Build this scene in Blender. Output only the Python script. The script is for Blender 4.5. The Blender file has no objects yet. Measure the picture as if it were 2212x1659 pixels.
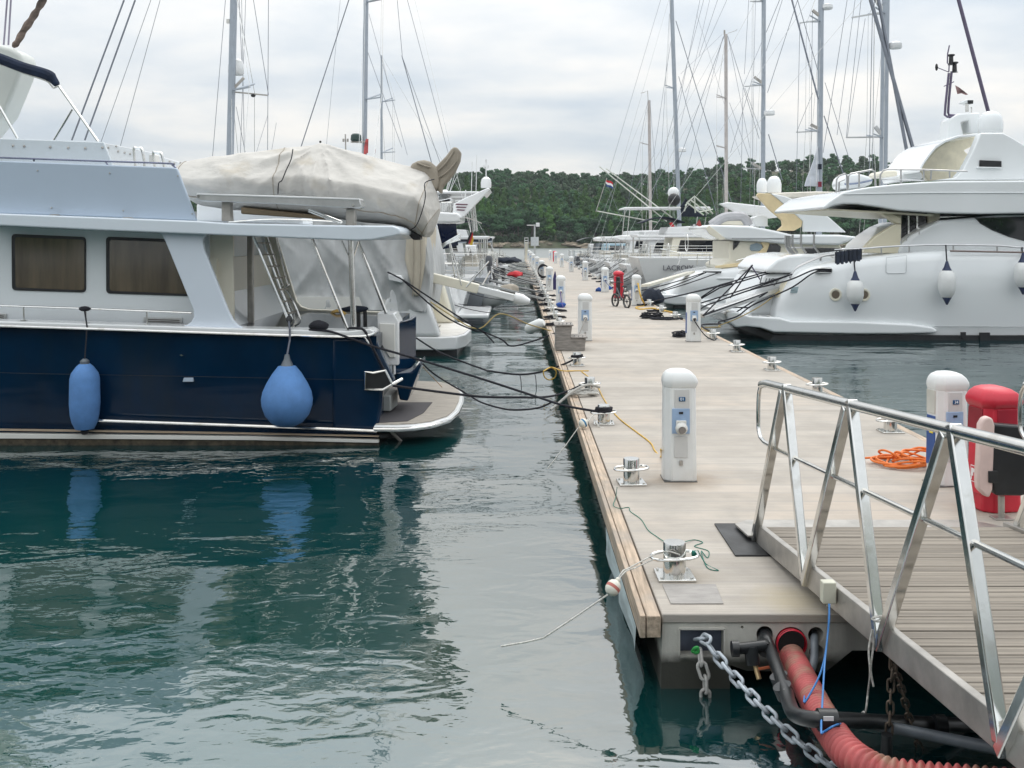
import bpy, bmesh, math, random
from mathutils import Vector, Matrix, noise
R = math.radians
random.seed(7)
S = bpy.context.scene
# ---------------------------------------------------------------- camera
F = 2194.4           # focal length in the units of a 2212 px wide frame
CX, CY, EYE = 1119.0, 514.0, 3.0
cam = bpy.data.objects.new('camera', bpy.data.cameras.new('camera'))
S.collection.objects.link(cam)
cam.location = (0, 0, EYE)
cam.rotation_euler = (R(90), 0, 0)
cam.data.sensor_width = 36
cam.data.lens = 36 * F / 2212
cam.data.shift_x = -(CX - 1106) / 2212
cam.data.shift_y = -(829.5 - CY) / 2212
cam.data.clip_start = 0.1
cam.data.clip_end = 6000
S.camera = cam
# ---------------------------------------------------------------- sky, sun, exposure
SUN_EL, SUN_AZ = 52, 28          # degrees; azimuth from +Y towards +X
w = bpy.data.worlds.new('World'); S.world = w; w.use_nodes = True
nt = w.node_tree; N = nt.nodes; L = nt.links
N.clear()
def nd(t, **k):
    n = N.new(t)
    for a, b in k.items(): setattr(n, a, b)
    return n
out = nd('ShaderNodeOutputWorld'); bg = nd('ShaderNodeBackground'); bg.inputs[1].default_value = 0.1
L.new(bg.outputs[0], out.inputs[0])
sky = nd('ShaderNodeTexSky', sky_type='NISHITA', sun_disc=False)
sky.sun_elevation = R(SUN_EL); sky.sun_rotation = R(SUN_AZ)
tc = nd('ShaderNodeTexCoord'); sp = nd('ShaderNodeSeparateXYZ'); L.new(tc.outputs['Generated'], sp.inputs[0])
def mth(op, a, b=None, c=None):
    n = nd('ShaderNodeMath', operation=op)
    for i, x in enumerate((a, b, c)):
        if x is None: continue
        if isinstance(x, (int, float)): n.inputs[i].default_value = x
        else: L.new(x, n.inputs[i])
    return n.outputs[0]
zc = mth('MAXIMUM', sp.outputs[2], 0.0)
den = mth('ADD', zc, 0.16)
cb = nd('ShaderNodeCombineXYZ')
L.new(mth('DIVIDE', sp.outputs[0], den), cb.inputs[0]); L.new(mth('DIVIDE', sp.outputs[1], den), cb.inputs[1])
def cloud(scale, det, off, rough=.5, dist=0.0):
    m = nd('ShaderNodeMapping'); m.inputs['Location'].default_value = off; L.new(cb.outputs[0], m.inputs[0])
    n = nd('ShaderNodeTexNoise'); n.inputs['Scale'].default_value = scale; n.inputs['Detail'].default_value = det
    n.inputs['Roughness'].default_value = rough; n.inputs['Distortion'].default_value = dist
    L.new(m.outputs[0], n.inputs[0]); return n.outputs[0]
c1 = cloud(1.15, 5, (3.1, 1.7, 0), .48, .3); c2 = cloud(1.9, 6, (8.4, 2.2, 4), .55, .2)
mix = mth('ADD', mth('MULTIPLY', c1, .65), mth('MULTIPLY', c2, .35))
rp = nd('ShaderNodeValToRGB'); L.new(mix, rp.inputs[0])
e = rp.color_ramp.elements
e[0].position = .38; e[0].color = (.53, .59, .65, 1)
e[1].position = .62; e[1].color = (.86, .835, .795, 1)
x = rp.color_ramp.elements.new(.5); x.color = (.69, .715, .73, 1)
# overcast dome: brighter towards the zenith
grad = mth('MULTIPLY', mth('MULTIPLY_ADD', mth('POWER', zc, 1.1), 1.6, .84), 10.0)
vm = nd('ShaderNodeVectorMath', operation='SCALE'); L.new(rp.outputs[0], vm.inputs[0]); L.new(grad, vm.inputs['Scale'])
mx = nd('ShaderNodeMixRGB'); mx.inputs[0].default_value = .07
L.new(vm.outputs[0], mx.inputs[1]); L.new(sky.outputs[0], mx.inputs[2]); L.new(mx.outputs[0], bg.inputs[0])
sl = bpy.data.lights.new('sun', 'SUN'); sl.energy = 0.9; sl.angle = R(35); sl.color = (1, .96, .9)
so = bpy.data.objects.new('sun', sl); S.collection.objects.link(so)
so.rotation_euler = (R(90 - SUN_EL), 0, R(180 - SUN_AZ) )
so.location = (0, 0, 60)
S.view_settings.view_transform = 'Standard'; S.view_settings.look = 'None'
S.view_settings.exposure = 0.27; S.view_settings.gamma = 1
S.render.engine = 'CYCLES'
S.cycles.max_bounces = 6; S.cycles.glossy_bounces = 3; S.cycles.diffuse_bounces = 3; S.cycles.transmission_bounces = 3
S.cycles.transparent_max_bounces = 6
S.cycles.caustics_reflective = False; S.cycles.caustics_refractive = False
S.cycles.use_denoising = True

# ---------------------------------------------------------------- coordinates
def U(px, py, d):      # point at distance d seen at (px, py)
    return Vector(((px - CX) / F * d, d, EYE - (py - CY) / F * d))
def G(px, py, z=.5):   # point of the level z seen at (px, py)
    return U(px, py, F * (EYE - z) / (py - CY))

# ---------------------------------------------------------------- materials
MATS = {}
def mat(name, col, rough=.5, metal=0.0, var=.06, vs=3.0, bump=0.0, bs=20.0, coat=0.0, stretch=None, spec=None, alpha=None, dirt=None):
    if name in MATS: return MATS[name]
    m = bpy.data.materials.new(name); m.use_nodes = True
    t = m.node_tree; n = t.nodes; l = t.links
    b = n['Principled BSDF']
    b.inputs['Roughness'].default_value = rough; b.inputs['Metallic'].default_value = metal
    if coat: b.inputs['Coat Weight'].default_value = coat; b.inputs['Coat Roughness'].default_value = .08
    if spec is not None: b.inputs['Specular IOR Level'].default_value = spec
    if alpha is not None: b.inputs['Alpha'].default_value = alpha
    tc = n.new('ShaderNodeTexCoord'); mp = n.new('ShaderNodeMapping'); l.new(tc.outputs['Object'], mp.inputs[0])
    if stretch: mp.inputs['Scale'].default_value = stretch
    nz = n.new('ShaderNodeTexNoise'); nz.inputs['Scale'].default_value = vs; nz.inputs['Detail'].default_value = 6
    nz.inputs['Roughness'].default_value = .6
    l.new(mp.outputs[0], nz.inputs[0])
    r = n.new('ShaderNodeValToRGB'); l.new(nz.outputs[0], r.inputs[0])
    c = Vector(col)
    lo = [max(0, x * (1 - 2.2 * var)) for x in c]; hi = [min(1, x * (1 + 2.2 * var)) for x in c]
    r.color_ramp.elements[0].position = .3; r.color_ramp.elements[1].position = .7
    r.color_ramp.elements[0].color = (*lo, 1); r.color_ramp.elements[1].color = (*hi, 1)
    last = r.outputs[0]
    if dirt:
        dn = n.new('ShaderNodeTexNoise'); dn.inputs['Scale'].default_value = dirt[1]; dn.inputs['Detail'].default_value = 8
        dm = n.new('ShaderNodeMapping'); dm.inputs['Scale'].default_value = dirt[4] if len(dirt) > 4 else (1, 1, 1)
        l.new(tc.outputs['Object'], dm.inputs[0]); l.new(dm.outputs[0], dn.inputs[0])
        dr = n.new('ShaderNodeValToRGB'); l.new(dn.outputs[0], dr.inputs[0])
        dr.color_ramp.elements[0].position = dirt[2]; dr.color_ramp.elements[1].position = dirt[3]
        mm = n.new('ShaderNodeMixRGB'); l.new(dr.outputs[0], mm.inputs[0]); l.new(last, mm.inputs[1]); mm.inputs[2].default_value = (*dirt[0], 1)
        last = mm.outputs[0]
    l.new(last, b.inputs['Base Color'])
    if bump:
        bz = n.new('ShaderNodeTexNoise'); bz.inputs['Scale'].default_value = bs; bz.inputs['Detail'].default_value = 5
        l.new(mp.outputs[0], bz.inputs[0])
        bp = n.new('ShaderNodeBump'); bp.inputs['Distance'].default_value = bump; bp.inputs['Strength'].default_value = .8
        l.new(bz.outputs[0], bp.inputs['Height']); l.new(bp.outputs[0], b.inputs['Normal'])
    MATS[name] = m
    return m
def white(): return mat('gelcoat white', (.76, .77, .775), .22, var=.012, vs=.8, coat=.3, dirt=((.66, .66, .62), 1.1, .55, .9, (1, 1, 3)))
def offwhite(): return mat('gelcoat off white', (.70, .69, .65), .3, var=.02, vs=1.2, dirt=((.6, .58, .52), 1.4, .55, .9))
def cream(): return mat('gelcoat cream', (.74, .66, .47), .3, var=.02, vs=1)
def palecream(): return mat('gelcoat pale cream', (.78, .74, .62), .3, var=.02, vs=1)
def bluegrey(): return mat('painted panel blue grey', (.44, .52, .62), .3, var=.015, vs=.7)
def navy(): return mat('hull paint navy', (.0012, .0165, .046), .09, var=.1, vs=1.5, coat=.0, spec=.28, dirt=((.005, .016, .032), 2.5, .5, .8, (1, 1, .25)))
def steel(): return mat('polished steel', (.70, .70, .68), .14, 1.0, var=.03, vs=6, dirt=((.5, .47, .42), 7, .55, .85))
def alu(): return mat('brushed aluminium', (.55, .56, .56), .32, .9, var=.05, vs=5)
def dullsteel(): return mat('weathered steel', (.42, .40, .37), .42, .6, var=.1, vs=5, bump=.001, bs=60)
def black(): return mat('black plastic', (.012, .013, .015), .4, var=.2, vs=6)
def rubber(): return mat('black rubber', (.02, .021, .023), .55, var=.35, vs=4, bump=.002, bs=40, dirt=((.075, .078, .08), 1.6, .5, .75))
def ropeblack(): return mat('dark rope', (.012, .012, .018), .85, var=.3, vs=60, bump=.004, bs=180)
def ropewhite(): return mat('white rope', (.55, .54, .50), .8, var=.2, vs=40, bump=.003, bs=180)
def glass(): return mat('tinted glass', (.012, .014, .018), .04, var=.2, vs=1, spec=.6)
def brownglass(): return mat('window with brown blind', (.10, .08, .052), .1, var=.2, vs=1.4, coat=.6, stretch=(3.5, 1, .35), spec=.6)
def canvas(): return mat('tan canvas', (.54, .52, .485), .85, var=.05, vs=2.5, bump=.02, bs=7, stretch=(1, 1.6, 1.3), dirt=((.43, .375, .285), 1.6, .58, .82))
def taupe(): return mat('taupe canvas', (.34, .30, .245), .85, var=.08, vs=3, bump=.015, bs=7)
def greycanvas(): return mat('grey white canvas', (.47, .48, .48), .6, var=.06, vs=2, bump=.03, bs=3.2, stretch=(1, 1, .45))
def teak(): return mat('weathered teak', (.36, .325, .28), .75, var=.16, vs=5, bump=.004, bs=30, stretch=(1, 14, 1))
def timber(): return mat('timber beam', (.46, .36, .27), .8, var=.16, vs=4, bump=.006, bs=25, stretch=(9, .6, 9), dirt=((.33, .29, .25), 2.2, .45, .7))
def greywood(): return mat('grey wood', (.27, .25, .23), .85, var=.2, vs=4, bump=.004, bs=20, stretch=(1, 1, 9))
def bluefender(): return mat('blue fender cover', (.10, .24, .52), .75, var=.06, vs=5, bump=.002, bs=90)
def whitepvc(): return mat('white plastic', (.74, .75, .74), .38, var=.02, vs=4, dirt=((.62, .60, .55), 2.5, .55, .85))
def redpvc(): return mat('red plastic', (.58, .022, .045), .38, var=.05, vs=3)
def bluepvc(): return mat('blue plastic', (.018, .07, .26), .4, var=.05, vs=3)
def panelblue(): return mat('pale blue panel', (.30, .42, .60), .4, var=.04, vs=8)
def greypvc(): return mat('grey plastic', (.58, .58, .57), .5, var=.03, vs=5)
def plastgrey(): return mat('dark grey pipe', (.13, .15, .17), .42, var=.1, vs=6)
def blackpipe(): return mat('black pipe', (.016, .018, .02), .32, var=.25, vs=6, bump=.001, bs=30)
def orange(): return mat('orange hose', (.72, .17, .02), .5, var=.06, vs=20)
def yellow(): return mat('yellow cable', (.62, .38, .05), .55, var=.08, vs=20)
def galv(): return mat('galvanised steel', (.40, .44, .48), .6, .25, var=.14, vs=14, bump=.003, bs=60)
def darkcanvas(): return mat('dark blue canvas', (.012, .018, .032), .9, var=.2, vs=5, bump=.01, bs=14)
def darkgrey(): return mat('dark grey hypalon', (.085, .09, .10), .5, var=.1, vs=3)

# ---------------------------------------------------------------- mesh builder
class MB:
    def __init__(s): s.v = []; s.f = []
    def add(s, vs, fs):
        o = len(s.v); s.v += [Vector(p) for p in vs]; s.f += [[i + o for i in q] for q in fs]; return s
    def box(s, c, size, rz=0, rx=0, ry=0):
        m = Matrix.Rotation(rz, 3, 'Z') @ Matrix.Rotation(ry, 3, 'Y') @ Matrix.Rotation(rx, 3, 'X')
        a, b, d = [k / 2 for k in size]; c = Vector(c)
        vs = [c + m @ Vector((x * a, y * b, z * d)) for x in (-1, 1) for y in (-1, 1) for z in (-1, 1)]
        return s.add(vs, [(0, 1, 3, 2), (4, 6, 7, 5), (0, 4, 5, 1), (2, 3, 7, 6), (0, 2, 6, 4), (1, 5, 7, 3)])
    def tube(s, pts, r, n=8, closed=False, caps=True, flat=1.0):
        pts = [Vector(p) for p in pts]; k = len(pts); vs = []; fs = []
        up = None
        for i, p in enumerate(pts):
            if closed: t = pts[(i + 1) % k] - pts[i - 1]
            else: t = pts[min(i + 1, k - 1)] - pts[max(i - 1, 0)]
            if t.length < 1e-9: t = Vector((0, 0, 1))
            t.normalize()
            if up is None:
                up = Vector((0, 0, 1)) if abs(t.z) < .9 else Vector((0, 1, 0))
            a = t.cross(up)
            if a.length < 1e-6: a = t.orthogonal()
            a.normalize(); b = a.cross(t).normalized(); up = b
            rr = r[i] if isinstance(r, (list, tuple)) else r
            for j in range(n):
                an = 2 * math.pi * j / n
                vs.append(p + a * (rr * math.cos(an)) + b * (rr * flat * math.sin(an)))
        for i in range(k if closed else k - 1):
            i2 = (i + 1) % k
            for j in range(n):
                j2 = (j + 1) % n
                fs.append((i * n + j, i2 * n + j, i2 * n + j2, i * n + j2))
        if not closed and caps:
            fs.append(list(range(n))[::-1]); fs.append([(k - 1) * n + j for j in range(n)])
        return s.add(vs, fs)
    def bar(s, a, b, wd, hg):            # rectangular bar, hg roughly along Y
        a = Vector(a); b = Vector(b); t = (b - a).normalized()
        h = Vector((0, 1, 0)); h = (h - t * h.dot(t))
        if h.length < .05: h = Vector((0, 0, 1)) - t * t.z
        h.normalize(); c = t.cross(h)
        vs = [p + c * (x * wd / 2) + h * (y * hg / 2) for p in (a, b) for x, y in ((-1, -1), (1, -1), (1, 1), (-1, 1))]
        return s.add(vs, [(0, 1, 2, 3), (7, 6, 5, 4), (0, 4, 5, 1), (1, 5, 6, 2), (2, 6, 7, 3), (3, 7, 4, 0)])
    def lathe(s, prof, c=(0, 0, 0), n=20, axis=(0, 0, 1), sx=1, sy=1):
        q = Vector((0, 0, 1)).rotation_difference(Vector(axis).normalized()).to_matrix(); c = Vector(c)
        vs = []; fs = []; k = len(prof)
        for r, z in prof:
            for j in range(n):
                an = 2 * math.pi * j / n
                vs.append(c + q @ Vector((r * sx * math.cos(an), r * sy * math.sin(an), z)))
        for i in range(k - 1):
            for j in range(n):
                j2 = (j + 1) % n
                fs.append((i * n + j, i * n + j2, (i + 1) * n + j2, (i + 1) * n + j))
        if prof[0][0] > 1e-5: fs.append(list(range(n))[::-1])
        if prof[-1][0] > 1e-5: fs.append([(k - 1) * n + j for j in range(n)])
        return s.add(vs, fs)
    def poly(s, pts, vec):
        pts = [Vector(p) for p in pts]; vec = Vector(vec); n = len(pts)
        fs = [list(range(n)), list(range(2 * n - 1, n - 1, -1))]
        for i in range(n):
            j = (i + 1) % n; fs.append((i, i + n, j + n, j))
        return s.add(pts + [p + vec for p in pts], fs)
    def prism(s, pp, d, t):              # outline as seen at distance d, thickness t away from the camera
        return s.poly([U(x, y, d) for x, y in pp], (0, t, 0))
    def loft(s, rings, cap=True):
        n = len(rings[0]); vs = [p for r in rings for p in r]; fs = []
        for i in range(len(rings) - 1):
            for j in range(n):
                j2 = (j + 1) % n; fs.append((i * n + j, i * n + j2, (i + 1) * n + j2, (i + 1) * n + j))
        if cap: fs.append(list(range(n))[::-1]); fs.append([(len(rings) - 1) * n + j for j in range(n)])
        return s.add(vs, fs)
    def ball(s, c, r, n=14):
        if isinstance(r, (int, float)): r = (r, r, r)
        k = n // 2; pr = [(math.sin(math.pi * i / k), -math.cos(math.pi * i / k)) for i in range(k + 1)]
        o = len(s.v); s.lathe([(max(a, 0), b) for a, b in pr], (0, 0, 0), n); c = Vector(c)
        for i in range(o, len(s.v)): p = s.v[i]; s.v[i] = Vector((c.x + p.x * r[0], c.y + p.y * r[1], c.z + p.z * r[2]))
        return s
    def build(s, name, m, parent=None, bevel=0, seg=2, smooth=True, ang=35, sub=0):
        off = Vector((0, 0, 0))
        if parent is not None:
            p = parent
            while p is not None: off += p.location; p = p.parent
        else:
            lo = Vector([min(p[i] for p in s.v) for i in range(3)]); hi = Vector([max(p[i] for p in s.v) for i in range(3)])
            off = Vector(((lo.x + hi.x) / 2, (lo.y + hi.y) / 2, lo.z))
        me = bpy.data.meshes.new(name)
        me.from_pydata([tuple(p - off) for p in s.v], [], s.f)
        bm = bmesh.new(); bm.from_mesh(me)
        bmesh.ops.recalc_face_normals(bm, faces=bm.faces); bm.to_mesh(me); bm.free()
        if smooth:
            me.polygons.foreach_set('use_smooth', [True] * len(me.polygons)); me.set_sharp_from_angle(angle=R(ang))
        me.materials.append(m() if callable(m) else m)
        o = bpy.data.objects.new(name, me); S.collection.objects.link(o)
        if parent is not None: o.parent = parent
        else: o.location = off
        if bevel:
            b = o.modifiers.new('bevel', 'BEVEL'); b.width = bevel; b.segments = seg; b.limit_method = 'ANGLE'; b.angle_limit = R(30)
            b.harden_normals = False
        if sub:
            b = o.modifiers.new('sub', 'SUBSURF'); b.levels = sub; b.render_levels = sub
        return o
def tag(o, label=None, cat=None, group=None, kind=None):
    if label: o['label'] = label
    if cat: o['category'] = cat
    if group: o['group'] = group
    if kind: o['kind'] = kind
    return o
def thing(name, loc, label, cat, group=None):
    o = bpy.data.objects.new(name, None); S.collection.objects.link(o); o.location = loc
    o.empty_display_size = .2
    return tag(o, label, cat, group)
def dup(root, loc, rz=0, label=None, sc=1.0):
    r = root.copy(); S.collection.objects.link(r); r.location = loc; r.rotation_euler = (0, 0, rz)
    r.scale = (sc, sc, sc) if isinstance(sc, (int, float)) else sc
    if label: r['label'] = label
    for ch in list(root.children):
        c = ch.copy(); S.collection.objects.link(c); c.parent = r
        for g in ch.children:
            d = g.copy(); S.collection.objects.link(d); d.parent = c
    return r
def prism_part(pp, d, t, name, m, parent, bevel=.02, seg=2):
    return MB().prism(pp, d, t).build(name, m, parent, bevel=bevel, seg=seg)
def sag(a, b, drop, n=14):
    a = Vector(a); b = Vector(b)
    return [a.lerp(b, i / n) - Vector((0, 0, drop * 4 * (i / n) * (1 - i / n))) for i in range(n + 1)]
def curve(pts, n=6):       # Catmull-Rom through points
    pts = [Vector(p) for p in pts]; o = []
    P = [pts[0]] + pts + [pts[-1]]
    for i in range(len(pts) - 1):
        a, b, c, d = P[i:i + 4]
        for k in range(n):
            t = k / n
            o.append(.5 * ((2 * b) + (c - a) * t + (2 * a - 5 * b + 4 * c - d) * t * t + (3 * b - a - 3 * c + d) * t ** 3))
    return o + [pts[-1]]
def text_mesh(body, size, name, m, parent, loc, rot=(R(90), 0, 0), depth=.002, shear=0.0):
    c = bpy.data.curves.new(name, 'FONT'); c.body = body; c.size = size; c.extrude = depth; c.align_x = 'CENTER'; c.align_y = 'CENTER'; c.shear = shear
    t = bpy.data.objects.new('text', c); S.collection.objects.link(t)
    bpy.context.view_layer.update()
    me = bpy.data.meshes.new_from_object(t.evaluated_get(bpy.context.evaluated_depsgraph_get()))
    bpy.data.objects.remove(t); bpy.data.curves.remove(c)
    me.materials.clear(); me.materials.append(m() if callable(m) else m)
    o = bpy.data.objects.new(name, me); S.collection.objects.link(o); o.parent = parent
    off = Vector((0, 0, 0)); p = parent
    while p is not None: off += p.location; p = p.parent
    o.location = Vector(loc) - off; o.rotation_euler = rot
    return o
# ---------------------------------------------------------------- water
def water():
    m = bpy.data.materials.new('sea water'); m.use_nodes = True
    t = m.node_tree; n = t.nodes; l = t.links; b = n['Principled BSDF']
    b.inputs['Base Color'].default_value = (.004, .052, .050, 1)
    b.inputs['Roughness'].default_value = .03; b.inputs['IOR'].default_value = 2.45
    b.inputs['Specular IOR Level'].default_value = .95
    tc = n.new('ShaderNodeTexCoord')
    def nz(scale, sx, sy, rot, det, dist=0.0, rough=.5):
        mp = n.new('ShaderNodeMapping'); mp.inputs['Scale'].default_value = (sx, sy, 1); mp.inputs['Rotation'].default_value = (0, 0, R(rot))
        l.new(tc.outputs['Object'], mp.inputs[0])
        z = n.new('ShaderNodeTexNoise'); z.inputs['Scale'].default_value = scale; z.inputs['Detail'].default_value = det
        z.inputs['Distortion'].default_value = dist; z.inputs['Roughness'].default_value = rough
        l.new(mp.outputs[0], z.inputs[0]); return z.outputs[0]
    def ma(op, a, b_, c=None):
        k = n.new('ShaderNodeMath'); k.operation = op
        for i, x in enumerate((a, b_, c)):
            if x is None: continue
            if isinstance(x, (int, float)): k.inputs[i].default_value = x
            else: l.new(x, k.inputs[i])
        return k.outputs[0]
    swell = nz(.42, 1, 1.5, 24, 1.5, .4)
    mid = nz(1.5, 1, 1.7, -14, 2, .6)
    small = nz(5.5, 1, 1.5, 10, 2.5, .5)
    tiny = nz(17, 1, 1.3, -30, 2, .3)
    patch = nz(.11, 1, 1, 40, 2)                       # calm and ruffled patches
    sx = n.new('ShaderNodeSeparateXYZ'); l.new(tc.outputs['Object'], sx.inputs[0])
    right = n.new('ShaderNodeMapRange'); l.new(sx.outputs[0], right.inputs[0])
    right.inputs[1].default_value = 1.5; right.inputs[2].default_value = 6; right.inputs[3].default_value = 0; right.inputs[4].default_value = 1
    pr = n.new('ShaderNodeMapRange'); l.new(patch, pr.inputs[0])
    pr.inputs[1].default_value = .42; pr.inputs[2].default_value = .62; pr.inputs[3].default_value = .55; pr.inputs[4].default_value = 1
    amp = ma('MAXIMUM', pr.outputs[0], right.outputs[0])
    h = ma('ADD', ma('MULTIPLY', swell, .060), ma('MULTIPLY', mid, .0125))
    h = ma('ADD', h, ma('MULTIPLY', ma('MULTIPLY', small, .0034), amp))
    h = ma('ADD', h, ma('MULTIPLY', ma('MULTIPLY', tiny, .0003), amp))
    bp = n.new('ShaderNodeBump'); bp.inputs['Distance'].default_value = 1.0; bp.inputs['Strength'].default_value = 1.0
    l.new(h, bp.inputs['Height']); l.new(bp.outputs[0], b.inputs['Normal'])
    # unresolved ripples far out read as a rougher surface
    rg = n.new('ShaderNodeMapRange'); l.new(sx.outputs[1], rg.inputs[0])
    rg.inputs[1].default_value = 45; rg.inputs[2].default_value = 170; rg.inputs[3].default_value = .03; rg.inputs[4].default_value = .34
    l.new(rg.outputs[0], b.inputs['Roughness'])
    # the water's own colour: greener near the quay, bluer under the boats
    cn = nz(.06, 1, 1, 0, 3)
    cr = n.new('ShaderNodeValToRGB'); l.new(cn, cr.inputs[0])
    cr.color_ramp.elements[0].position = .35; cr.color_ramp.elements[0].color = (.0009, .020, .027, 1)
    cr.color_ramp.elements[1].position = .65; cr.color_ramp.elements[1].color = (.0030, .036, .031, 1)
    sh = n.new('ShaderNodeMapRange'); l.new(sx.outputs[1], sh.inputs[0])     # shallower, greener bottom towards the quay
    sh.inputs[1].default_value = 13; sh.inputs[2].default_value = 6; sh.inputs[3].default_value = 0; sh.inputs[4].default_value = 1
    lf = n.new('ShaderNodeMapRange'); l.new(sx.outputs[0], lf.inputs[0]); lf.inputs[1].default_value = 1.5; lf.inputs[2].default_value = -1.5
    mg = n.new('ShaderNodeMixRGB'); l.new(ma('MULTIPLY', sh.outputs[0], lf.outputs[0]), mg.inputs[0]); l.new(cr.outputs[0], mg.inputs[1]); mg.inputs[2].default_value = (.0045, .052, .040, 1)
    l.new(mg.outputs[0], b.inputs['Base Color'])
    o = MB().add([(-420, -60, 0), (420, -60, 0), (420, 620, 0), (-420, 620, 0)], [(0, 1, 2, 3)]).build('water', m, smooth=False)
    o.data.transform(Matrix.Translation(o.location)); o.location = (0, 0, 0)
    tag(o, kind='structure')
water()
# the quay the picture is taken from, with trees added behind it for reflections
o = MB().box((0, -13, -.2), (120, 24.2, 3.3)).build('quay', mat('quay stone', (.09, .088, .085), .9, var=.15, vs=1), smooth=False); tag(o, kind='structure')

# ---------------------------------------------------------------- far shore: hill and wood
def hill_z(x, y):
    sh = 292 + 4 * math.sin(x * .05) + 2.5 * math.sin(x * .13 + 1)
    t = (y - sh)
    if t < 0: return -1.5
    top = 24.0 + 5.5 * max(0, min(1, (x - 10) / 90)) + 1.6 * math.sin(x * .045 + 2) - 3.5 * max(0, min(1, (-20 - x) / 80))
    base = 1.7 * min(1, t / 3.0)
    r = max(0, min(1, (t - 5) / 125)); r = r * r * (3 - 2 * r)
    return base + (top - 1.7) * (r ** .8) + 1.2 * noise.noise((x * .06, y * .06, 0))
def make_hill():
    mb = MB(); xs = [-190 + 6 * i for i in range(72)]; ys = [284, 287, 289, 290.5, 292, 293.5, 295, 297, 300, 304] + [308 + 8 * i for i in range(30)]
    for x in xs:
        for y in ys:
            z = hill_z(x, y)
            mb.v.append(Vector((x, y, z)))
    k = len(ys)
    for i in range(len(xs) - 1):
        for j in range(k - 1): mb.f.append((i * k + j, (i + 1) * k + j, (i + 1) * k + j + 1, i * k + j + 1))
    o = mb.build('hill', mat('hill soil', (.11, .105, .065), .9, var=.25, vs=.25, dirt=((.05, .075, .035), .12, .4, .6)), smooth=True)
    tag(o, kind='structure')
    # rocky shore
    mb = MB(); rnd = random.Random(3)
    for i in range(620):
        x = rnd.uniform(-120, 130); sh = 292 + 4 * math.sin(x * .05) + 2.5 * math.sin(x * .13 + 1)
        y = sh + rnd.uniform(-1.2, 3.2); r = rnd.uniform(.25, .95)
        o_ = len(mb.v); mb.ball((x, y, hill_z(x, y) * .8 + .1), (r * 1.7, r, r * .55), 8)
        for q in range(o_, len(mb.v)): mb.v[q] += Vector((rnd.uniform(-.2, .2), rnd.uniform(-.2, .2), rnd.uniform(-.12, .12))) * r
    o = mb.build('shore_rocks', mat('shore rock', (.24, .20, .15), .9, var=.3, vs=.6), smooth=False)
    tag(o, kind='stuff')
make_hill()

def leaf_mat(name, col):
    m = mat(name, col, .75, var=.0)
    t = m.node_tree; n = t.nodes; l = t.links; b = n['Principled BSDF']
    b.inputs['Specular IOR Level'].default_value = .2
    g = n.new('ShaderNodeNewGeometry'); oi = n.new('ShaderNodeObjectInfo'); tc = n.new('ShaderNodeTexCoord')
    nz = n.new('ShaderNodeTexNoise'); nz.inputs['Scale'].default_value = .45; nz.inputs['Detail'].default_value = 3; l.new(tc.outputs['Object'], nz.inputs[0])
    a = n.new('ShaderNodeMath'); a.operation = 'ADD'; l.new(nz.outputs[0], a.inputs[0]); l.new(oi.outputs['Random'], a.inputs[1])
    a2 = n.new('ShaderNodeMath'); a2.operation = 'MULTIPLY_ADD'; l.new(g.outputs['Random Per Island'], a2.inputs[0]); a2.inputs[1].default_value = .5; l.new(a.outputs[0], a2.inputs[2])
    r = n.new('ShaderNodeValToRGB'); mr = n.new('ShaderNodeMath'); mr.operation = 'MULTIPLY'; mr.inputs[1].default_value = .5; l.new(a2.outputs[0], mr.inputs[0]); l.new(mr.outputs[0], r.inputs[0])
    r.color_ramp.elements[0].position = .2; r.color_ramp.elements[0].color = (*[c * .5 for c in col], 1)
    r.color_ramp.elements[1].position = .85; r.color_ramp.elements[1].color = (*[c * 1.55 for c in col], 1)
    l.new(r.outputs[0], b.inputs['Base Color'])
    return m
LEAF = [leaf_mat('pine foliage', (.034, .085, .036)), leaf_mat('bright pine foliage', (.054, .125, .028)), leaf_mat('dark oak foliage', (.038, .064, .034))]
BARK = mat('bark', (.12, .10, .085), .9, var=.2, vs=5)
def crown_pts(rnd, lobes, nleaf):
    o = []
    for (cx, cy, cz, rx, ry, rz) in lobes:
        for _ in range(nleaf):
            d = Vector((rnd.gauss(0, 1), rnd.gauss(0, 1), rnd.gauss(0, 1))).normalized()
            q = rnd.uniform(.55, 1.05)
            o.append((Vector((cx + d.x * rx * q, cy + d.y * ry * q, cz + d.z * rz * q)), d))
    return o
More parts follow.
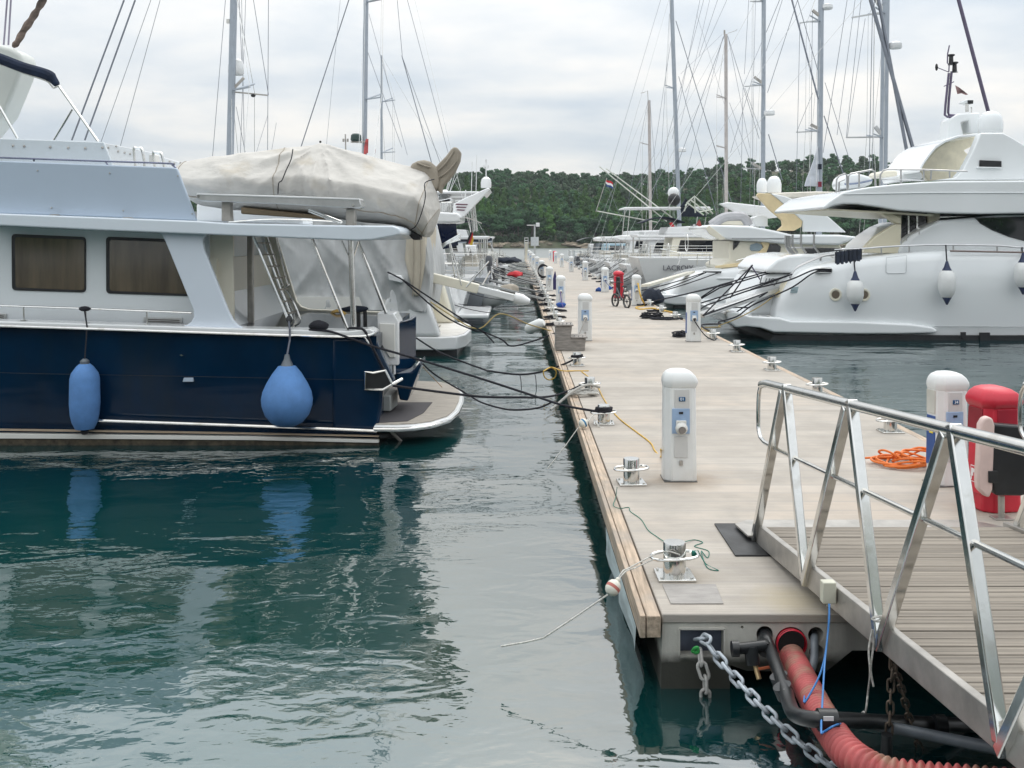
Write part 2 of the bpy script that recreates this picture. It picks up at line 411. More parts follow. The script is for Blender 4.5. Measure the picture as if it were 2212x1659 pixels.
def tree_mesh(kind, seed, nl, leaf):
    rnd = random.Random(seed); lobes = []
    if kind == 0:       # broad pine
        H = 7.5
        for i in range(9):
            a = rnd.uniform(0, 6.28); q = rnd.uniform(0, 2.0); z = rnd.uniform(3.4, 6.9); q *= 1 - .45 * max(0, (z - 5)) / 2
            lobes.append((q * math.cos(a), q * math.sin(a), z, rnd.uniform(1.0, 1.6), rnd.uniform(1.0, 1.6), rnd.uniform(.6, .95)))
    elif kind == 1:     # tall young pine
        H = 8.5
        for i in range(10):
            z = 1.6 + i * .68; q = (1 - i / 11) * rnd.uniform(.4, 1.1); a = rnd.uniform(0, 6.28); s = 1.45 - .105 * i
            lobes.append((q * math.cos(a), q * math.sin(a), z, s, s, .75))
    else:               # round oak
        H = 6
        for i in range(9):
            a = rnd.uniform(0, 6.28); q = rnd.uniform(.3, 1.7); z = rnd.uniform(2.2, 5.2)
            lobes.append((q * math.cos(a), q * math.sin(a), z, rnd.uniform(1, 1.5), rnd.uniform(1, 1.5), rnd.uniform(.8, 1.2)))
    cr = MB()
    for p, d in crown_pts(rnd, lobes, nl):
        s = leaf * rnd.uniform(.6, 1.3)
        nn = (d + Vector((rnd.uniform(-.7, .7), rnd.uniform(-.7, .7), rnd.uniform(-.2, .9)))).normalized()
        a = nn.orthogonal().normalized(); a.rotate(Matrix.Rotation(rnd.uniform(0, 6.28), 3, nn)); b = nn.cross(a)
        cr.add([p - a * s, p - b * s * .6, p + a * s, p + b * s * .6], [(0, 1, 2, 3)])
    tr = MB(); bend = Vector((rnd.uniform(-.5, .5), rnd.uniform(-.5, .5), 0))
    tr.tube([Vector((0, 0, -.4)), Vector((0, 0, 1.5)) + bend * .4, Vector((0, 0, H * .5)) + bend, Vector((0, 0, H * .85)) + bend * .7], [.2, .16, .11, .04], 6)
    for (cx, cy, cz, *_) in lobes[:5]:
        tr.tube([Vector((0, 0, min(cz * .55, H * .45))) + bend * .7, Vector((cx, cy, cz))], [.08, .03], 5)
    return cr, tr
def mesh_of(mb, name, m):
    me = bpy.data.meshes.new(name); me.from_pydata([tuple(p) for p in mb.v], [], mb.f); me.materials.append(m); return me
def plant_wood():
    vs = []
    for k in range(3):
        for sd in range(3):
            c, t = tree_mesh(k, 10 * k + sd, 190, .29)
            vs.append((mesh_of(c, 'crown', LEAF[(1 if k == 1 else 0 if k == 0 else 2)]), mesh_of(t, 'trunk', BARK), c, t, k))
    rnd = random.Random(11); spots = []
    y = 297.5; row = 0
    while y < 445:
        st = 3.9 + (y - 297) * .004
        x = -165 + rnd.uniform(0, 4)
        while x < 215:
            xx = x + rnd.uniform(-1.6, 1.6); yy = y + rnd.uniform(-2, 2)
            top = 445
            sh = 292 + 4 * math.sin(xx * .05) + 2.5 * math.sin(xx * .13 + 1)
            if yy > sh + 4: spots.append((xx, yy))
            x += st
        y += st * 1.05; row += 1
    def visible(x, y):
        px = CX + F * x / y
        return 955 < px < 1800
    info = []
    for (x, y) in spots:
        z = hill_z(x, y); t = (y - 292) / 130
        if t < .12: k = 0 if rnd.random() < .85 else 1
        elif t < .52: k = 1 if rnd.random() < .72 else 0
        else: k = 2 if rnd.random() < .7 else 0
        px = CX + F * x / y
        if t > .75 and px > 1480 and rnd.random() < .55: continue     # the hilltop is thinly wooded on the right
        sc = rnd.uniform(.72, 1.12) * (1.12 if t < .15 else .92 if t < .6 else .74)
        if t > .8 and rnd.random() < .15: sc *= 1.3
        info.append((x, y, z, k, sc))
    for q in range(150):
        x = -95 + q * 1.45 + rnd.uniform(-.5, .5); sh = 292 + 4 * math.sin(x * .05) + 2.5 * math.sin(x * .13 + 1); y = sh + rnd.uniform(3.5, 7)
        info.append((x, y, hill_z(x, y) - .9, 2, rnd.uniform(.4, .75)))
    vis = [i for i in info if visible(i[0], i[1])]
    near = sorted(vis, key=lambda i: i[1] if i[4] > .76 or i[1] > 305 else 999)[:210]
    rest = [i for i in vis if i not in near]; rest.sort(key=lambda i: -i[1])
    single = near + rest[:88]
    ids = set(id(i) for i in single)
    LAB = ['dark green broad pine in the wood on the far shore', 'bright green slender pine in the wood on the far hillside', 'dull dark round oak in the wood on the far hilltop']
    GRP = ['broad pines of the far wood', 'slender pines of the far wood', 'round oaks of the far wood']
    NM = ['broad_pine', 'slender_pine', 'round_oak']
    for i in single:
        x, y, z, k, sc = i
        v = rnd.choice([q for q in vs if q[4] == k])
        t = thing(NM[k], (x, y, z - .15), LAB[k], 'tree', GRP[k]); t.rotation_euler = (0, 0, rnd.uniform(0, 6.28)); t.scale = (sc * rnd.uniform(.9, 1.15), sc, sc * rnd.uniform(.85, 1.15))
        c = bpy.data.objects.new('crown', v[0]); S.collection.objects.link(c); c.parent = t
        r = bpy.data.objects.new('trunk', v[1]); S.collection.objects.link(r); r.parent = t
    # unseen trees added behind the camera to darken reflections in the steel
    for i in range(26):
        v = rnd.choice(vs); t = bpy.data.objects.new('reflection_tree', None); S.collection.objects.link(t)
        t.location = (-40 + i * 3.3 + rnd.uniform(-1, 1), -17 + rnd.uniform(-2, 2), 1.4); tag(t, 'unseen tree added behind the quay for reflections in the steel', 'tree', 'unseen trees added for reflections')
        t.scale = (1, 1, 1.1); t.rotation_euler = (0, 0, rnd.uniform(0, 6))
        for n_, me in (('crown', v[0]), ('trunk', v[1])):
            c = bpy.data.objects.new(n_, me); S.collection.objects.link(c); c.parent = t
    # everything farther back, or hidden behind the boats, reads as one mass
    import numpy as np
    for k in range(3):
        pool = [q for q in vs if q[4] == k]; lows = []
        for q in pool:
            c, t = tree_mesh(k, 77 + k, 60, .52); lows.append((np.array([tuple(p) for p in c.v]), len(c.f)))
        allv = []; nf = 0
        for i in info:
            if id(i) in ids or i[3] != k: continue
            V, n_ = lows[rnd.randrange(len(lows))]
            a = rnd.uniform(0, 6.28); ca, sa = math.cos(a), math.sin(a)
            W = V @ np.array([[ca, sa, 0], [-sa, ca, 0], [0, 0, 1]]) * i[4] + np.array([i[0], i[1], i[2] - .15])
            allv.append(W); nf += n_
        if not allv: continue
        A = np.concatenate(allv); me = bpy.data.meshes.new('forest')
        me.vertices.add(len(A)); me.vertices.foreach_set('co', A.ravel().astype(np.float32))
        me.loops.add(nf * 4); me.loops.foreach_set('vertex_index', np.arange(nf * 4, dtype=np.int32))
        me.polygons.add(nf); me.polygons.foreach_set('loop_start', np.arange(0, nf * 4, 4, dtype=np.int32))
        me.update(); me.validate(); me.materials.append(vs[k * 3][0].materials[0])
        o = bpy.data.objects.new('forest', me); S.collection.objects.link(o); tag(o, kind='stuff')
plant_wood()
# ---------------------------------------------------------------- pier
PX0, PX1, PY0, PY1 = .957, 5.0, 6.74, 128.0
def concrete(name, base, face=False):
    m = mat(name, base, .88, var=.07, vs=2.2)
    t = m.node_tree; n = t.nodes; l = t.links; b = n['Principled BSDF']
    tc = n.new('ShaderNodeTexCoord')
    def nz(sc, st, det=5):
        mp = n.new('ShaderNodeMapping'); mp.inputs['Scale'].default_value = st; l.new(tc.outputs['Object'], mp.inputs[0])
        z = n.new('ShaderNodeTexNoise'); z.inputs['Scale'].default_value = sc; z.inputs['Detail'].default_value = det; z.inputs['Roughness'].default_value = .62
        l.new(mp.outputs[0], z.inputs[0]); return z.outputs[0]
    def ramp(s, p0, p1):
        r = n.new('ShaderNodeMapRange'); l.new(s, r.inputs[0]); r.inputs[1].default_value = p0; r.inputs[2].default_value = p1; return r.outputs[0]
    last = b.inputs['Base Color'].links[0].from_socket
    def mixc(fac, col, last, k=1.0):
        q = n.new('ShaderNodeMath'); q.operation = 'MULTIPLY'; l.new(fac, q.inputs[0]); q.inputs[1].default_value = k
        mm = n.new('ShaderNodeMixRGB'); l.new(q.outputs[0], mm.inputs[0]); l.new(last, mm.inputs[1]); mm.inputs[2].default_value = (*col, 1); return mm.outputs[0]
    if not face:
        last = mixc(ramp(nz(3, (.28, 5, 1), 7), .5, .78), (.33, .30, .265), last, .6)      # cross-brushed streaks
        last = mixc(ramp(nz(9, (.12, 6, 1), 4), .52, .75), (.62, .58, .53), last, .5)
        last = mixc(ramp(nz(.55, (1, 1, 1), 4), .5, .72), (.52, .42, .33), last, .5)      # sandy patches
        last = mixc(ramp(nz(1.7, (1, .5, 1), 6), .6, .8), (.30, .275, .25), last, .5)
        wv = n.new('ShaderNodeTexWave'); wv.bands_direction = 'Y'; wv.inputs['Scale'].default_value = .975; wv.inputs['Distortion'].default_value = .5; wv.inputs['Detail'].default_value = 2
        l.new(tc.outputs['Object'], wv.inputs[0])
        sy = n.new('ShaderNodeSeparateXYZ'); l.new(tc.outputs['Object'], sy.inputs[0])
        fl = n.new('ShaderNodeMath'); fl.operation = 'SNAP'; l.new(sy.outputs[1], fl.inputs[0]); fl.inputs[1].default_value = .3222
        wn = n.new('ShaderNodeTexWhiteNoise'); wn.noise_dimensions = '1D'; l.new(fl.outputs[0], wn.inputs['W'])
        last = mixc(ramp(wn.outputs['Value'], .35, 1), (.30, .27, .235), last, .38)
        last = mixc(ramp(wn.outputs['Value'], .4, 0), (.52, .48, .43), last, .3)
        line = ramp(wv.outputs[0], .12, .0)
        last = mixc(line, (.36, .33, .30), last, .62)
        gp = n.new('ShaderNodeNewGeometry')
        for (px_, py_, rad, cc) in ((1.72, 10.45, .42, (.27, .19, .12)), (4.4, 10.3, .4, (.3, .24, .18)), (1.2, 10.3, .28, (.3, .25, .2)), (1.2, 7.5, .3, (.33, .28, .22)), (1.9, 7.0, .35, (.5, .42, .27)), (1.63, 24.6, .6, (.3, .23, .17)), (4.3, 9.4, .45, (.3, .25, .2)), (2.5, 13.5, .7, (.33, .3, .27)), (3.3, 17, .9, (.34, .3, .26))):
            dn = n.new('ShaderNodeVectorMath'); dn.operation = 'DISTANCE'; l.new(gp.outputs['Position'], dn.inputs[0]); dn.inputs[1].default_value = (px_, py_, .5)
            q = n.new('ShaderNodeMath'); q.operation = 'MULTIPLY_ADD'; l.new(nz(4, (1, 1, 1), 6), q.inputs[0]); q.inputs[1].default_value = rad * 1.3; l.new(dn.outputs['Value'], q.inputs[2])
            last = mixc(ramp(q.outputs[0], rad * 1.75, rad * .9), cc, last, .5)
        bz = n.new('ShaderNodeMath'); bz.operation = 'MULTIPLY_ADD'; l.new(wv.outputs[0], bz.inputs[0]); bz.inputs[1].default_value = .35; l.new(nz(30, (.3, 3, 1)), bz.inputs[2])
        bh = bz.outputs[0]
    else:
        last = mixc(ramp(nz(2.2, (1.6, 1, .22), 7), .48, .72), (.16, .155, .14), last, .6)   # vertical run stains
        last = mixc(ramp(nz(1.2, (1, 1, 1), 5), .5, .75), (.40, .38, .34), last, .6)
        sx = n.new('ShaderNodeSeparateXYZ'); l.new(tc.outputs['Object'], sx.inputs[0])
        wob = n.new('ShaderNodeMath'); wob.operation = 'MULTIPLY_ADD'; l.new(nz(6, (1, 1, 1)), wob.inputs[0]); wob.inputs[1].default_value = .09; l.new(sx.outputs[2], wob.inputs[2])
        last = mixc(ramp(wob.outputs[0], .245 + .75, .17 + .75), (.02, .022, .016), last, .95)      # growth at the waterline
        bh = nz(26, (1, 1, 1))
    l.new(last, b.inputs['Base Color'])
    bp = n.new('ShaderNodeBump'); bp.inputs['Distance'].default_value = .004; bp.inputs['Strength'].default_value = .7
    l.new(bh, bp.inputs['Height']); l.new(bp.outputs[0], b.inputs['Normal'])
    return m
def q5(x, y): return (1553.7 + x * .2977, 1152 + y * .2977)       # enlargements of the photo, back to frame units
def q2(x, y): return (1371.5 + x * .2394, 1261.8 + y * .2394)
def q8(x, y): return (1097.2 + x * .248, 1124.6 + y * .248)
def build_pier():
    P = thing('pier', ((PX0 + PX1) / 2, PY0, -.7), 'long pale concrete floating pier running straight out between two rows of boats', 'pier')
    deck = concrete('brushed concrete deck', (.41, .372, .325)); face = concrete('stained concrete side', (.52, .505, .46), True)
    # deck in separate pontoon lengths with narrow joints
    mb = MB(); y = PY0; first = True
    while y < PY1:
        y2 = min(PY1, y + (7.95 if first else 6.0)); first = False
        mb.box(((PX0 + PX1) / 2, (y + y2) / 2, .47), (PX1 - PX0, y2 - y - .018, .06)); y = y2
    mb.build('deck', deck, P, bevel=.008)
    # front face with pipe holes and the arch underneath
    bm = bmesh.new(); d = PY0 + .02
    ol = [(1431, 1341), (2747, 1341), (2747, 1405), (1841, 1405), (1783, 1452), (1613, 1449), (1578, 1437), (1576, 1530), (1427, 1530)]
    holes = []
    for (hx, hy, hr) in ((330, 733, 60), (520, 795, 116), (702, 738, 58), (706, 862, 54)):
        c = q5(hx, hy); holes.append([(c[0] + hr * .2977 * math.cos(a * math.pi / 12), c[1] + hr * .2977 * math.sin(a * math.pi / 12)) for a in range(24)])
    holes.append([(1467, 1357), (1563, 1357), (1563, 1416), (1467, 1416)])
    c = q2(968, 390); holes.append([(c[0] + 3.2 * math.cos(a * math.pi / 4), c[1] + 3.2 * math.sin(a * math.pi / 4)) for a in range(8)])
    edges = []
    for loop in [ol] + holes:
        vv = [bm.verts.new(U(x, y, d)) for x, y in loop]
        for i in range(len(vv)): edges.append(bm.edges.new((vv[i], vv[(i + 1) % len(vv)])))
    bmesh.ops.triangle_fill(bm, use_beauty=True, edges=edges)
    g = bmesh.ops.extrude_face_region(bm, geom=list(bm.faces))
    bmesh.ops.translate(bm, vec=(0, 1.2, 0), verts=[v for v in g['geom'] if isinstance(v, bmesh.types.BMVert)])
    bm.verts.index_update(); mb = MB(); mb.v = [v.co.copy() for v in bm.verts]; mb.f = [[v.index for v in f.verts] for f in bm.faces]; bm.free()
    mb.build('end_wall', face, P, smooth=False)
    b = MB().box(((PX0 + PX1) / 2, (9.2 + PY1) / 2, -.15), (PX1 - PX0 - .02, PY1 - 9.2, 1.18))
    b.box((PX0 + .12, 8.6, -.15), (.2, 1.3, 1.18)); b.build('float_body', face, P, smooth=False)
    # rubbing timbers along both sides, in lengths
    for side, (xa, xb) in enumerate(((PX0 - .105, PX0 - .012), (PX0 - .15, PX0 - .112), (PX1 + .012, PX1 + .12))):
        y = PY0 - .02; mb = MB(); k = 0
        while y < PY1:
            y2 = min(PY1, y + 3.9)
            mb.box(((xa + xb) / 2, (y + y2) / 2, .425 - .004 * (k % 2)), (xb - xa, y2 - y - .006, .145 if side != 1 else .15)); y = y2; k += 1
        mb.build('fender_beam', timber, P, bevel=.006)
    # hatch with raised diamond pattern
    pts = [G(1430, 1263, .502), G(1546, 1263, .502), G(1563, 1305, .502), G(1449, 1305, .502)]
    hm = mat('patterned hatch plate', (.34, .32, .30), .7, var=.08, vs=5, bump=.004, bs=22, stretch=(1, 3, 1))
    h = MB().poly(pts, (0, 0, .006)).build('hatch_cover', hm, P, bevel=.002)
    # steel plate in the recess
    MB().prism([(1464, 1354), (1566, 1354), (1566, 1419), (1464, 1419)], PY0 + .1, .02).build('chain_plate', mat('blue grey steel plate', (.10, .115, .16), .4, .5, var=.15, vs=6), P)
    fr = MB()
    for a, b_ in (((1466, 1356), (1564, 1356)), ((1564, 1356), (1564, 1417)), ((1564, 1417), (1466, 1417)), ((1466, 1417), (1466, 1356))):
        fr.bar(U(*a, PY0 + .035), U(*b_, PY0 + .035), .012, .05)
    fr.build('plate_frame', face, P)
    # pale canvas banner hanging down the side by the corner
    rows = []
    for i in range(9):
        yy = 6.9 + i * .3
        rows.append([Vector((PX0 - .155, yy, .36)), Vector((PX0 - .165 + .02 * math.sin(i * 1.7), yy, .2)), Vector((PX0 - .1 + .015 * math.sin(i), yy - .02, .02 + .03 * math.sin(i * 2.1)))])
    mb = MB()
    for i, r_ in enumerate(rows): mb.v += r_
    for i in range(8):
        for j in range(2): mb.f.append((i * 3 + j, i * 3 + j + 1, i * 3 + j + 4, i * 3 + j + 3))
    mb.build('side_skirt', mat('pale skirt', (.45, .52, .53), .7, var=.15, vs=2, stretch=(1, 1, 4)), P)
    return P
PIER = build_pier()

# ---------------------------------------------------------------- bollards
def make_bollard():
    b = thing('bollard', (0, 0, .5), '', 'bollard', 'stainless mooring bollards along the pier')
    MB().box((0, 0, .51), (.275, .27, .018)).build('base_plate', steel, b, bevel=.004)
    mb = MB()
    for x in (-.11, .11):
        for y in (-.105, .105): mb.lathe([(.012, .519), (.012, .53), (0, .531)], (x, y, 0), 6)
    mb.build('bolt', steel, b)
    MB().lathe([(.083, .519), (.083, .748), (.079, .757), (0, .757)], n=28).build('post', steel, b, ang=40)
    pts = []
    for i in range(36):
        a = 2 * math.pi * i / 36; x = math.copysign(abs(math.cos(a)) ** .7, math.cos(a)) * .172; y = math.copysign(abs(math.sin(a)) ** .8, math.sin(a)) * .104
        pts.append((x, y, .655 + .01 * math.cos(a)))
    MB().tube(pts, .0115, 8, closed=True).build('ring', steel, b)
    return b
BOL = make_bollard(); used = [0]
LB = [7.5, 10.35, 13.68, 16.35, 19.9, 23.2, 25.9, 28.6, 31.4, 34.2, 37.2, 40.2, 43.2, 46.4, 49.6, 53, 56.5, 60, 64, 68, 72, 77, 82, 88]
RB = [13.1, 16.3, 19.2, 22.3, 25, 28, 31, 34, 37.2, 40.3, 43.4, 46.6, 50, 53.5, 57, 61, 65, 70, 75, 80, 86]
LL = ['nearest shiny bollard at the pier corner with thin green cord tied to its ring', 'second bollard on the left edge, standing just in front of white power pedestal 01',
      'third left bollard with a black rope and blue banded float tied to it', 'fourth left bollard wrapped in bleached white and black rope', 'fifth left bollard with black rope on its ring, before the wooden steps']
RL = ['right edge bollard beside the gangway rail with a blue banded float', 'second right edge bollard seen just above the end of the gangway rail', 'third right edge bollard, with a thin line trailing into the water',
      'fourth right edge bollard, bare, standing after the numbered right pedestal', 'right edge bollard close to the slim white pedestal with black rope heap']
def put_bollard(x, y, label, rz=0):
    if used[0] == 0: BOL.location = (x, y, .5); BOL['label'] = label; BOL.rotation_euler = (0, 0, rz); used[0] = 1; return BOL
    return dup(BOL, (x, y, .5), rz, label)
for i, y in enumerate(LB): put_bollard(1.155, y, LL[i] if i < 5 else 'small steel bollard in the far row along the left pier edge', [.02, .05, -.05, 0, .08][i % 5])
for i, y in enumerate(RB): put_bollard(4.8, y, RL[i] if i < 5 else 'small steel bollard in the far row along the right pier edge', [.0, .06, -.05, .03][i % 4])

# ---------------------------------------------------------------- service pedestals
def body_mb(w=.335, dp=.30, h=1.147, cut=.07):
    mb = MB()
    def ring(z, sx, sy, ox=0):
        a, b = w / 2 * sx, dp / 2 * sy; c = cut * sx
        return [Vector((ox + x, y, z)) for x, y in ((-a + c, -b), (a - c * .4, -b), (a, -b + c * .4), (a, b - c), (a - c, b), (-a + c, b), (-a, b - c), (-a, -b + c))]
    rings = [ring(0, 1.02, 1.02), ring(.25, 1, 1), ring(h * .86, .96, .96)]
    mb.loft(rings)
    return mb, ring
def make_pedestal(num, name='power_pedestal', main=whitepvc, red=False, flank=True, panel=True):
    t = thing(name, (0, 0, .5), '', 'power pedestal', 'white power and water pedestals on the pier')
    mb, ring = body_mb()
    for v in mb.v: v.z += .5
    mb.build('body', main, t, bevel=.022, seg=3)
    # mushroom cap, swept out over the front
    mb = MB(); rr = []
    for z, s, ox in ((.955, .962, 0), (.985, 1.01, .004), (1.01, 1.05, .006), (1.04, 1.04, .005), (1.085, .93, 0), (1.118, .76, -.005), (1.14, .48, -.008), (1.147, .2, -.008)):
        rr.append([p + Vector((0, 0, .5)) for p in ring(z, s, s, ox)])
    mb.loft(rr).build('cap', main, t, bevel=.012, seg=2, ang=50)
    fy = -.15
    sub = greypvc if not red else redpvc
    MB().box((.012, fy + .004, .5 + .83), (.15, .012, .235)).build('upper_panel', sub, t, bevel=.004)
    MB().box((.0, fy - .002, .5 + .36), (.14, .012, .22)).build('lower_panel', sub, t, bevel=.004)
    if panel:
        MB().box((.0, fy - .003, .5 + .625), (.18, .016, .255)).build('socket_panel', panelblue, t, bevel=.003)
        MB().box((.0, fy - .013, .5 + .71), (.042, .008, .022)).build('meter_window', black, t)
        s = MB().box((.0, fy - .02, .5 + .575), (.105, .03, .12)).build('socket', offwhite, t, bevel=.008)
        MB().lathe([(.062, 0), (.062, .03), (.045, .055), (.04, .058), (.04, .04), (0, .04)], (0, fy - .03, .5 + .56), 16, axis=(0, -1, -.25)).build('socket_cover', offwhite, s)
        MB().lathe([(.036, 0), (.036, .015), (0, .016)], (0, fy - .075, .5 + .548), 14, axis=(0, -1, -.25)).build('socket_face', mat('grey socket face', (.25, .23, .22), .5), s)
        MB().box((0, fy - .012, .5 + .2), (.034, .02, .052)).build('tap', dullsteel, t, bevel=.004)
    if num:
        pl = MB().box((.012, fy - .006, .5 + .85), (.066, .008, .044)).build('number_plate', mat('number plate blue', (.01, .09, .22), .3), t, bevel=.003)
        text_mesh(num, .042, 'digits', mat('white lettering', (.85, .88, .9), .5), pl, (.012, fy - .0115, .5 + .85))
    # blue side panel on the chamfered left flank
    if flank: MB().box((-.167, .0, .5 + .45), (.012, .15, .5), ry=.02).build('side_panel', bluepvc, t, bevel=.005)
    MB().box((0, 0, .503), (.34, .325, .006)).build('foot_plate', mat('dark foot plate', (.08, .075, .07), .8), t)  # thin dark plate, its edge showing under the body
    return t
p01 = make_pedestal('01', flank=False); p01.location = (1.667, 10.55, .5)
p01['label'] = 'nearest white pedestal on the left row, its blue plate reading 01'
p34 = make_pedestal('34'); p34.location = (4.36, 10.35, .5); p34.rotation_euler = (0, 0, .0)
p34['label'] = 'white pedestal numbered 34 behind the gangway rail, blue panel on its flank'
def add_leaflet(p):
    o = p.location
    MB().box((o.x - .175, o.y - .02, .5 + .56), (.006, .06, .075), ry=.045).build('yellow_sticker', mat('yellow sticker', (.75, .6, .03), .5), p)
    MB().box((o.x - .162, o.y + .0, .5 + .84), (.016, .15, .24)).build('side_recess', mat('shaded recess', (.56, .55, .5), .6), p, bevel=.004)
p34.rotation_euler = (0, 0, .16)
for a in (p34,):
    loc = a.location.copy(); a.location = (0, 0, .5); add_leaflet(a); a.location = loc
PL = [(1.63, 24.8), (1.545, 36.8), (1.49, 48.2), (1.43, 61.6), (1.38, 74), (1.3, 87), (1.24, 100), (1.2, 113)]
PR = [(4.24, 24.6), (4.38, 37.6), (4.02, 47), (3.97, 60), (3.93, 75), (3.75, 87), (3.7, 100), (3.62, 114)]
lab_l = ['second white pedestal on the left, right behind the wooden steps, cable plugged in', 'slim white pedestal with a blue cloth at its foot', 'white pedestal with a furled dark blue cloth beside it', 'white pedestal with a dark cable coil hung on it']
lab_r = ['white pedestal on the right with a long blue flank panel, before the big yacht', 'white pedestal with the bicycle leaning by it', 'white pedestal just beyond the far red cabinet, blue cloth at its foot', 'white pedestal beyond the far red cabinet near a purple bag']
for lst, labs, ln in ((PL, lab_l, 'left'), (PR, lab_r, 'right')):
    plain = make_pedestal('', flank=ln == 'right'); first = True
    for i, (x, y) in enumerate(lst):
        lb = labs[i] if i < 4 else 'tiny white pedestal in the far distance of the %s row' % ln
        if first: plain.location = (x, y, .5); plain['label'] = lb; first = False
        else: dup(plain, (x, y, .5), 0, lb)

# ---------------------------------------------------------------- red fire cabinets
def make_red():
    t = thing('fire_cabinet', (0, 0, .5), '', 'fire cabinet', 'red fire hose cabinets on the pier')
    mb, ring = body_mb(.36, .36, 1.14, .075)
    for v in mb.v: v.z += .5
    mb.build('body', redpvc, t, bevel=.02, seg=3)
    rr = []
    for z, s, ox in ((.94, .95, 0), (.975, 1.07, .0), (1.0, 1.12, .0), (1.03, 1.1, -.005), (1.08, .95, -.012), (1.115, .72, -.02), (1.135, .42, -.02), (1.14, .2, -.02)):
        rr.append([p + Vector((0, 0, .5)) for p in ring(z, s, s, ox)])
    MB().loft(rr).build('cap', redpvc, t, bevel=.012, ang=50)
    MB().box((.02, -.178, 1.3), (.2, .014, .28)).build('front_panel', mat('deep red recess', (.36, .012, .03), .4), t, bevel=.004)
    MB().box((-.186, -.01, .92), (.014, .2, .52), ry=.05).build('door', redpvc, t, bevel=.012)
    MB().box((-.178, -.0, 1.33), (.014, .2, .22), ry=.05).build('side_recess', mat('dark red niche', (.25, .01, .02), .5), t, bevel=.004)
    s = MB().box((-.196, -.01, .83), (.006, .105, .15), ry=.05).build('sign', mat('white sign', (.8, .78, .78), .5), t)
    MB().box((-.1985, -.01, .83), (.006, .09, .134), ry=.05).build('sign_field', redpvc, s)
    g = MB().box((-.2015, .01, .845), (.006, .03, .07), ry=.05).box((-.2015, -.012, .86), (.006, .02, .03), ry=.05).box((-.2015, -.026, .86), (.006, .008, .055), ry=.05).box((-.2015, .02, .8), (.006, .012, .05), ry=.05)
    g.build('hose_symbol', mat('white sign', (.8, .78, .78), .5), s)
    return t
RC = make_red(); RC.location = (4.39, 9.4, .5); RC.rotation_euler = (0, 0, .2); RC['label'] = 'tall red fire cabinet with a white hose sign, close to the gangway'
dup(RC, (4.17, 42.2, .5), .2, 'red fire cabinet half way down the pier beside the bicycle'); dup(RC, (3.86, 107, .5), 0, 'tiny red fire cabinet near the far end of the pier')
def rescue_case():
    t = thing('rescue_case', (4.40, 9.06, .5), 'black case with pale pink lid on a short steel post, against the red cabinet', 'rescue box')
    d = 8.95
    prism_part([(2127, 914), (2152, 916), (2212 + 6, 922), (2212 + 8, 1068), (2206, 1072), (2152, 1071), (2146, 1060)], d, .12, 'case', black, t, .02, 3)
    prism_part([(2118, 918), (2126, 904), (2136, 900), (2146, 905), (2150, 920), (2145, 1058), (2138, 1076), (2128, 1072), (2114, 1058), (2112, 1040)], d - .03, .09, 'lid', mat('pinkish lid', (.66, .50, .46), .45, var=.05, vs=4), t, .02, 3)
    prism_part([(2136, 1018), (2156, 1018), (2157, 1042), (2150, 1044), (2136, 1043)], d - .045, .03, 'latch', black, t, .004)
    a = U(2163, 1071, d + .1); MB().tube([a, (a.x, a.y, .5)], .028, 12).build('post', dullsteel, t)
    MB().box((a.x, a.y, .507), (.16, .13, .012)).build('foot', dullsteel, t, bevel=.003)
rescue_case()

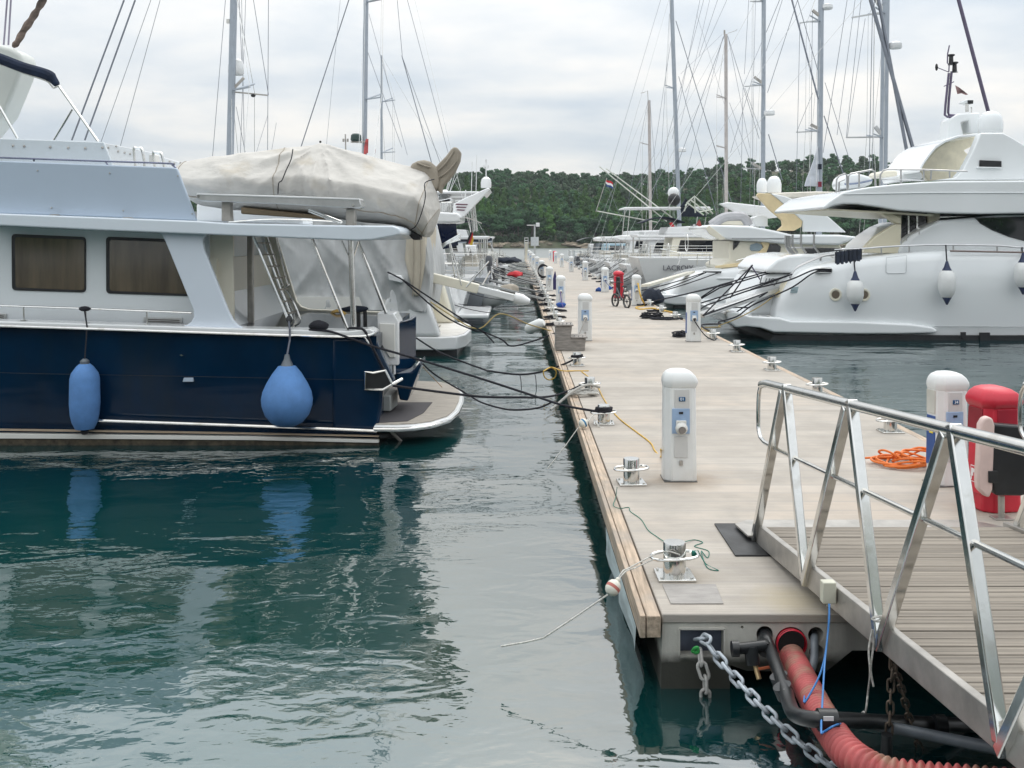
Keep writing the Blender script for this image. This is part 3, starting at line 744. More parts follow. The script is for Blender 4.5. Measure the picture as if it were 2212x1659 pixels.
# ---------------------------------------------------------------- gangway
def gangway():
    A = Vector((1.945, 8.32, .56)); st = Vector((.033, -1.352, .103)); W = 2.12
    T = thing('gangway', (3.0, 8.3, .5), 'wide gangway with grey board deck and shiny zigzag steel railings leading up from the pier', 'gangway')
    def at(k, x=0, z=0): return A + st * k + Vector((x, 0, z))
    K = 5.4
    up = Vector((0, .13, .99))
    for x in (.03, W - .03):
        mb = MB()
        a, b = at(-.06, x), at(K, x)
        for (p, q, wd, z0, z1) in ((a, b, .05, -.06, .10),):
            vs = [v + Vector((sx * wd / 2, 0, z)) for v in (p, q) for sx, z in ((-1, z0), (1, z0), (1, z1), (-1, z1))]
            mb.add(vs, [(0, 1, 2, 3), (7, 6, 5, 4), (0, 4, 5, 1), (1, 5, 6, 2), (2, 6, 7, 3), (3, 7, 4, 0)])
        mb.build('side_beam', dullsteel, T, bevel=.006)
    # deck boards across
    mb = MB(); n = 56; Lg = st.length * (K + .02); dv = st.normalized(); nrm = Vector((0, .13, .99)).normalized()
    for i in range(n):
        s = i * Lg / n; c = A + dv * (s + Lg / n / 2) + Vector((W / 2, 0, .06)) + Vector((0, 0, random.uniform(-.002, .002)))
        mb.box(c, (W - .12, Lg / n - .013, .03), rx=math.atan2(-st.z, -st.y) * -1 * -1 if False else -math.atan2(st.z, -st.y))
    mb.build('deck_boards', mat('grey grooved boards', (.245, .215, .178), .85, var=.2, vs=2.5, bump=.004, bs=34, stretch=(.25, 14, 1)), T, bevel=.004, seg=1)
    # toe flap and its chamfered far corner
    a = at(-.02, .06, .09); y2 = 8.86
    MB().poly([(a.x - .12, a.y - .02, .545), (1.86, y2 - .14, .53), (2.0, y2, .525), (3.95, y2, .525), (4.12, y2 - .22, .53), (a.x + W - .02, a.y, .545)], (0, 0, .018)).build('toe_flap', dullsteel, T, bevel=.003)
    def rail(x, sgn):
        h = 1.25
        for k in range(5):
            for (p, q) in ((at(k, x), at(k + .5 + .1, x, h)), (at(k + .5 + .1 + .06, x, h), at(k + 1 - .02, x))):
                p2 = p + (q - p).normalized() * -.05
                MB().bar(p2, q, .062, .062).build('rail_strut', steel, T, bevel=.008, seg=3)
        a0 = at(.25, x, h + .02)
        MB().tube([at(.14, x, h + .0), a0 + Vector((0, 0, 0)), at(K, x, h + .02)], .032, 16).build('handrail', steel, T)
        e = [at(.30, x, h + .02), at(.16, x, h + .01), at(.10, x, h - .04), at(.07, x, h - .14), at(.07, x, h - .35), at(.12, x, h - .43), at(.2, x, h - .45), at(.5, x, h - .46), at(K, x, h - .46)]
        MB().tube(curve(e[:6], 5)[:-1] + e[5:], .0165, 10).build('mid_rail', steel, T)
    rail(0, 1); rail(W, -1)
    # brackets
    for k in (1, 2, 3):
        p = at(k, .03, .0); MB().box(p + Vector((.03, -.03, -.02)), (.012, .1, .1)).build('bracket', dullsteel, T, bevel=.003)
    # cream junction box on the beam
    j = U(1789, 1278, 6.38); jb = MB().box(j, (.085, .07, .135)).build('junction_box', mat('cream plastic box', (.62, .61, .50), .5, var=.03), T, bevel=.006)
    MB().lathe([(.012, -.025), (.012, 0)], j + Vector((0, 0, -.066)), 8).build('cable_gland', jb.data.materials[0], jb)
    return T
gangway()
m_ = MB().poly([G(1543, 1133, .502), G(1700, 1133, .502), G(1760, 1202, .502), G(1588, 1202, .502)], (0, 0, .012)).build('rubber_mat', rubber, None, bevel=.003)
tag(m_, 'black rubber mat lying on the pier under the gangway toe', 'mat')
# ---------------------------------------------------------------- hoses, pipes and chains under the gangway
def V5(x, y, d): return U(*q5(x, y), d)
def V2(x, y, d): return U(*q2(x, y), d)
def V8(x, y, d): return U(*q8(x, y), d)
def corrugated(pts, r, pitch=.04, amp=.02):
    pts = curve(pts, 24); L_ = [0]
    for a, b in zip(pts, pts[1:]): L_.append(L_[-1] + (b - a).length)
    n = int(L_[-1] / pitch * 8); o = []; rr = []; k = 0
    for i in range(n + 1):
        s = L_[-1] * i / n
        while k < len(L_) - 2 and L_[k + 1] < s: k += 1
        t = (s - L_[k]) / max(1e-6, L_[k + 1] - L_[k]); o.append(pts[k].lerp(pts[k + 1], t))
        rr.append(r + amp * (.5 + .5 * math.cos(2 * math.pi * s / pitch)) ** .5)
    return MB().tube(o, rr, 22)
redhose = mat('faded red corrugated duct', (.43, .09, .088), .6, var=.12, vs=6, dirt=((.32, .24, .16), 3.5, .52, .7))
h = thing('red_duct', V5(600, 1500, 5.0), 'fat red corrugated duct curving out of the pier end under the gangway', 'duct')
corrugated([V5(512, 870, 6.78), V5(560, 960, 6.6), V5(640, 1120, 6.15), V5(720, 1280, 5.75), V5(815, 1440, 5.4), V5(950, 1610, 5.05), V5(1180, 1745, 4.85), V5(1500, 1795, 4.75), V5(1900, 1830, 4.65), V5(2500, 1880, 4.5)], .066).build('hose', redhose, h, ang=80)
c = q5(520, 797); MB().lathe([(.1, 0), (.104, -.02), (.094, -.03), (.092, .3)], U(*c, 6.76), 28, axis=(0, 1, 0)).build('wall_collar', redpvc, h)
MB().lathe([(.0901, 0), (.0901, .012), (0, .012)], U(*c, 6.735), 24, axis=(0, 1, 0)).build('duct_shade_disc', mat('painted duct shade', (.008, .006, .006), .9), h)  # black disc painted in place of the shade inside the collar
bp = thing('water_pipe', V5(500, 1250, 6.2), 'black plastic water pipe with valve bending along below the gangway', 'pipe')
MB().tube(curve([V5(330, 735, 6.9), V5(335, 760, 6.72), V5(370, 850, 6.6), V5(420, 980, 6.3), V5(480, 1140, 5.95), V5(505, 1230, 5.75), V5(545, 1310, 5.48), V5(640, 1345, 5.3), V5(760, 1352, 5.27), V5(960, 1358, 5.5), V5(1300, 1372, 5.9), V5(2100, 1400, 6.3)], 6), .041, 16).build('pipe', blackpipe, bp)
for (a, b_) in (((430, 1030), (450, 1085)), ((455, 1105), (490, 1190)), ((715, 1352), (850, 1356)), ((1560, 1385), (1640, 1388))):
    d = 6.15 if a[0] < 440 else 5.95 if a[0] < 600 else 5.27 if a[0] < 1000 else 6.0
    MB().tube([V5(*a, d), V5(*b_, d)], .056, 16).build('coupling', blackpipe, bp)
for (x, y, d, rz) in ((443, 1065, 6.08, .3), (475, 1155, 5.88, .3)):
    MB().box(V5(x, y, d - .01), (.022, .004, .036), ry=rz).build('tag', mat('white tag', (.75, .76, .74), .5), bp)
MB().box(V5(793, 1345, 5.205), (.052, .004, .022)).build('tag', mat('white tag', (.75, .76, .74), .5), bp)
v = MB().tube([V5(90, 838, 6.55), V5(140, 838, 6.55)], .05, 14).tube([V5(138, 838, 6.55), V5(330, 815, 6.6)], .036, 14).tube([V5(225, 820, 6.57), V5(245, 950, 6.55)], [.044, .046], 14)
v.tube([V5(330, 735, 6.8), V5(335, 850, 6.6)], .05, 14).build('tee_valve', blackpipe, bp)
tp = MB().tube([V5(262, 950, 6.55), V5(272, 1000, 6.53), V5(290, 1060, 6.5)], .017, 10).build('tap', mat('brass', (.45, .33, .18), .45, .8), bp)
MB().bar(V5(285, 985, 6.5), V5(410, 962, 6.48), .014, .008).build('lever', mat('rusty red lever', (.45, .12, .05), .5), tp)
t = thing('cable_conduit', V5(660, 900, 6.6), 'short dark grey conduit hanging from its hole in the pier end', 'conduit')
MB().tube(curve([V5(690, 730, 6.9), V5(690, 780, 6.7), V5(690, 900, 6.6), V5(672, 980, 6.55), V5(640, 1060, 6.5)], 5), .026, 14, caps=True).build('conduit_tube', plastgrey, t)
t = MB().tube([V5(965, 1352, 6.05), V5(1400, 1440, 5.7), V5(2100, 1580, 5.3)], .032, 14).build('grey_pipe', plastgrey)
tag(t, 'straight grey pipe tied up with white cord below the gangway', 'pipe')
t = MB().tube(curve([V5(797, 512, 6.1), V5(798, 620, 6.05), V5(785, 760, 6.0), V5(765, 950, 5.85), V5(750, 1200, 5.45), V5(740, 1430, 5.12), V5(760, 1440, 5.12), V5(850, 1390, 5.15), V5(965, 1372, 5.9)], 6), .0055, 6).tube(curve([V5(800, 512, 6.1), V5(790, 700, 6.05), V5(765, 900, 5.95), V5(720, 1050, 5.85), V5(625, 1220, 5.75), V5(620, 1180, 5.85), V5(640, 1060, 6.45)], 6), .0055, 6).build('blue_cable', mat('blue cable', (.05, .22, .55), .5))
tag(t, 'thin blue cable hanging from the cream junction box', 'cable')
def link(mb, c, t, side, ln, wd, r):
    t = t.normalized(); side = (side - t * side.dot(t)).normalized(); pts = []
    for i in range(16):
        a = 2 * math.pi * i / 16; x = math.cos(a); y = math.sin(a)
        pts.append(c + t * ((ln / 2 - wd / 2) * (1 if x > 0 else -1) + wd / 2 * x) + side * (wd / 2 * y))
    return mb.tube(pts, r, 8, closed=True)
def chain(path, ln, wd, r, m, parent, tilt=.6, sub=12):
    p = curve(path, sub); L_ = [0]
    for a, b in zip(p, p[1:]): L_.append(L_[-1] + (b - a).length)
    pitch = ln - 2.2 * r; n = int(L_[-1] / pitch); k = 0
    for i in range(n):
        s = pitch * (i + .5)
        while k < len(L_) - 2 and L_[k + 1] < s: k += 1
        c = p[k].lerp(p[k + 1], (s - L_[k]) / max(1e-6, L_[k + 1] - L_[k])); t = (p[min(k + 2, len(p) - 1)] - p[max(k - 1, 0)])
        up = Vector((1, 0, .4)) if i % 2 else Vector((.2, -1, .5))
        q = Matrix.Rotation(tilt, 3, t.normalized()); link(MB(), Vector((0, 0, 0)), t, up, ln, wd, r)
        mb = MB(); link(mb, c, t, q @ up, ln, wd, r); mb.build('link', m, parent)
t = thing('mooring_chain', V2(610, 480, 6.72), 'heavy galvanised chain running from the steel plate down into the water on the right', 'chain')
chain([V2(570, 500, 6.78), V2(640, 500, 6.66), V2(700, 600, 6.6), V2(800, 720, 6.5), V2(900, 840, 6.4), V2(1090, 1050, 6.2), V2(1290, 1250, 6.0), V2(1500, 1440, 5.85), V2(1790, 1660, 5.65), V2(2000, 1800, 5.5)], 0.112, .058, .0112, galv, t)
t = thing('hanging_chain', V2(630, 700, 6.66), 'short pale chain hanging straight down from the plate into the water', 'chain')
chain([V2(585, 600, 6.72), V2(600, 720, 6.66), V2(632, 850, 6.64), V2(636, 1000, 6.64), V2(632, 1200, 6.64), V2(632, 1320, 6.64)], 0.112, .058, .0112, mat('pale galvanised steel', (.46, .45, .43), .65, .2, var=.15, vs=12), t, tilt=.1)
t = MB().tube(curve([V2(520, 610, 6.62), V2(540, 580, 6.6), V2(565, 575, 6.6), V2(570, 610, 6.6), V2(545, 618, 6.6), V2(530, 600, 6.6)], 4), .012, 8).build('green_twine', mat('green twine', (.02, .25, .05), .7, bump=.003, bs=90))
tag(t, 'knot of bright green twine tied to the heavy chain', 'twine')
rust = mat('rusty chain steel', (.14, .11, .085), .75, .5, var=.3, vs=14, bump=.003, bs=70)
for i, (pp, lb) in enumerate((([V5(1250, 830, 5.62), V5(1262, 930, 5.62), V5(1245, 1100, 5.62), V5(1240, 1300, 5.62), V5(1222, 1580, 5.62)], 'rusty thin chain hanging straight down from the gangway beam'),
                ([V5(1255, 830, 5.66), V5(1285, 1000, 5.7), V5(1330, 1150, 5.8), V5(1390, 1380, 5.9), V5(1470, 1600, 6.0)], 'rusty thin chain slanting away to the right below the gangway'))):
    t = thing('rusty_chain', pp[0], lb, 'chain', 'rusty chains under the gangway'); chain(pp, .075, .036, .0065, rust, t, .5)
t = MB().lathe([(.03, 0), (.034, .02), (.03, .2), (0, .2)], V5(1215, 1720, 5.6), 12).build('chain_weight', blackpipe); tag(t, 'black sleeve at the lower end of the straight rusty chain', 'sleeve')
t = MB().tube(curve([V5(1105, 620, 5.66), V5(1150, 640, 5.62), V5(1190, 625, 5.64), V5(1185, 600, 5.66), V5(1110, 615, 5.62)], 4), .006, 6).tube(curve([V5(1110, 700, 5.62), V5(1085, 850, 5.62), V5(1095, 1000, 5.62), V5(1080, 1150, 5.7), V5(1062, 1300, 5.7), V5(1050, 1350, 5.95)], 5), .006, 6).tube(curve([V5(1112, 700, 5.62), V5(1120, 800, 5.62), V5(1100, 980, 5.62), V5(1120, 1110, 5.62)], 5), .006, 6).build('white_cord', ropewhite)
tag(t, 'thin white cord tied round the railing foot, hanging to the grey pipe', 'cord')
mb = MB()
for k in range(3):
    c0 = V5(1045 + 4 * k, 1345 + 12 * k, 5.95); mb.tube([c0 + Vector((.0, .036 * math.cos(a), .036 * math.sin(a))) + Vector((.01 * math.sin(a), 0, 0)) for a in [i * math.pi / 6 for i in range(12)]], .007, 6, closed=True)
t = mb.build('cord_knot', ropewhite); tag(t, 'white cord knotted around the end of the grey pipe', 'cord')

# ---------------------------------------------------------------- floats, lines and hoses on the deck
def float_buoy(a, b, band, name, label, r=.05):
    a = Vector(a); b = Vector(b); ax = (b - a); ln = ax.length; ax.normalize()
    t = thing(name, a, label, 'float')
    MB().lathe([(0, 0), (r * .45, .0), (r * .8, ln * .12), (r, ln * .32), (r, ln * .68), (r * .8, ln * .88), (r * .45, ln), (0, ln)], a, 18, axis=ax).build('float_body', mat('chalky float', (.70, .68, .60), .6, var=.08, vs=9), t)
    MB().lathe([(r * .985, 0), (r * 1.02, .006), (r * 1.02, ln * .24), (r * .985, ln * .245)], a + ax * ln * .36, 18, axis=ax).build('band', band, t)
    MB().ball(b + ax * .012, .019, 10).build('end_knot', mat('chalky float', (.70, .68, .60)), t)
fd = 7.0
float_buoy(q8(0, 0) and V8(880, 640, 6.95), V8(950, 530, 7.0), mat('faded red band', (.5, .16, .13), .6), 'line_float', 'white float with faded red band hanging over the pier edge at the front')
t = MB().tube(curve([V8(950, 520, 7.0), V8(1000, 440, 7.05), V8(1060, 410, 7.15), V8(1290, 290, 7.42), V8(1400, 270, 7.36), V8(1500, 300, 7.34)], 5), .005, 6).tube(curve([V8(960, 515, 7.0), V8(1030, 440, 7.05), V8(1110, 410, 7.2), V8(1270, 335, 7.42)], 5), .005, 6).tube([V8(870, 645, 6.95), V8(600, 830, 6.9), V8(310, 1022, 6.86), V8(150, 1060, 6.9), V8(-60, 1095, 6.95)], .006, 6).build('float_line', ropewhite)
tag(t, 'pale thin line from the nearest bollard through the red banded float into the water', 'line')
def q7(x, y): return (1042.4 + x * .248, 630.9 + y * .248)
def V7(x, y, d): return U(*q7(x, y), d)
float_buoy(V7(850, 1160, 13.3), V7(905, 1125, 13.35), mat('blue band', (.02, .16, .32), .5), 'line_float', 'white float with blue band lying on the left timber by the third bollard', r=.06)
t = MB().tube(curve([V7(985, 1055, 13.6), V7(950, 1085, 13.55), V7(915, 1130, 13.4)], 4), .007, 6).tube([V7(845, 1165, 13.3), V7(720, 1340, 13.1), V7(565, 1540, 12.9)], .006, 6).tube(curve([V7(960, 1080, 13.5), V7(985, 1130, 13.45), V7(1020, 1175, 13.4), V7(1080, 1190, 13.35)], 4), .007, 6).build('float_line', ropewhite)
tag(t, 'pale line from the third bollard through the blue banded float down to the water', 'line')
float_buoy(U(2040, 905, 13.2), U(2052, 922, 13.1), mat('blue band', (.02, .16, .32), .5), 'line_float', 'white float with blue band hanging by the right bollard near pedestal 34', r=.07)
gt = mat('green twine dark', (.01, .16, .12), .7)
t = MB().tube(curve([G(1333, 1052, .62), G(1330, 1075, .51), G(1325, 1092, .51), G(1340, 1098, .505), G(1358, 1096, .505), G(1362, 1105, .505), G(1385, 1122, .505), G(1400, 1145, .505), G(1420, 1160, .505), G(1450, 1180, .52)], 5), .0035, 5).tube(curve([G(1480, 1170, .52), G(1500, 1166, .505), G(1518, 1172, .505), G(1500, 1180, .505), G(1530, 1190, .505), G(1528, 1205, .505), G(1515, 1190, .51), G(1520, 1210, .505), G(1530, 1228, .505), G(1552, 1232, .505), G(1525, 1218, .505), G(1507, 1188, .6)], 5), .0035, 5).build('thin_cord', gt)
tag(t, 'thin blue green cord trailing over the deck between the two nearest bollards', 'cord')
mb = MB(); b0 = Vector((1.155 + .155, 7.55, .655))
for k in range(5):
    mb.tube([b0 + Vector((.007 * (k - 2), .018 * math.cos(a), .018 * math.sin(a))) for a in [i * math.pi / 5 for i in range(10)]], .005, 5, closed=True)
t = mb.build('cord_whipping', gt); tag(t, 'green cord wound around the ring of the nearest bollard', 'cord')
yc = mat('yellow cable', (.62, .38, .05), .55, var=.08, vs=20)
t = MB().tube(curve([G(*q7(530, 690), .52), V7(600, 655, 20.0), G(*q7(690, 685), .53), G(*q7(800, 686), .51), G(*q7(925, 686), .51)], 5) , .012, 6).tube(curve([G(*q7(860, 690), .51), G(*q7(980, 790), .51), G(*q7(1050, 920), .51), G(*q7(1110, 1010), .51), G(*q7(1200, 1110), .51), G(*q7(1330, 1210), .51), G(*q7(1460, 1310), .51), G(*q7(1500, 1380), .51), G(*q7(1555, 1435), .51), V7(1552, 1370, 10.45)], 5), .0085, 6).build('power_cable', yc)
tag(t, 'yellow cable lying along the deck to white pedestal 01', 'cable')
t = MB().tube(curve([V7(530, 700, 20), V7(540, 740, 20), V7(580, 765, 20), V7(630, 745, 20), V7(640, 690, 20), V7(600, 655, 20)], 4), .012, 6).build('cable_loop', yc); tag(t, 'loop of yellow cable drooping over the left pier edge', 'cable')
rnd = random.Random(5); mb = MB(); c = G(1945, 1005, .5) + Vector((.1, 0, 0)); pts = []
for i in range(130):
    a = i * .42 + rnd.uniform(-.1, .1); r = .22 + .1 * math.sin(i * .37) + rnd.uniform(-.03, .03)
    pts.append(c + Vector((r * 1.25 * math.cos(a), r * .9 * math.sin(a), .02 + .0011 * i * (.5 + .5 * math.sin(i * .9)) + rnd.uniform(0, .02))))
mb.tube(curve(pts, 3), .0125, 6); mb.tube(curve([c + Vector((-.15, .05, .08)), c + Vector((-.42, .1, .06)), c + Vector((-.58, .16, .03))], 5), .0125, 6)
t = mb.build('hose_coil', orange); tag(t, 'orange hose coiled in a loose heap beside pedestal 34', 'hose')
def step_box():
    d = 22.5; t = thing('boarding_steps', (1.17, d, .5), 'grey wooden boarding steps with two treads, standing on the left pier edge', 'steps')
    pp = [q7(a, b) for a, b in ((640, 298), (780, 298), (768, 405), (900, 408), (890, 518), (637, 515))]
    pp = [(x, y) for x, y in pp]
    p = [U(x, y, d) for x, y in pp]; zb = .505
    for i in (4, 5): p[i].z = zb
    MB().poly(p, (0, .7, 0)).build('side_boards', greywood, t, bevel=.006)
    a, b = p[0], p[1]
    MB().box(((a.x + b.x) / 2, d + .35, a.z + .02), (b.x - a.x + .06, .76, .03)).build('tread', greywood, t, bevel=.004)
    a, b = p[2], p[3]
    MB().box(((a.x + b.x) / 2 + .02, d + .35, a.z + .02), (b.x - a.x + .03, .76, .03)).build('tread', greywood, t, bevel=.004)
    for i in range(4):
        a = p[0].lerp(p[1], .2 + .24 * i); MB().tube([a + Vector((0, .05, .03)), a + Vector((0, .05, .075))], .012, 8).build('peg', alu, t)
    for i in range(3):
        a = p[2].lerp(p[3], .25 + .28 * i); MB().tube([a + Vector((0, .05, .03)), a + Vector((0, .05, .075))], .012, 8).build('peg', alu, t)
step_box()
def bicycle():
    c = Vector((3.72, 36.7, .5)); t = thing('bicycle', c, 'dark folding bicycle with small wheels leaning beside a white pedestal', 'bicycle')
    dx = Vector((.36, -.8, 0)).normalized(); r = .225
    side = Vector((-dx.y, dx.x, 0)); blk = mat('bicycle frame dark grey', (.05, .055, .07), .4)
    f = c + dx * -.42 + Vector((0, 0, r)); b = c + dx * .42 + Vector((0, 0, r))
    for w_ in (f, b):
        tr = MB().tube([w_ + dx * (r * math.cos(a)) + Vector((0, 0, r * math.sin(a))) for a in [i * math.pi / 12 for i in range(24)]], .036, 8, closed=True).build('wheel', rubber, t)
        mb = MB().tube([w_ - side * .04, w_ + side * .04], .03, 8)
        for k in range(6): a = k * math.pi / 3; mb.tube([w_, w_ + dx * (r * math.cos(a)) + Vector((0, 0, r * math.sin(a)))], .007, 5)
        mb.build('spokes', black, tr)
    Z = Vector((0, 0, 1)); head = f + dx * .1 + Z * .45; seat = b - dx * .17 + Z * .5; bb = c + dx * .05 + Z * .26
    MB().tube([f, head], .016, 8).tube([head, bb], .03, 8).tube([bb, seat], .018, 8).tube([bb, b], .014, 8).tube([seat - Z * .25, b], .012, 8).build('frame', blk, t)
    MB().tube([head, head + Z * .2 - dx * .02], .014, 8).tube([head + Z * .2 - side * .26, head + Z * .22, head + Z * .2 + side * .26], .013, 8).build('handlebar', black, t)
    MB().box(seat + Z * .03, (.1, .22, .05), rz=math.atan2(dx.y, dx.x) + R(90)).build('saddle', black, t, bevel=.015)
    MB().tube([bb - side * .14, bb + side * .14], .012, 8).box(bb - side * .14 + dx * .1, (.09, .06, .02)).box(bb + side * .14 - dx * .1, (.09, .06, .02)).build('crank', black, t)
bicycle()
def heap(c, r, name, label, m=ropeblack, n=70, rope=.02, h=.16):
    rnd = random.Random(int(c[0] * 100 + c[1])); pts = []
    for i in range(n):
        a = i * .55 + rnd.uniform(-.3, .3); q = r * (.45 + .5 * abs(math.sin(i * .71)))
        pts.append(Vector(c) + Vector((q * 1.3 * math.cos(a), q * math.sin(a), rope + h * (i / n) * (.4 + .6 * rnd.random()) * (1 - .6 * q / r))))
    o = MB().tube(curve(pts, 2), rope, 6).build(name, m); return tag(o, label, 'rope')
heap(G(1473, 728, .5) + Vector((.1, .0, 0)), .28, 'rope_heap', 'heap of black rope at the foot of the right white pedestal', h=.3)
heap(G(1408, 688, .5) + Vector((.0, .0, 0)), .3, 'rope_heap', 'coil of black rope on the deck before the second right yacht', h=.35)
heap(G(1440, 690, .5), .4, 'rope_heap', 'flat tangle of black rope trailing along the right pier edge', h=.08)
t = MB().tube(curve([U(1378, 612, 37.4), U(1384, 640, 37), G(1392, 660, .52), G(1374, 664, .52), G(1384, 668, .52), G(1410, 666, .52), G(1440, 672, .52), G(1460, 676, .52)], 6), .03, 6).build('power_cable', yc); tag(t, 'yellow cable from the pedestal behind the bicycle to the right edge', 'cable')
bl = mat('blue cloth', (.03, .10, .38), .8)
for (x, y, lb) in ((1211, 663, 'blue cloth at the foot of the slim left pedestal'), (1313, 625, 'blue cloth hanging on a distant right pedestal'), (1292, 629, 'small dark blue bundle lying left of a distant right pedestal')):
    p = G(x, y, .5) + Vector((.0, -.25, 0)); o = MB().ball(p + Vector((0, 0, .08)), (.16, .13, .1), 10)
    for i in range(len(o.v)): o.v[i] += Vector(noise.noise_vector(o.v[i] * 6)) * .07
    tag(o.build('cloth_bundle', bl), lb, 'cloth')
o = MB(); p = G(1193, 625, .5); o.lathe([(.16, 0), (.12, .4), (.03, .85), (0, .9)], p + Vector((.12, -.15, 0)), 10, sy=.7)
for i in range(len(o.v)): o.v[i] += Vector(noise.noise_vector(o.v[i] * 5)) * .04
tag(o.build('furled_cloth', mat('indigo cloth', (.03, .025, .10), .85)), 'furled indigo cloth leaning on a left pedestal', 'cloth')
t = thing('cable_coil', (1.36, 61.2, .9), 'dark cable coil hung on a distant left pedestal', 'cable')
mb = MB()
for k in range(6): mb.tube([Vector((1.5 + .02 * k, 61.25 - .03 * k, 1.0)) + Vector(((.3 + .02 * k) * math.cos(a), 0, (.42 - .02 * k) * math.sin(a))) for a in [i * math.pi / 9 for i in range(18)]], .03, 5, closed=True)
mb.build('coil', ropeblack, t)

t = thing('rescue_case', (4.0, 41.7, .5), 'black case standing in front of the half way red cabinet', 'rescue box')
prism_part([(1331, 598), (1340, 598), (1340, 636), (1331, 636)], 41.8, .2, 'case', black, t, .03)
prism_part([(1327, 597), (1331, 596), (1331, 637), (1327, 635)], 41.78, .18, 'lid', redpvc, t, .02); MB().tube([U(1335, 636, 41.9), (U(1335, 636, 41.9).x, 41.9, .5)], .03, 8).build('post', dullsteel, t)

for i, (p, q, c_, lb) in enumerate((((1.63, 24.8), (1.28, 24.4), dullsteel, 'grey cable plugged into the pedestal behind the wooden steps'), ((1.545, 36.8), (1.6, 36.3), mat('violet cable', (.12, .08, .3), .5), 'violet cable plugged into the slim pedestal with the blue cloth'),
        ((4.24, 24.6), (4.75, 24.7), ropeblack, 'black cable plugged into the right pedestal with the long blue panel'), ((1.49, 48.2), (1.2, 47.7), dullsteel, 'grey cable plugged into the pedestal with the furled cloth'), ((4.02, 47), (4.6, 46.6), bluepvc, 'blue cable plugged into the pedestal beyond the far red cabinet'))):
    a = Vector((p[0], p[1] - .24, 1.05)); e = Vector((q[0], q[1], .52))
    tag(MB().tube(curve([a, a + Vector((-.02, -.06, -.03)), a.lerp(e, .5) + Vector((0, -.05, -.12)), e, e + Vector((.15 if q[0] > 3 else -.2, .3, 0))], 6), .014, 6).build('power_cable', c_), lb, 'cable')
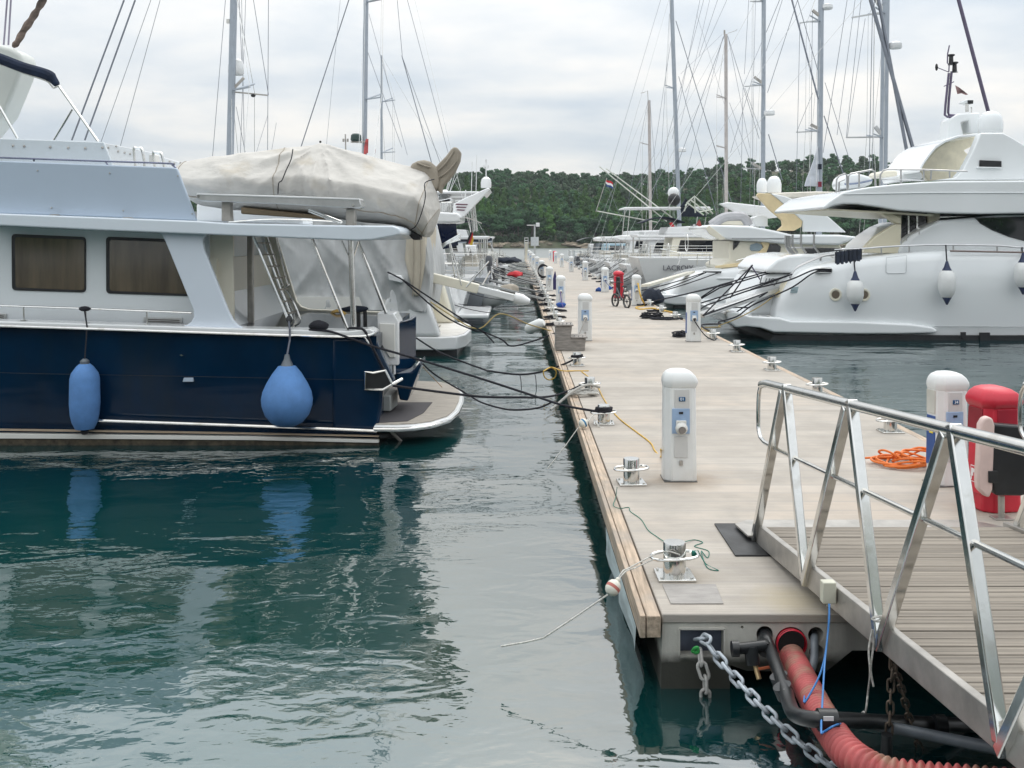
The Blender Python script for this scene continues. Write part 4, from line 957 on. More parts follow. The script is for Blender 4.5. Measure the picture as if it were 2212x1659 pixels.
# ---------------------------------------------------------------- the blue hulled motor boat on the left
def q2l(x, y): return (x * .248, 246.9 + y * .248)
def q3l(x, y): return (x * .248, 603.5 + y * .248)
def q4l(x, y): return (493.7 + x * .248, 274.3 + y * .248)
def q5l(x, y): return (493.7 + x * .248, 630.9 + y * .248)
def q1l(x, y): return (x * .248, y * .248)
YB = 14.7
def hull_loft(stations, name, m, parent, bevel=0):
    rings = []
    for x, yc, prof in stations:          # prof: half-breadth/height pairs from keel to sheer
        r = [Vector((x, yc - h, z)) for h, z in prof] + [Vector((x, yc + h, z)) for h, z in prof[::-1]]
        rings.append(r)
    return MB().loft(rings).build(name, m, parent, bevel=bevel, ang=28)
def trawler():
    T = thing('motor_yacht', (-6, 17, 0), 'large dark blue hulled motor boat with white cabin and two blue fenders', 'motor boat')
    yc = 17.05; hb = 2.3
    def st(x, k, zs):        # k scales the breadth
        b = hb * k
        return (x, yc, [(b * .55, -.5), (b * .93, -.1), (b * .985, .25), (b, .95), (b * 1.0, zs)])
    xs = [(-2.06, .985, 1.57), (-2.4, 1, 1.585), (-4, 1.005, 1.64), (-6, 1.0, 1.70), (-8, .97, 1.76), (-10, .88, 1.86), (-12, .68, 2.0), (-13.6, .36, 2.15), (-14.5, .03, 2.25)]
    hull_loft([st(*a) for a in xs], 'hull', navy, T)
    # quarter: rounded corner rising from the platform to the rail
    prism_part([q5l(1180, 395), q5l(1235, 440), q5l(1300, 560), q5l(1350, 660), q5l(1395, 760), q5l(1345, 852), q5l(1335, 1000), q5l(1305, 1150), q5l(1298, 1250), q5l(900, 1240), q5l(900, 395)], YB + .03, .16, 'quarter_panel', navy, T, .05, 4)
    # sloping steel edge plate and transom wing
    MB().tube(curve([U(*q5l(1180, 392), YB), U(*q5l(1260, 500), YB + .06), U(*q5l(1330, 640), YB + .1), U(*q5l(1420, 800), YB + .12)], 5), .016, 8).build('corner_trim', steel, T)
    prism_part([q5l(1215, 395), q5l(1280, 395), q5l(1345, 560), q5l(1450, 780), q5l(1400, 800), q5l(1300, 600)], YB + .16, .1, 'transom_wing', mat('blue grey painted side', (.035, .06, .10), .15), T, .01)
    # mooring pocket with a steel frame
    pk = prism_part([q5l(1195, 700), q5l(1370, 690), q5l(1420, 800), q5l(1345, 838), q5l(1200, 838)], YB + .015, .05, 'fairlead_recess', black, T, .004)
    fr = [q5l(1190, 692), q5l(1260, 704), q5l(1360, 680), q5l(1425, 800), q5l(1510, 760), q5l(1430, 806), q5l(1345, 846), q5l(1190, 846)]
    MB().tube([U(*q5l(1190, 692), YB), U(*q5l(1260, 703), YB), U(*q5l(1365, 682), YB), U(*q5l(1425, 800), YB + .02), U(*q5l(1345, 846), YB), U(*q5l(1190, 846), YB)], .02, 8, closed=True).build('fairlead_frame', steel, T)
    MB().tube([U(*q5l(1420, 806), YB), U(*q5l(1510, 758), YB + .25)], .022, 8).build('ledge_trim', steel, T)
    # gunwale: white cap with bright rub rail
    g = [U(x, y, YB - .02) for x, y in [(-60, 693.0), (0, 694.2), (140, 698), (300, 702.8), (494, 709), (640, 712.6), (752, 715.8), (798, 710.5), (808, 716), (810, 721), (800, 724.5), (752, 727.5), (640, 724.5), (494, 720.3), (300, 714), (140, 709), (0, 705), (-60, 703)]]
    MB().poly(g, (0, .45, 0)).build('gunwale', white, T, bevel=.035, seg=3)
    def strip(p, d, r, name, m): return MB().tube(curve([U(x, y, d) for x, y in p], 4), r, 8).build(name, m, T)
    strip([(-60, 702.3), (0, 703.8), (300, 713.4), (494, 720), (640, 724.6), (760, 727), (800, 723), (811, 717)], YB - .035, .022, 'rub_rail', steel)
    strip([(205, 906), (228, 908.5), (494, 917.8), (700, 925.5), (815, 930.5)], YB - .045, .024, 'lower_rub_rail', steel)
    mb = MB()
    mb.poly([U(x, y, YB - .03) for x, y in [(-60, 935), (0, 936.5), (300, 940), (548, 943), (818, 950.5), (818, 957), (548, 951), (300, 949), (0, 947.5), (-60, 946)]], (0, .1, 0)).build('boot_stripe', offwhite, T, bevel=.004)
    MB().poly([U(x, y, YB - .026) for x, y in [(-60, 926), (0, 927.5), (300, 931.5), (548, 936), (818, 941.8), (818, 944), (548, 938.6), (300, 934.6), (0, 930.6), (-60, 929)]], (0, .06, 0)).build('pin_stripe', mat('tan stripe', (.42, .33, .24), .5), T)
    MB().poly([U(x, y, YB - .01) for x, y in [(-60, 945), (0, 947), (300, 948.5), (548, 951), (818, 956), (818, 975), (-60, 966)]], (0, .1, 0)).build('weed_line', mat('brown waterline growth', (.055, .045, .03), .9, var=.4, vs=9), T)
    strip([(-60, 803), (75, 807), (300, 811), (494, 814.8), (786, 821)], YB - .0, .0035, 'hull_seam', mat('seam black', (.001, .002, .006), .5))
    MB().poly([U(*q3l(*a), YB - .015) for a in ((1600, 858), (1680, 858), (1685, 892), (1590, 892))], (0, .03, 0)).build('exhaust_port', bluegrey, T, bevel=.004)
    MB().poly([U(*q3l(*a), YB - .015) for a in ((1562, 658), (1580, 655), (1598, 662), (1580, 669))], (0, .03, 0)).build('drain_port', steel, T)
    # side deck and cabin
    CB = YB + .62
    prism_part([(-70, 486), (0, 487), (345, 502), (452, 506), (452, 604), (505, 712), (-70, 700)], CB, 3.4, 'cabin_wall', mat('cabin side white', (.70, .74, .76), .25, var=.01, vs=.8, coat=.2), T, .02)
    MB().poly([U(-70, 700, YB + .2), U(520, 714, YB + .2), U(520, 716, YB + .2), U(-70, 703, YB + .2)], (0, .7, 0)).build('side_deck', offwhite, T)
    def rrect(a, r):
        o = []
        for i, (x, y) in enumerate(a):
            p = Vector((x, y)); q = Vector(a[i - 1]); s = Vector(a[(i + 1) % len(a)])
            e0 = p + (q - p).normalized() * r; e1 = p + (s - p).normalized() * r
            for t in (0, .25, .5, .75, 1): o.append(tuple((1 - t) ** 2 * e0 + 2 * t * (1 - t) * p + t * t * e1))
        return o
    for k, w_ in enumerate(([(24.5, 505), (185, 512), (185, 632), (25.5, 627)], [(228.5, 511), (400, 518), (410, 640), (229, 634)])):
        f = prism_part(rrect(w_, 9), CB - .02, .05, 'window', black, T, .004)
        ins = [(w_[0][0] + 8, w_[0][1] + 7), (w_[1][0] - 3, w_[1][1] + 6), (w_[2][0] - 3, w_[2][1] - 5), (w_[3][0] + 8, w_[3][1] - 6)]
        prism_part(rrect(ins, 6), CB - .026, .02, 'pane', brownglass, f, .001)
        for j in (range(4) if k == 0 else range(2)):
            xx = (62, 96, 131, 165)[j] if k == 0 else (325, 372)[j]
    for x0, x1, y0, y1 in ((310, 393, 685, 703), (-20, 13, 676, 690)):
        v = prism_part([(x0, y0), (x1, y0 + 2), (x1, y1 + 2), (x0, y1)], CB - .03, .05, 'vent', alu, T, .004)
        mb = MB()
        for j in range(3): mb.prism([(x0 + 9, y0 + 4 + j * 4), (x1 - 5, y0 + 6 + j * 4), (x1 - 5, y0 + 8 + j * 4), (x0 + 9, y0 + 6 + j * 4)], CB - .034, .01)
        mb.build('louvre', mat('vent dark', (.1, .09, .08), .6), v)
    # fashion plate sloping from the roof to the gunwale
    prism_part([(340, 500), (446, 504), (440, 513), (437.5, 522), (441, 540), (466, 603), (480, 640), (494, 675), (503, 692), (513, 702), (526, 709.5), (392, 705.5), (405, 701), (413, 695), (418.5, 684), (417.5, 670), (402, 632), (357, 522), (350, 509)], YB + .1, .09, 'fashion_plate', mat('pale blue white paint', (.66, .72, .80), .25, var=.01, vs=.8, coat=.2), T, .025, 3)
    # aft bulkhead with door, seen through the cockpit
    bx = U(452, 600, CB).x
    MB().box((bx + .06, CB + 1.7, 2.02), (.1, 3.4, 1.35)).build('aft_bulkhead', palecream, T)
    prism_part([(441, 500), (503, 502), (505, 712), (494, 712), (441, 590)], CB + .05, .08, 'cockpit_locker', palecream, T, .01)
    prism_part([(533, 503), (545, 503), (547, 712), (534, 712)], CB + .9, .1, 'door_post', dullsteel, T)
    # far side of the cockpit: coaming with a big curved cut out
    prism_part([(548, 500), (592, 503), (600, 520), (640, 650), (650, 662), (668, 668), (845, 674), (850, 745), (548, 745)], YB + 4.2, .1, 'far_coaming', palecream, T, .02)
    MB().box((-3.1, YB + 2.3, 1.02), (2.1, 3.9, .06)).build('cockpit_sole', teak, T)
    # transom door, stern locker
    prism_part([q5l(1295, 180), q5l(1440, 185), q5l(1480, 260), q5l(1480, 640), q5l(1380, 640), q5l(1295, 420)], YB + .75, .55, 'stern_locker', white, T, .02, 3)
    prism_part([q5l(1315, 275), q5l(1448, 278), q5l(1448, 570), q5l(1400, 570), q5l(1318, 430)], YB + .72, .05, 'locker_door', offwhite, T, .008)
    a = [U(*q5l(1450, 300), YB + .8), U(*q5l(1450, 720), YB + .8)]
    dd = MB().poly([a[0], U(*q5l(1500, 262), YB + .9), U(*q5l(1590, 240), YB + 1.2), U(*q5l(1635, 205), YB + 1.6), U(*q5l(1632, 620), YB + 1.6), U(*q5l(1585, 660), YB + 1.2), a[1]], (-.05, .05, 0)).build('transom_door', navy, T, bevel=.01)
    MB().tube([U(*q5l(1442, 310), YB + .78), U(*q5l(1444, 715), YB + .78)], .02, 8).build('door_edge', white, dd)
    prism_part([q5l(1440, 715), q5l(1600, 700), q5l(1665, 610), q5l(1672, 640), q5l(1600, 840), q5l(1560, 950), q5l(1490, 940)], YB + .9, .9, 'transom', navy, T, .03)
    MB().tube(curve([U(*q5l(1490, 735), YB + .95), U(*q5l(1600, 690), YB + 1.5), U(*q5l(1665, 615), YB + 2.3), U(*q5l(1668, 590), YB + 2.8)], 5), .03, 8).build('transom_cap', offwhite, T)
    MB().poly([G(*q5l(1345, 1040), .34), G(*q5l(1410, 1040), .34), G(*q5l(1475, 985), .34), G(*q5l(1400, 960), .34)], (0, 0, .24)).build('boarding_step', mat('grey step', (.35, .37, .36), .6), T, bevel=.015)
    # swim platform with teak top
    zt = .30
    out = [(-2.08, 14.62), (-1.75, 14.6), (-1.5, 14.66), (-1.25, 14.85), (-1.02, 15.3), (-.94, 15.9), (-.92, 16.8), (-.95, 17.7), (-1.1, 18.5), (-1.45, 19.1), (-2.08, 19.3)]
    MB().poly([(x, y, zt - .09) for x, y in out], (0, 0, .085)).build('swim_platform', white, T, bevel=.02, seg=3)
    MB().tube([Vector((x, y - .0, zt - .045)) for x, y in out], .022, 8).build('platform_rail', steel, T)
    cx_, cy_ = -1.75, 16.9
    MB().poly([(cx_ + (x - cx_) * .93, cy_ + (y - cy_) * .955, zt - .003) for x, y in out], (0, 0, .012)).build('platform_planks', teak, T)
    MB().poly([(-2.08, 14.75, zt + .011), (-1.62, 14.9, zt + .011), (-1.45, 15.6, zt + .011), (-1.4, 16.6, zt + .011), (-2.08, 16.6, zt + .011)], (0, 0, .006)).build('dark_grating', mat('dark grey grating', (.07, .065, .07), .8, bump=.004, bs=60, stretch=(1, 12, 1)), T)  # dark grey grooved sheet lying on the platform beside the stern
    MB().tube([(-1.9, 14.9, .2), (-1.5, 15.2, -.3)], .025, 8).tube([(-1.9, 18.5, .2), (-1.5, 18.3, -.3)], .025, 8).build('platform_bracket', dullsteel, T)
    # boat deck overhang
    prism_part([(-70, 459), (0, 461), (200, 468.5), (422, 477), (494, 482), (700, 486), (810, 487.5), (848, 487.5), (862, 493), (866, 500), (864, 507), (840, 512), (804, 518.5), (766, 519.8), (600, 513), (494, 508.6), (250, 499), (0, 487.5), (-70, 485)], YB - .05, 4.7, 'boat_deck', mat('roof edge pale blue', (.68, .74, .80), .25, var=.01, coat=.2), T, .05, 4)
    # flybridge coaming and inner screens
    fb = prism_part([(-70, 345), (0, 347), (372, 361.5), (382, 363.5), (387, 376), (425, 477), (200, 468), (-70, 459)], YB + .16, .07, 'flybridge_side', bluegrey, T, .02, 3)
    for x, y in ((81, 368.5), (237, 374), (384, 380), (111, 449), (266, 455), (415, 462)): MB().ball(U(x, y, YB + .15), (.012, .008, .012), 8).build('stud', dullsteel, fb)
    for x in (110, 268): MB().ball(U(x + 8, 464.5 + (x - 110) * .04, YB + .05), (.09, .05, .015), 8).build('scupper', dullsteel, fb)
    prism_part([(-70, 298), (0, 299), (224, 307), (242, 354), (246, 376), (-70, 360)], YB + .75, .05, 'inner_screen', mat('screen grey white', (.62, .67, .70), .3, var=.01), T, .012)
    prism_part([(226, 309), (290, 321), (330, 330), (360, 342), (393, 352), (393, 395), (240, 380)], YB + 3.9, .06, 'far_screen', white, T, .01)
    mb = MB()
    for x, y in ((28, 315), (52, 316), (108, 318), (147, 319.5), (184, 320.5), (221, 319)): mb.ball(U(x, y, YB + .74), (.02, .01, .022), 6)
    for x, y in ((234, 319), (251, 316), (255, 327), (269, 330), (281, 333), (366, 349), (376, 353), (390, 352)): mb.ball(U(x, y, YB + 3.88), (.02, .01, .022), 6)
    mb.build('snap_row', dullsteel, T); 
    MB().tube(curve([U(-70, 338.5, YB + .2), U(0, 340.6, YB + .2), U(200, 347.6, YB + .2), U(362, 353, YB + .2), U(372, 356.5, YB + .2), U(378, 361, YB + .2), U(381, 366, YB + .2)], 4), .014, 8).tube([U(72, 343, YB + .2), U(74, 349, YB + .2)], .012, 6).tube([U(228, 349, YB + .2), U(233, 357, YB + .2)], .012, 6).build('flybridge_rail', mat('dark reflecting rail', (.16, .17, .24), .2, .9), T)
    for x in (293, 335):
        MB().tube(curve([U(x, 362, YB + 2.6), U(x - 4, 322 + (x - 293) * .22, YB + 2.6), U(x + 2, 320 + (x - 293) * .22, YB + 2.6), U(x + 14, 324 + (x - 293) * .22, YB + 2.6), U(x + 20, 362, YB + 2.6)], 5), .024, 8).build('ladder_handle', steel, T)
    prism_part([(321, 333), (334, 333), (336, 352), (321, 352)], YB + 2.8, .25, 'seat_back', offwhite, T, .02)
    # folded bimini and its bows
    d = YB + .8
    MB().tube(curve([U(-40, 115, d), U(0, 127, d), U(50, 146, d), U(98, 160, d), U(112, 169, d), U(124, 184, d)], 5), [.085] * 20 + [.075, .065, .06, .055, .05, .04], 10).build('bimini_cover', mat('navy canvas', (.008, .018, .045), .85, var=.15, vs=4, bump=.012, bs=14), T)
    MB().tube(curve([U(-40, 130, d - .02), U(0, 139, d - .02), U(50, 158, d - .02), U(98, 174, d - .02), U(110, 184, d - .02), U(116, 190, d - .02), U(127, 185, d - .02)], 5), .012, 6).build('bimini_trim', offwhite, T)
    for a, b in (((127, 186), (212, 306)), ((156, 236), (116, 303)), ((-6, 222), (38, 299))):
        MB().tube([U(*a, d), U(*b, d)], .019, 8).build('bimini_pole', steel, T)
    # radar arch at the left edge of the frame
    prism_part([(-60, 88), (0, 96), (24, 103), (43, 114), (49, 124), (48, 140), (42, 165), (28, 200), (8, 248), (-60, 330)], YB + 1.3, .5, 'radar_arch', mat('cream white arch', (.66, .68, .64), .3, var=.01), T, .06, 4)
    for x0, x1 in ((16, 8), (23, 18)):
        p = [U(x0 + 4, -60, YB + 1.9), U(x1, 97, YB + 1.9)]; MB().tube(p, .016, 6).build('antenna', mat('antenna grey', (.3, .28, .36), .4), T)
    # side rail on the gunwale
    MB().tube([U(-60, 657.5, YB + .12), U(0, 660.5, YB + .12), U(180, 666.5, YB + .12), U(414, 676, YB + .12)], .016, 8).build('side_rail', steel, T)
    for x, y0, y1 in ((51, 664, 692), (185, 668, 697), (317, 674, 701)):
        MB().tube([U(x, y0, YB + .12), U(x + 1, y1, YB + .12)], .012, 8).box(U(x + 1, y1, YB + .12), (.08, .06, .012)).build('rail_post', steel, T)
    # cockpit posts and ladder
    MB().tube([U(758, 519, YB + .5), U(764, 712, YB + .5)], .043, 14).build('roof_post', steel, T)
    for a, b, dd in (((674, 516), (752, 714), .12), ((774, 522), (834, 676), .75), ((738, 520), (756, 560), .55), ((774, 522), (762, 560), .55)):
        MB().tube([U(*a, YB + dd), U(*b, YB + dd)], .024 if dd < .5 or dd > .7 else .012, 10).build('roof_stay', steel, T)
    d = YB + .5; lad = MB()
    for o_ in (0, 17): lad.tube([U(548 + o_, 512, d + o_ * .02), U(622 + o_ * .5, 690, d + o_ * .02)], .021, 8)
    for o_ in (40, 58):
        lad.tube(curve([U(538 + o_, 510, d + .6), U(580 + o_ * .65, 600, d + .6), U(586 + o_ * .65, 615, d + .6), U(578 + o_ * .65, 622, d + .6), U(590 + o_ * .65, 640, d + .6), U(612 + o_ * .62, 690, d + .6), U(602 + o_ * .6, 704, d + .6)], 4), .016, 6)
    lad.build('ladder_rails', steel, T)
    for k in range(7):
        f = (k + .5) / 7; a = U(549 + 73 * f, 512 + 178 * f, d); b = U(566 + 65 * f, 512 + 178 * f, d + .34); c = b + Vector((.0, .35, 0))
        MB().bar(a, c, .05, .02).build('ladder_tread', teak, T)
    MB().ball(U(625, 690, YB + .3), (.05, .05, .06), 10).build('ladder_foot', rubber, T)
    # stowed gangplank crane
    e = prism_part([(425, 417.5), (600, 422.5), (775.5, 428.5), (782, 447), (768, 450), (600, 440), (432, 434), (424, 429)], YB + .05, .34, 'passerelle', alu, T, .012, 2)
    MB().prism([(425, 417.5), (775.5, 428.5), (777, 432), (424, 421)], YB + .03, .39).build('top_plate', white, e, bevel=.004)
    for x, y, r in ((429, 424, .018), (763, 443, .02), (781, 450, .016)): MB().lathe([(r, 0), (r, .03), (0, .03)], U(x, y, YB + .05), 12, axis=(0, -1, 0)).build('pivot', steel, e)
    prism_part([(478.5, 430), (496, 430), (498.5, 478), (478.5, 478)], YB + .2, .16, 'crane_foot', dullsteel, T, .006)
    prism_part([(747, 450), (767, 450), (767, 488), (746, 488)], YB + .2, .16, 'crane_foot', dullsteel, T, .02)
    MB().box(U(757, 489, YB + .25), (.34, .28, .03)).build('crane_base', steel, T, bevel=.006)
    for o_ in (0, 4): MB().tube([U(667, 452 + o_, YB + .28), U(737, 479 + o_, YB + .28)], .016, 8).build('crane_ram', steel, T)
    prism_part([(520, 447), (700, 466), (700, 474), (520, 462)], YB + 1.2, .2, 'dinghy_chock', mat('brown chock', (.16, .12, .07), .7), T)
    MB().tube(curve([U(494, 480, YB + .9), U(600, 474, YB + .9), U(740, 480, YB + .9)], 4), .014, 6).build('deck_rail', steel, T)
    prism_part([(424, 440), (560, 446), (650, 458), (655, 484), (424, 478)], YB + 3.2, .9, 'deck_box', white, T, .03)
    # odds and ends in the cockpit
    for x in (752 + 22, 752 + 36): MB().tube([U(x, 664, YB + 1.0), U(x + 1, 706, YB + 1.0)], .03, 8).build('rod_holder', black, T)
    return T
TR = trawler()
def lump(c, r, name, m, label, cat, seed=0, amp=.25, fr=4.0):
    mb = MB().ball(c, r, 18)
    for i in range(len(mb.v)): mb.v[i] += Vector(noise.noise_vector(mb.v[i] * fr + Vector((seed, 0, 0)))) * amp * min(r if isinstance(r, tuple) else (r,))
    o = mb.build(name, m); return tag(o, label, cat)
lump(U(690, 704, YB + .05), (.14, .12, .075), 'rope_bundle', ropeblack, 'bundle of black rope lying on the white gunwale of the blue boat', 'rope', 1, .4, 9)
lump(U(766, 668, YB + 1.0), (.22, .1, .05), 'black_fender_bag', darkcanvas, 'black bag hung over the cockpit edge by the steel post', 'bag', 2, .4, 7)
t = MB()
for k in range(4): t.tube([U(729, 697, YB + 3.9) + Vector(((.16 + .015 * k) * math.cos(a), .02 * k, (.2 + .01 * k) * math.sin(a))) for a in [i * math.pi / 9 - .4 for i in range(13)]], .014, 6)
tag(t.build('yellow_hose', yellow), 'yellow hose looped on the cockpit side of the blue boat', 'hose')
# fenders
def sock_fender():
    c = U(183, 930, YB - .12); k = YB / F
    t = thing('fender', c, 'long blue covered fender hanging on the blue hull at far left', 'fender')
    z = lambda y: EYE - (y - CY) / F * (YB - .12) - c.z
    pr = [(0, z(926)), (.13, z(926)), (.175, z(912)), (.2, z(895)), (.212, z(870)), (.205, z(818)), (.185, z(806)), (.12, z(792)), (.075, z(786)), (.0, z(785))]
    MB().lathe(pr, c, 24).build('cover', bluefender, t)
    MB().lathe([(.06, z(790)), (.065, z(780)), (.03, z(775)), (0, z(775))], c, 12).build('neck', plastgrey, t)
    MB().ball(c + Vector((0, 0, z(932))), (.06, .06, .05), 10).build('end_knot', ropeblack, t)
    MB().tube([c + Vector((0, 0, z(776))), c + Vector((-.005, .09, z(706))), U(182, 668, YB + .1)], .011, 6).ball(U(183, 667, YB + .1), (.09, .04, .04), 10).build('lanyard', ropeblack, t)
sock_fender()
def ball_fender():
    d = YB - .3; c = U(620, 918, d); t = thing('fender', c, 'big blue teardrop shaped fender hanging near the stern of the blue hull', 'fender')
    z = lambda y: EYE - (y - CY) / F * d - c.z
    k = d / F
    pr = [(0, z(921)), (18 * k, z(920)), (34 * k, z(912)), (47 * k, z(896)), (54 * k, z(876)), (55 * k, z(862)), (52 * k, z(846)), (44 * k, z(828)), (31 * k, z(806)), (19 * k, z(791)), (15 * k, z(790)), (0, z(789))]
    MB().lathe(pr, c, 32).build('cover', bluefender, t)
    MB().lathe([(14 * k, z(791)), (12 * k, z(786)), (7 * k, z(776)), (5 * k, z(766)), (0, z(766))], c, 16).build('neck', plastgrey, t)
    MB().tube([c + Vector((0, 0, z(768))), U(626, 735, YB - .06), U(626, 712, YB - .06), U(624, 695, YB + .2)], .014, 8).build('lanyard', mat('grey rope', (.12, .13, .16), .8, bump=.003, bs=120), t)
ball_fender()

# dinghy under its tan cover on the boat deck
def covered_dinghy():
    T = thing('covered_dinghy', U(670, 480, 17), 'dinghy wrapped in a wrinkled tan canvas cover on the roof of the blue boat', 'dinghy')
    d = 16.6; top = [(386, 372), (392, 360), (404, 350), (440, 343), (520, 333), (600, 324), (662, 316), (694, 311), (720, 317.5), (760, 327), (820, 343), (870, 356), (900, 362), (918, 370), (932, 386), (940, 408), (948, 432), (951, 452), (944, 476), (936, 498), (926, 511)]
    bot = [(386, 386), (392, 402), (404, 424), (440, 446), (520, 458), (600, 464), (662, 468), (694, 470), (720, 472), (760, 478), (820, 484), (862, 490), (884, 496), (896, 502), (904, 508), (908, 511), (911, 513), (914, 514), (917, 515), (920, 515), (923, 514)]
    # resample evenly
    ks = 150; rings = []
    def samp(pl, f):
        f = f * (len(pl) - 1); i = min(int(f), len(pl) - 2); return Vector(pl[i]).lerp(Vector(pl[i + 1]), f - i)
    n = 84
    for i in range(ks + 1):
        f = i / ks; a = samp(top, f); b = samp(bot, f); A = U(a.x, a.y, d); B = U(b.x, b.y, d)
        wd = 1.0 * min(1, (math.sin(math.pi * min(1, (f * .94 + .04))) + .0) ** .4)
        ring = []
        for j in range(n):
            t = 2 * math.pi * j / n; cz = math.cos(t); sy = math.sin(t)
            tent = max(0, 1 - abs(f - .53) / .5) * .95
            if cz > 0: q = 1 - cz; e1 = abs(sy) ** .75; e2 = (1 - abs(cz)) ** .9; sy = math.copysign(e1 * (1 - tent) + e2 * tent, sy)
            else: cz = -abs(cz) ** .8; sy = math.copysign(abs(sy) ** .75, sy)
            p = A.lerp(B, .5 - .5 * cz); p = p + Vector((0, sy * wd * (1 - .25 * (cz > 0) * cz), 0))
            # taut creases fanning out from the ridge pole, gathers along the hem, slack folds at the end
            pk = U(694, 311, d); rx, rz = p.x - pk.x, p.z - pk.z; rr_ = math.hypot(rx, rz); an = math.atan2(rz, rx)
            tri = lambda v: abs(((v) % 1.0) - .5) * 2
            wv = .22 * noise.noise((p.x * 1.1, p.z * 1.1, 3))
            c1 = tri(an * 2.6 + wv) ** 3 * min(1, rr_ * 2.2) * math.exp(-rr_ * .55)
            c2 = tri(an * 6.1 + 2 * wv) ** 3 * min(1, rr_ * 1.6) * math.exp(-rr_ * .8)
            hem = max(0, -cz) ** 1.2
            c3 = tri(p.x * 3.4 + 1.4 * noise.noise((p.x * 1.7, p.z, 5))) ** 2 * hem * (.5 + noise.noise((p.x * 1.3, 2, 2)))
            c4 = tri(p.x * .9 + p.z * 1.5 + .7 * noise.noise((p.x * 1.5, p.z * 1.5, 9))) ** 4
            c5 = tri(p.x * 1.6 - p.z * 1.9 + .8 * noise.noise((p.x, p.z * 2, 4))) ** 4 * max(0, f - .45)
            fold = .055 * c1 + .03 * c2 + .075 * c3 + .035 * c4 + .075 * c5 + .03 * noise.noise((p.x * 1.2, p.z * 1.6, 1.3))
            p = p + Vector((0, -fold * (1 if sy < 0 else -1) * 1.5, fold * .5)); ring.append(p)
        rings.append(ring)
    MB().loft(rings).build('cover', canvas, T, ang=70)
    for i_ in (16, 40, 104, 128):
        pts = [rings[i_][j] + Vector((0, -.004, .002)) for j in range(n) if rings[i_][j].y < d - .05]
        if len(pts) > 6: MB().tube(pts[2:-2], .007, 5).build('seam', taupe, T)
    hem_ = [rings[i_][int(n * .645)] + Vector((0, -.012, 0)) for i_ in range(8, 138)]
    MB().tube(hem_, .009, 5).build('hem_cord', taupe, T)
    # ridge pole tip
    s = U(694, 312, d - .0); MB().lathe([(.02, 0), (.02, .05), (.012, .06), (.02, .1), (0, .11)], U(692, 318, d), 8).build('ridge_tip', black, T)
    seam = [q4l(560, 195), q4l(545, 280), q4l(500, 380), q4l(465, 465), q4l(437, 490), q4l(430, 585)]
    MB().tube(curve([U(x, y, d - (.62, .85, .98, 1.03, 1.03, 1.0)[i]) for i, (x, y) in enumerate(seam)], 4), .009, 6).build('cover_cord', ropeblack, T)
    seam = [q4l(1790, 455), q4l(1710, 490), q4l(1715, 600), q4l(1690, 720), q4l(1640, 850), q4l(1590, 895)]
    MB().tube(curve([U(x, y, d - (.7, .9, 1.0, 1.0, .95, .85)[i]) for i, (x, y) in enumerate(seam)], 4), .008, 6).build('cover_cord', ropeblack, T)
    prism_part([q4l(1555, 895), q4l(1660, 925), q4l(1670, 985), q4l(1610, 985), q4l(1575, 950)], d - .5, .4, 'keel_end', black, T, .02)
    # outboard under its own cover: rounded head with the leg tilted up
    hd = [(884, 362), (890, 353), (902, 347), (916, 345), (930, 349), (940, 358), (946, 372), (948, 392), (944, 410), (930, 412), (905, 400)]
    mb = MB().prism(hd, d - .15, .55)
    o = MB().prism(hd, d - .1, .5).build('engine_cover', taupe, T, bevel=.09, seg=4)
    leg = [q4l(*p) for p in ((1770, 420), (1785, 370), (1830, 318), (1895, 250), (1935, 195), (1962, 172), (1992, 178), (2022, 216), (2012, 290), (1965, 395), (1905, 468), (1860, 520), (1850, 580), (1825, 560), (1800, 490))]
    MB().prism(leg, d - .02, .34).build('leg_cover', taupe, T, bevel=.1, seg=4)
    for k, (a, b_) in enumerate((((1800, 400), (1960, 210)), ((1815, 450), (1985, 300)), ((1640, 310), (1760, 350)))):
        MB().tube(curve([U(*q4l(*a), d - .03 - .08 * (k == 2)), U(*q4l((a[0] + b_[0]) / 2 + 12, (a[1] + b_[1]) / 2 + 8), d - .05 - .08 * (k == 2)), U(*q4l(*b_), d - .03 - .08 * (k == 2))], 5), .014, 6).build('cover_fold', taupe, T)
covered_dinghy()
# ---------------------------------------------------------------- generic boats: stern to the pier, bow away from it
def loft_hull(side, xs, yc, beam, Lh, fb, name, m, T, sheer=.35, flare=1.06, trans=.0, z0=-.5):
    rings = []
    for f, k in ((0, .93), (.06, .97), (.2, 1), (.45, 1), (.65, .93), (.8, .74), (.92, .4), (1, .03)):
        b = beam / 2 * k; z = fb + sheer * f * f
        x = xs + side * (f * Lh); xo = side * trans if f == 0 else 0
        pr = [(b * .5, z0), (b * .9, -.05), (b * .97, .3), (b * 1.0, fb * .6), (b * (1 + (flare - 1) * f), z)]
        r = [Vector((x + xo * max(0, zz) , yc - h, zz)) for h, zz in pr] + [Vector((x + xo * max(0, zz), yc + h, zz)) for h, zz in pr[::-1]]
        rings.append(r)
    return MB().loft(rings).build(name, m, T, ang=30)
def sprof(side, xs, pts, y, t, name, m, T, bevel=.04, seg=2):
    return MB().poly([(xs + side * s_, y, z) for s_, z in pts], (0, t, 0)).build(name, m, T, bevel=bevel, seg=seg)
def rails(mb, pts, h, r=.016, posts=True):
    mb.tube([Vector(p) + Vector((0, 0, h)) for p in pts], r, 6)
    mb.tube([Vector(p) + Vector((0, 0, h * .5)) for p in pts], r * .7, 5)
    for p in pts: mb.tube([p, Vector(p) + Vector((0, 0, h))], r * .8, 5)
    return mb
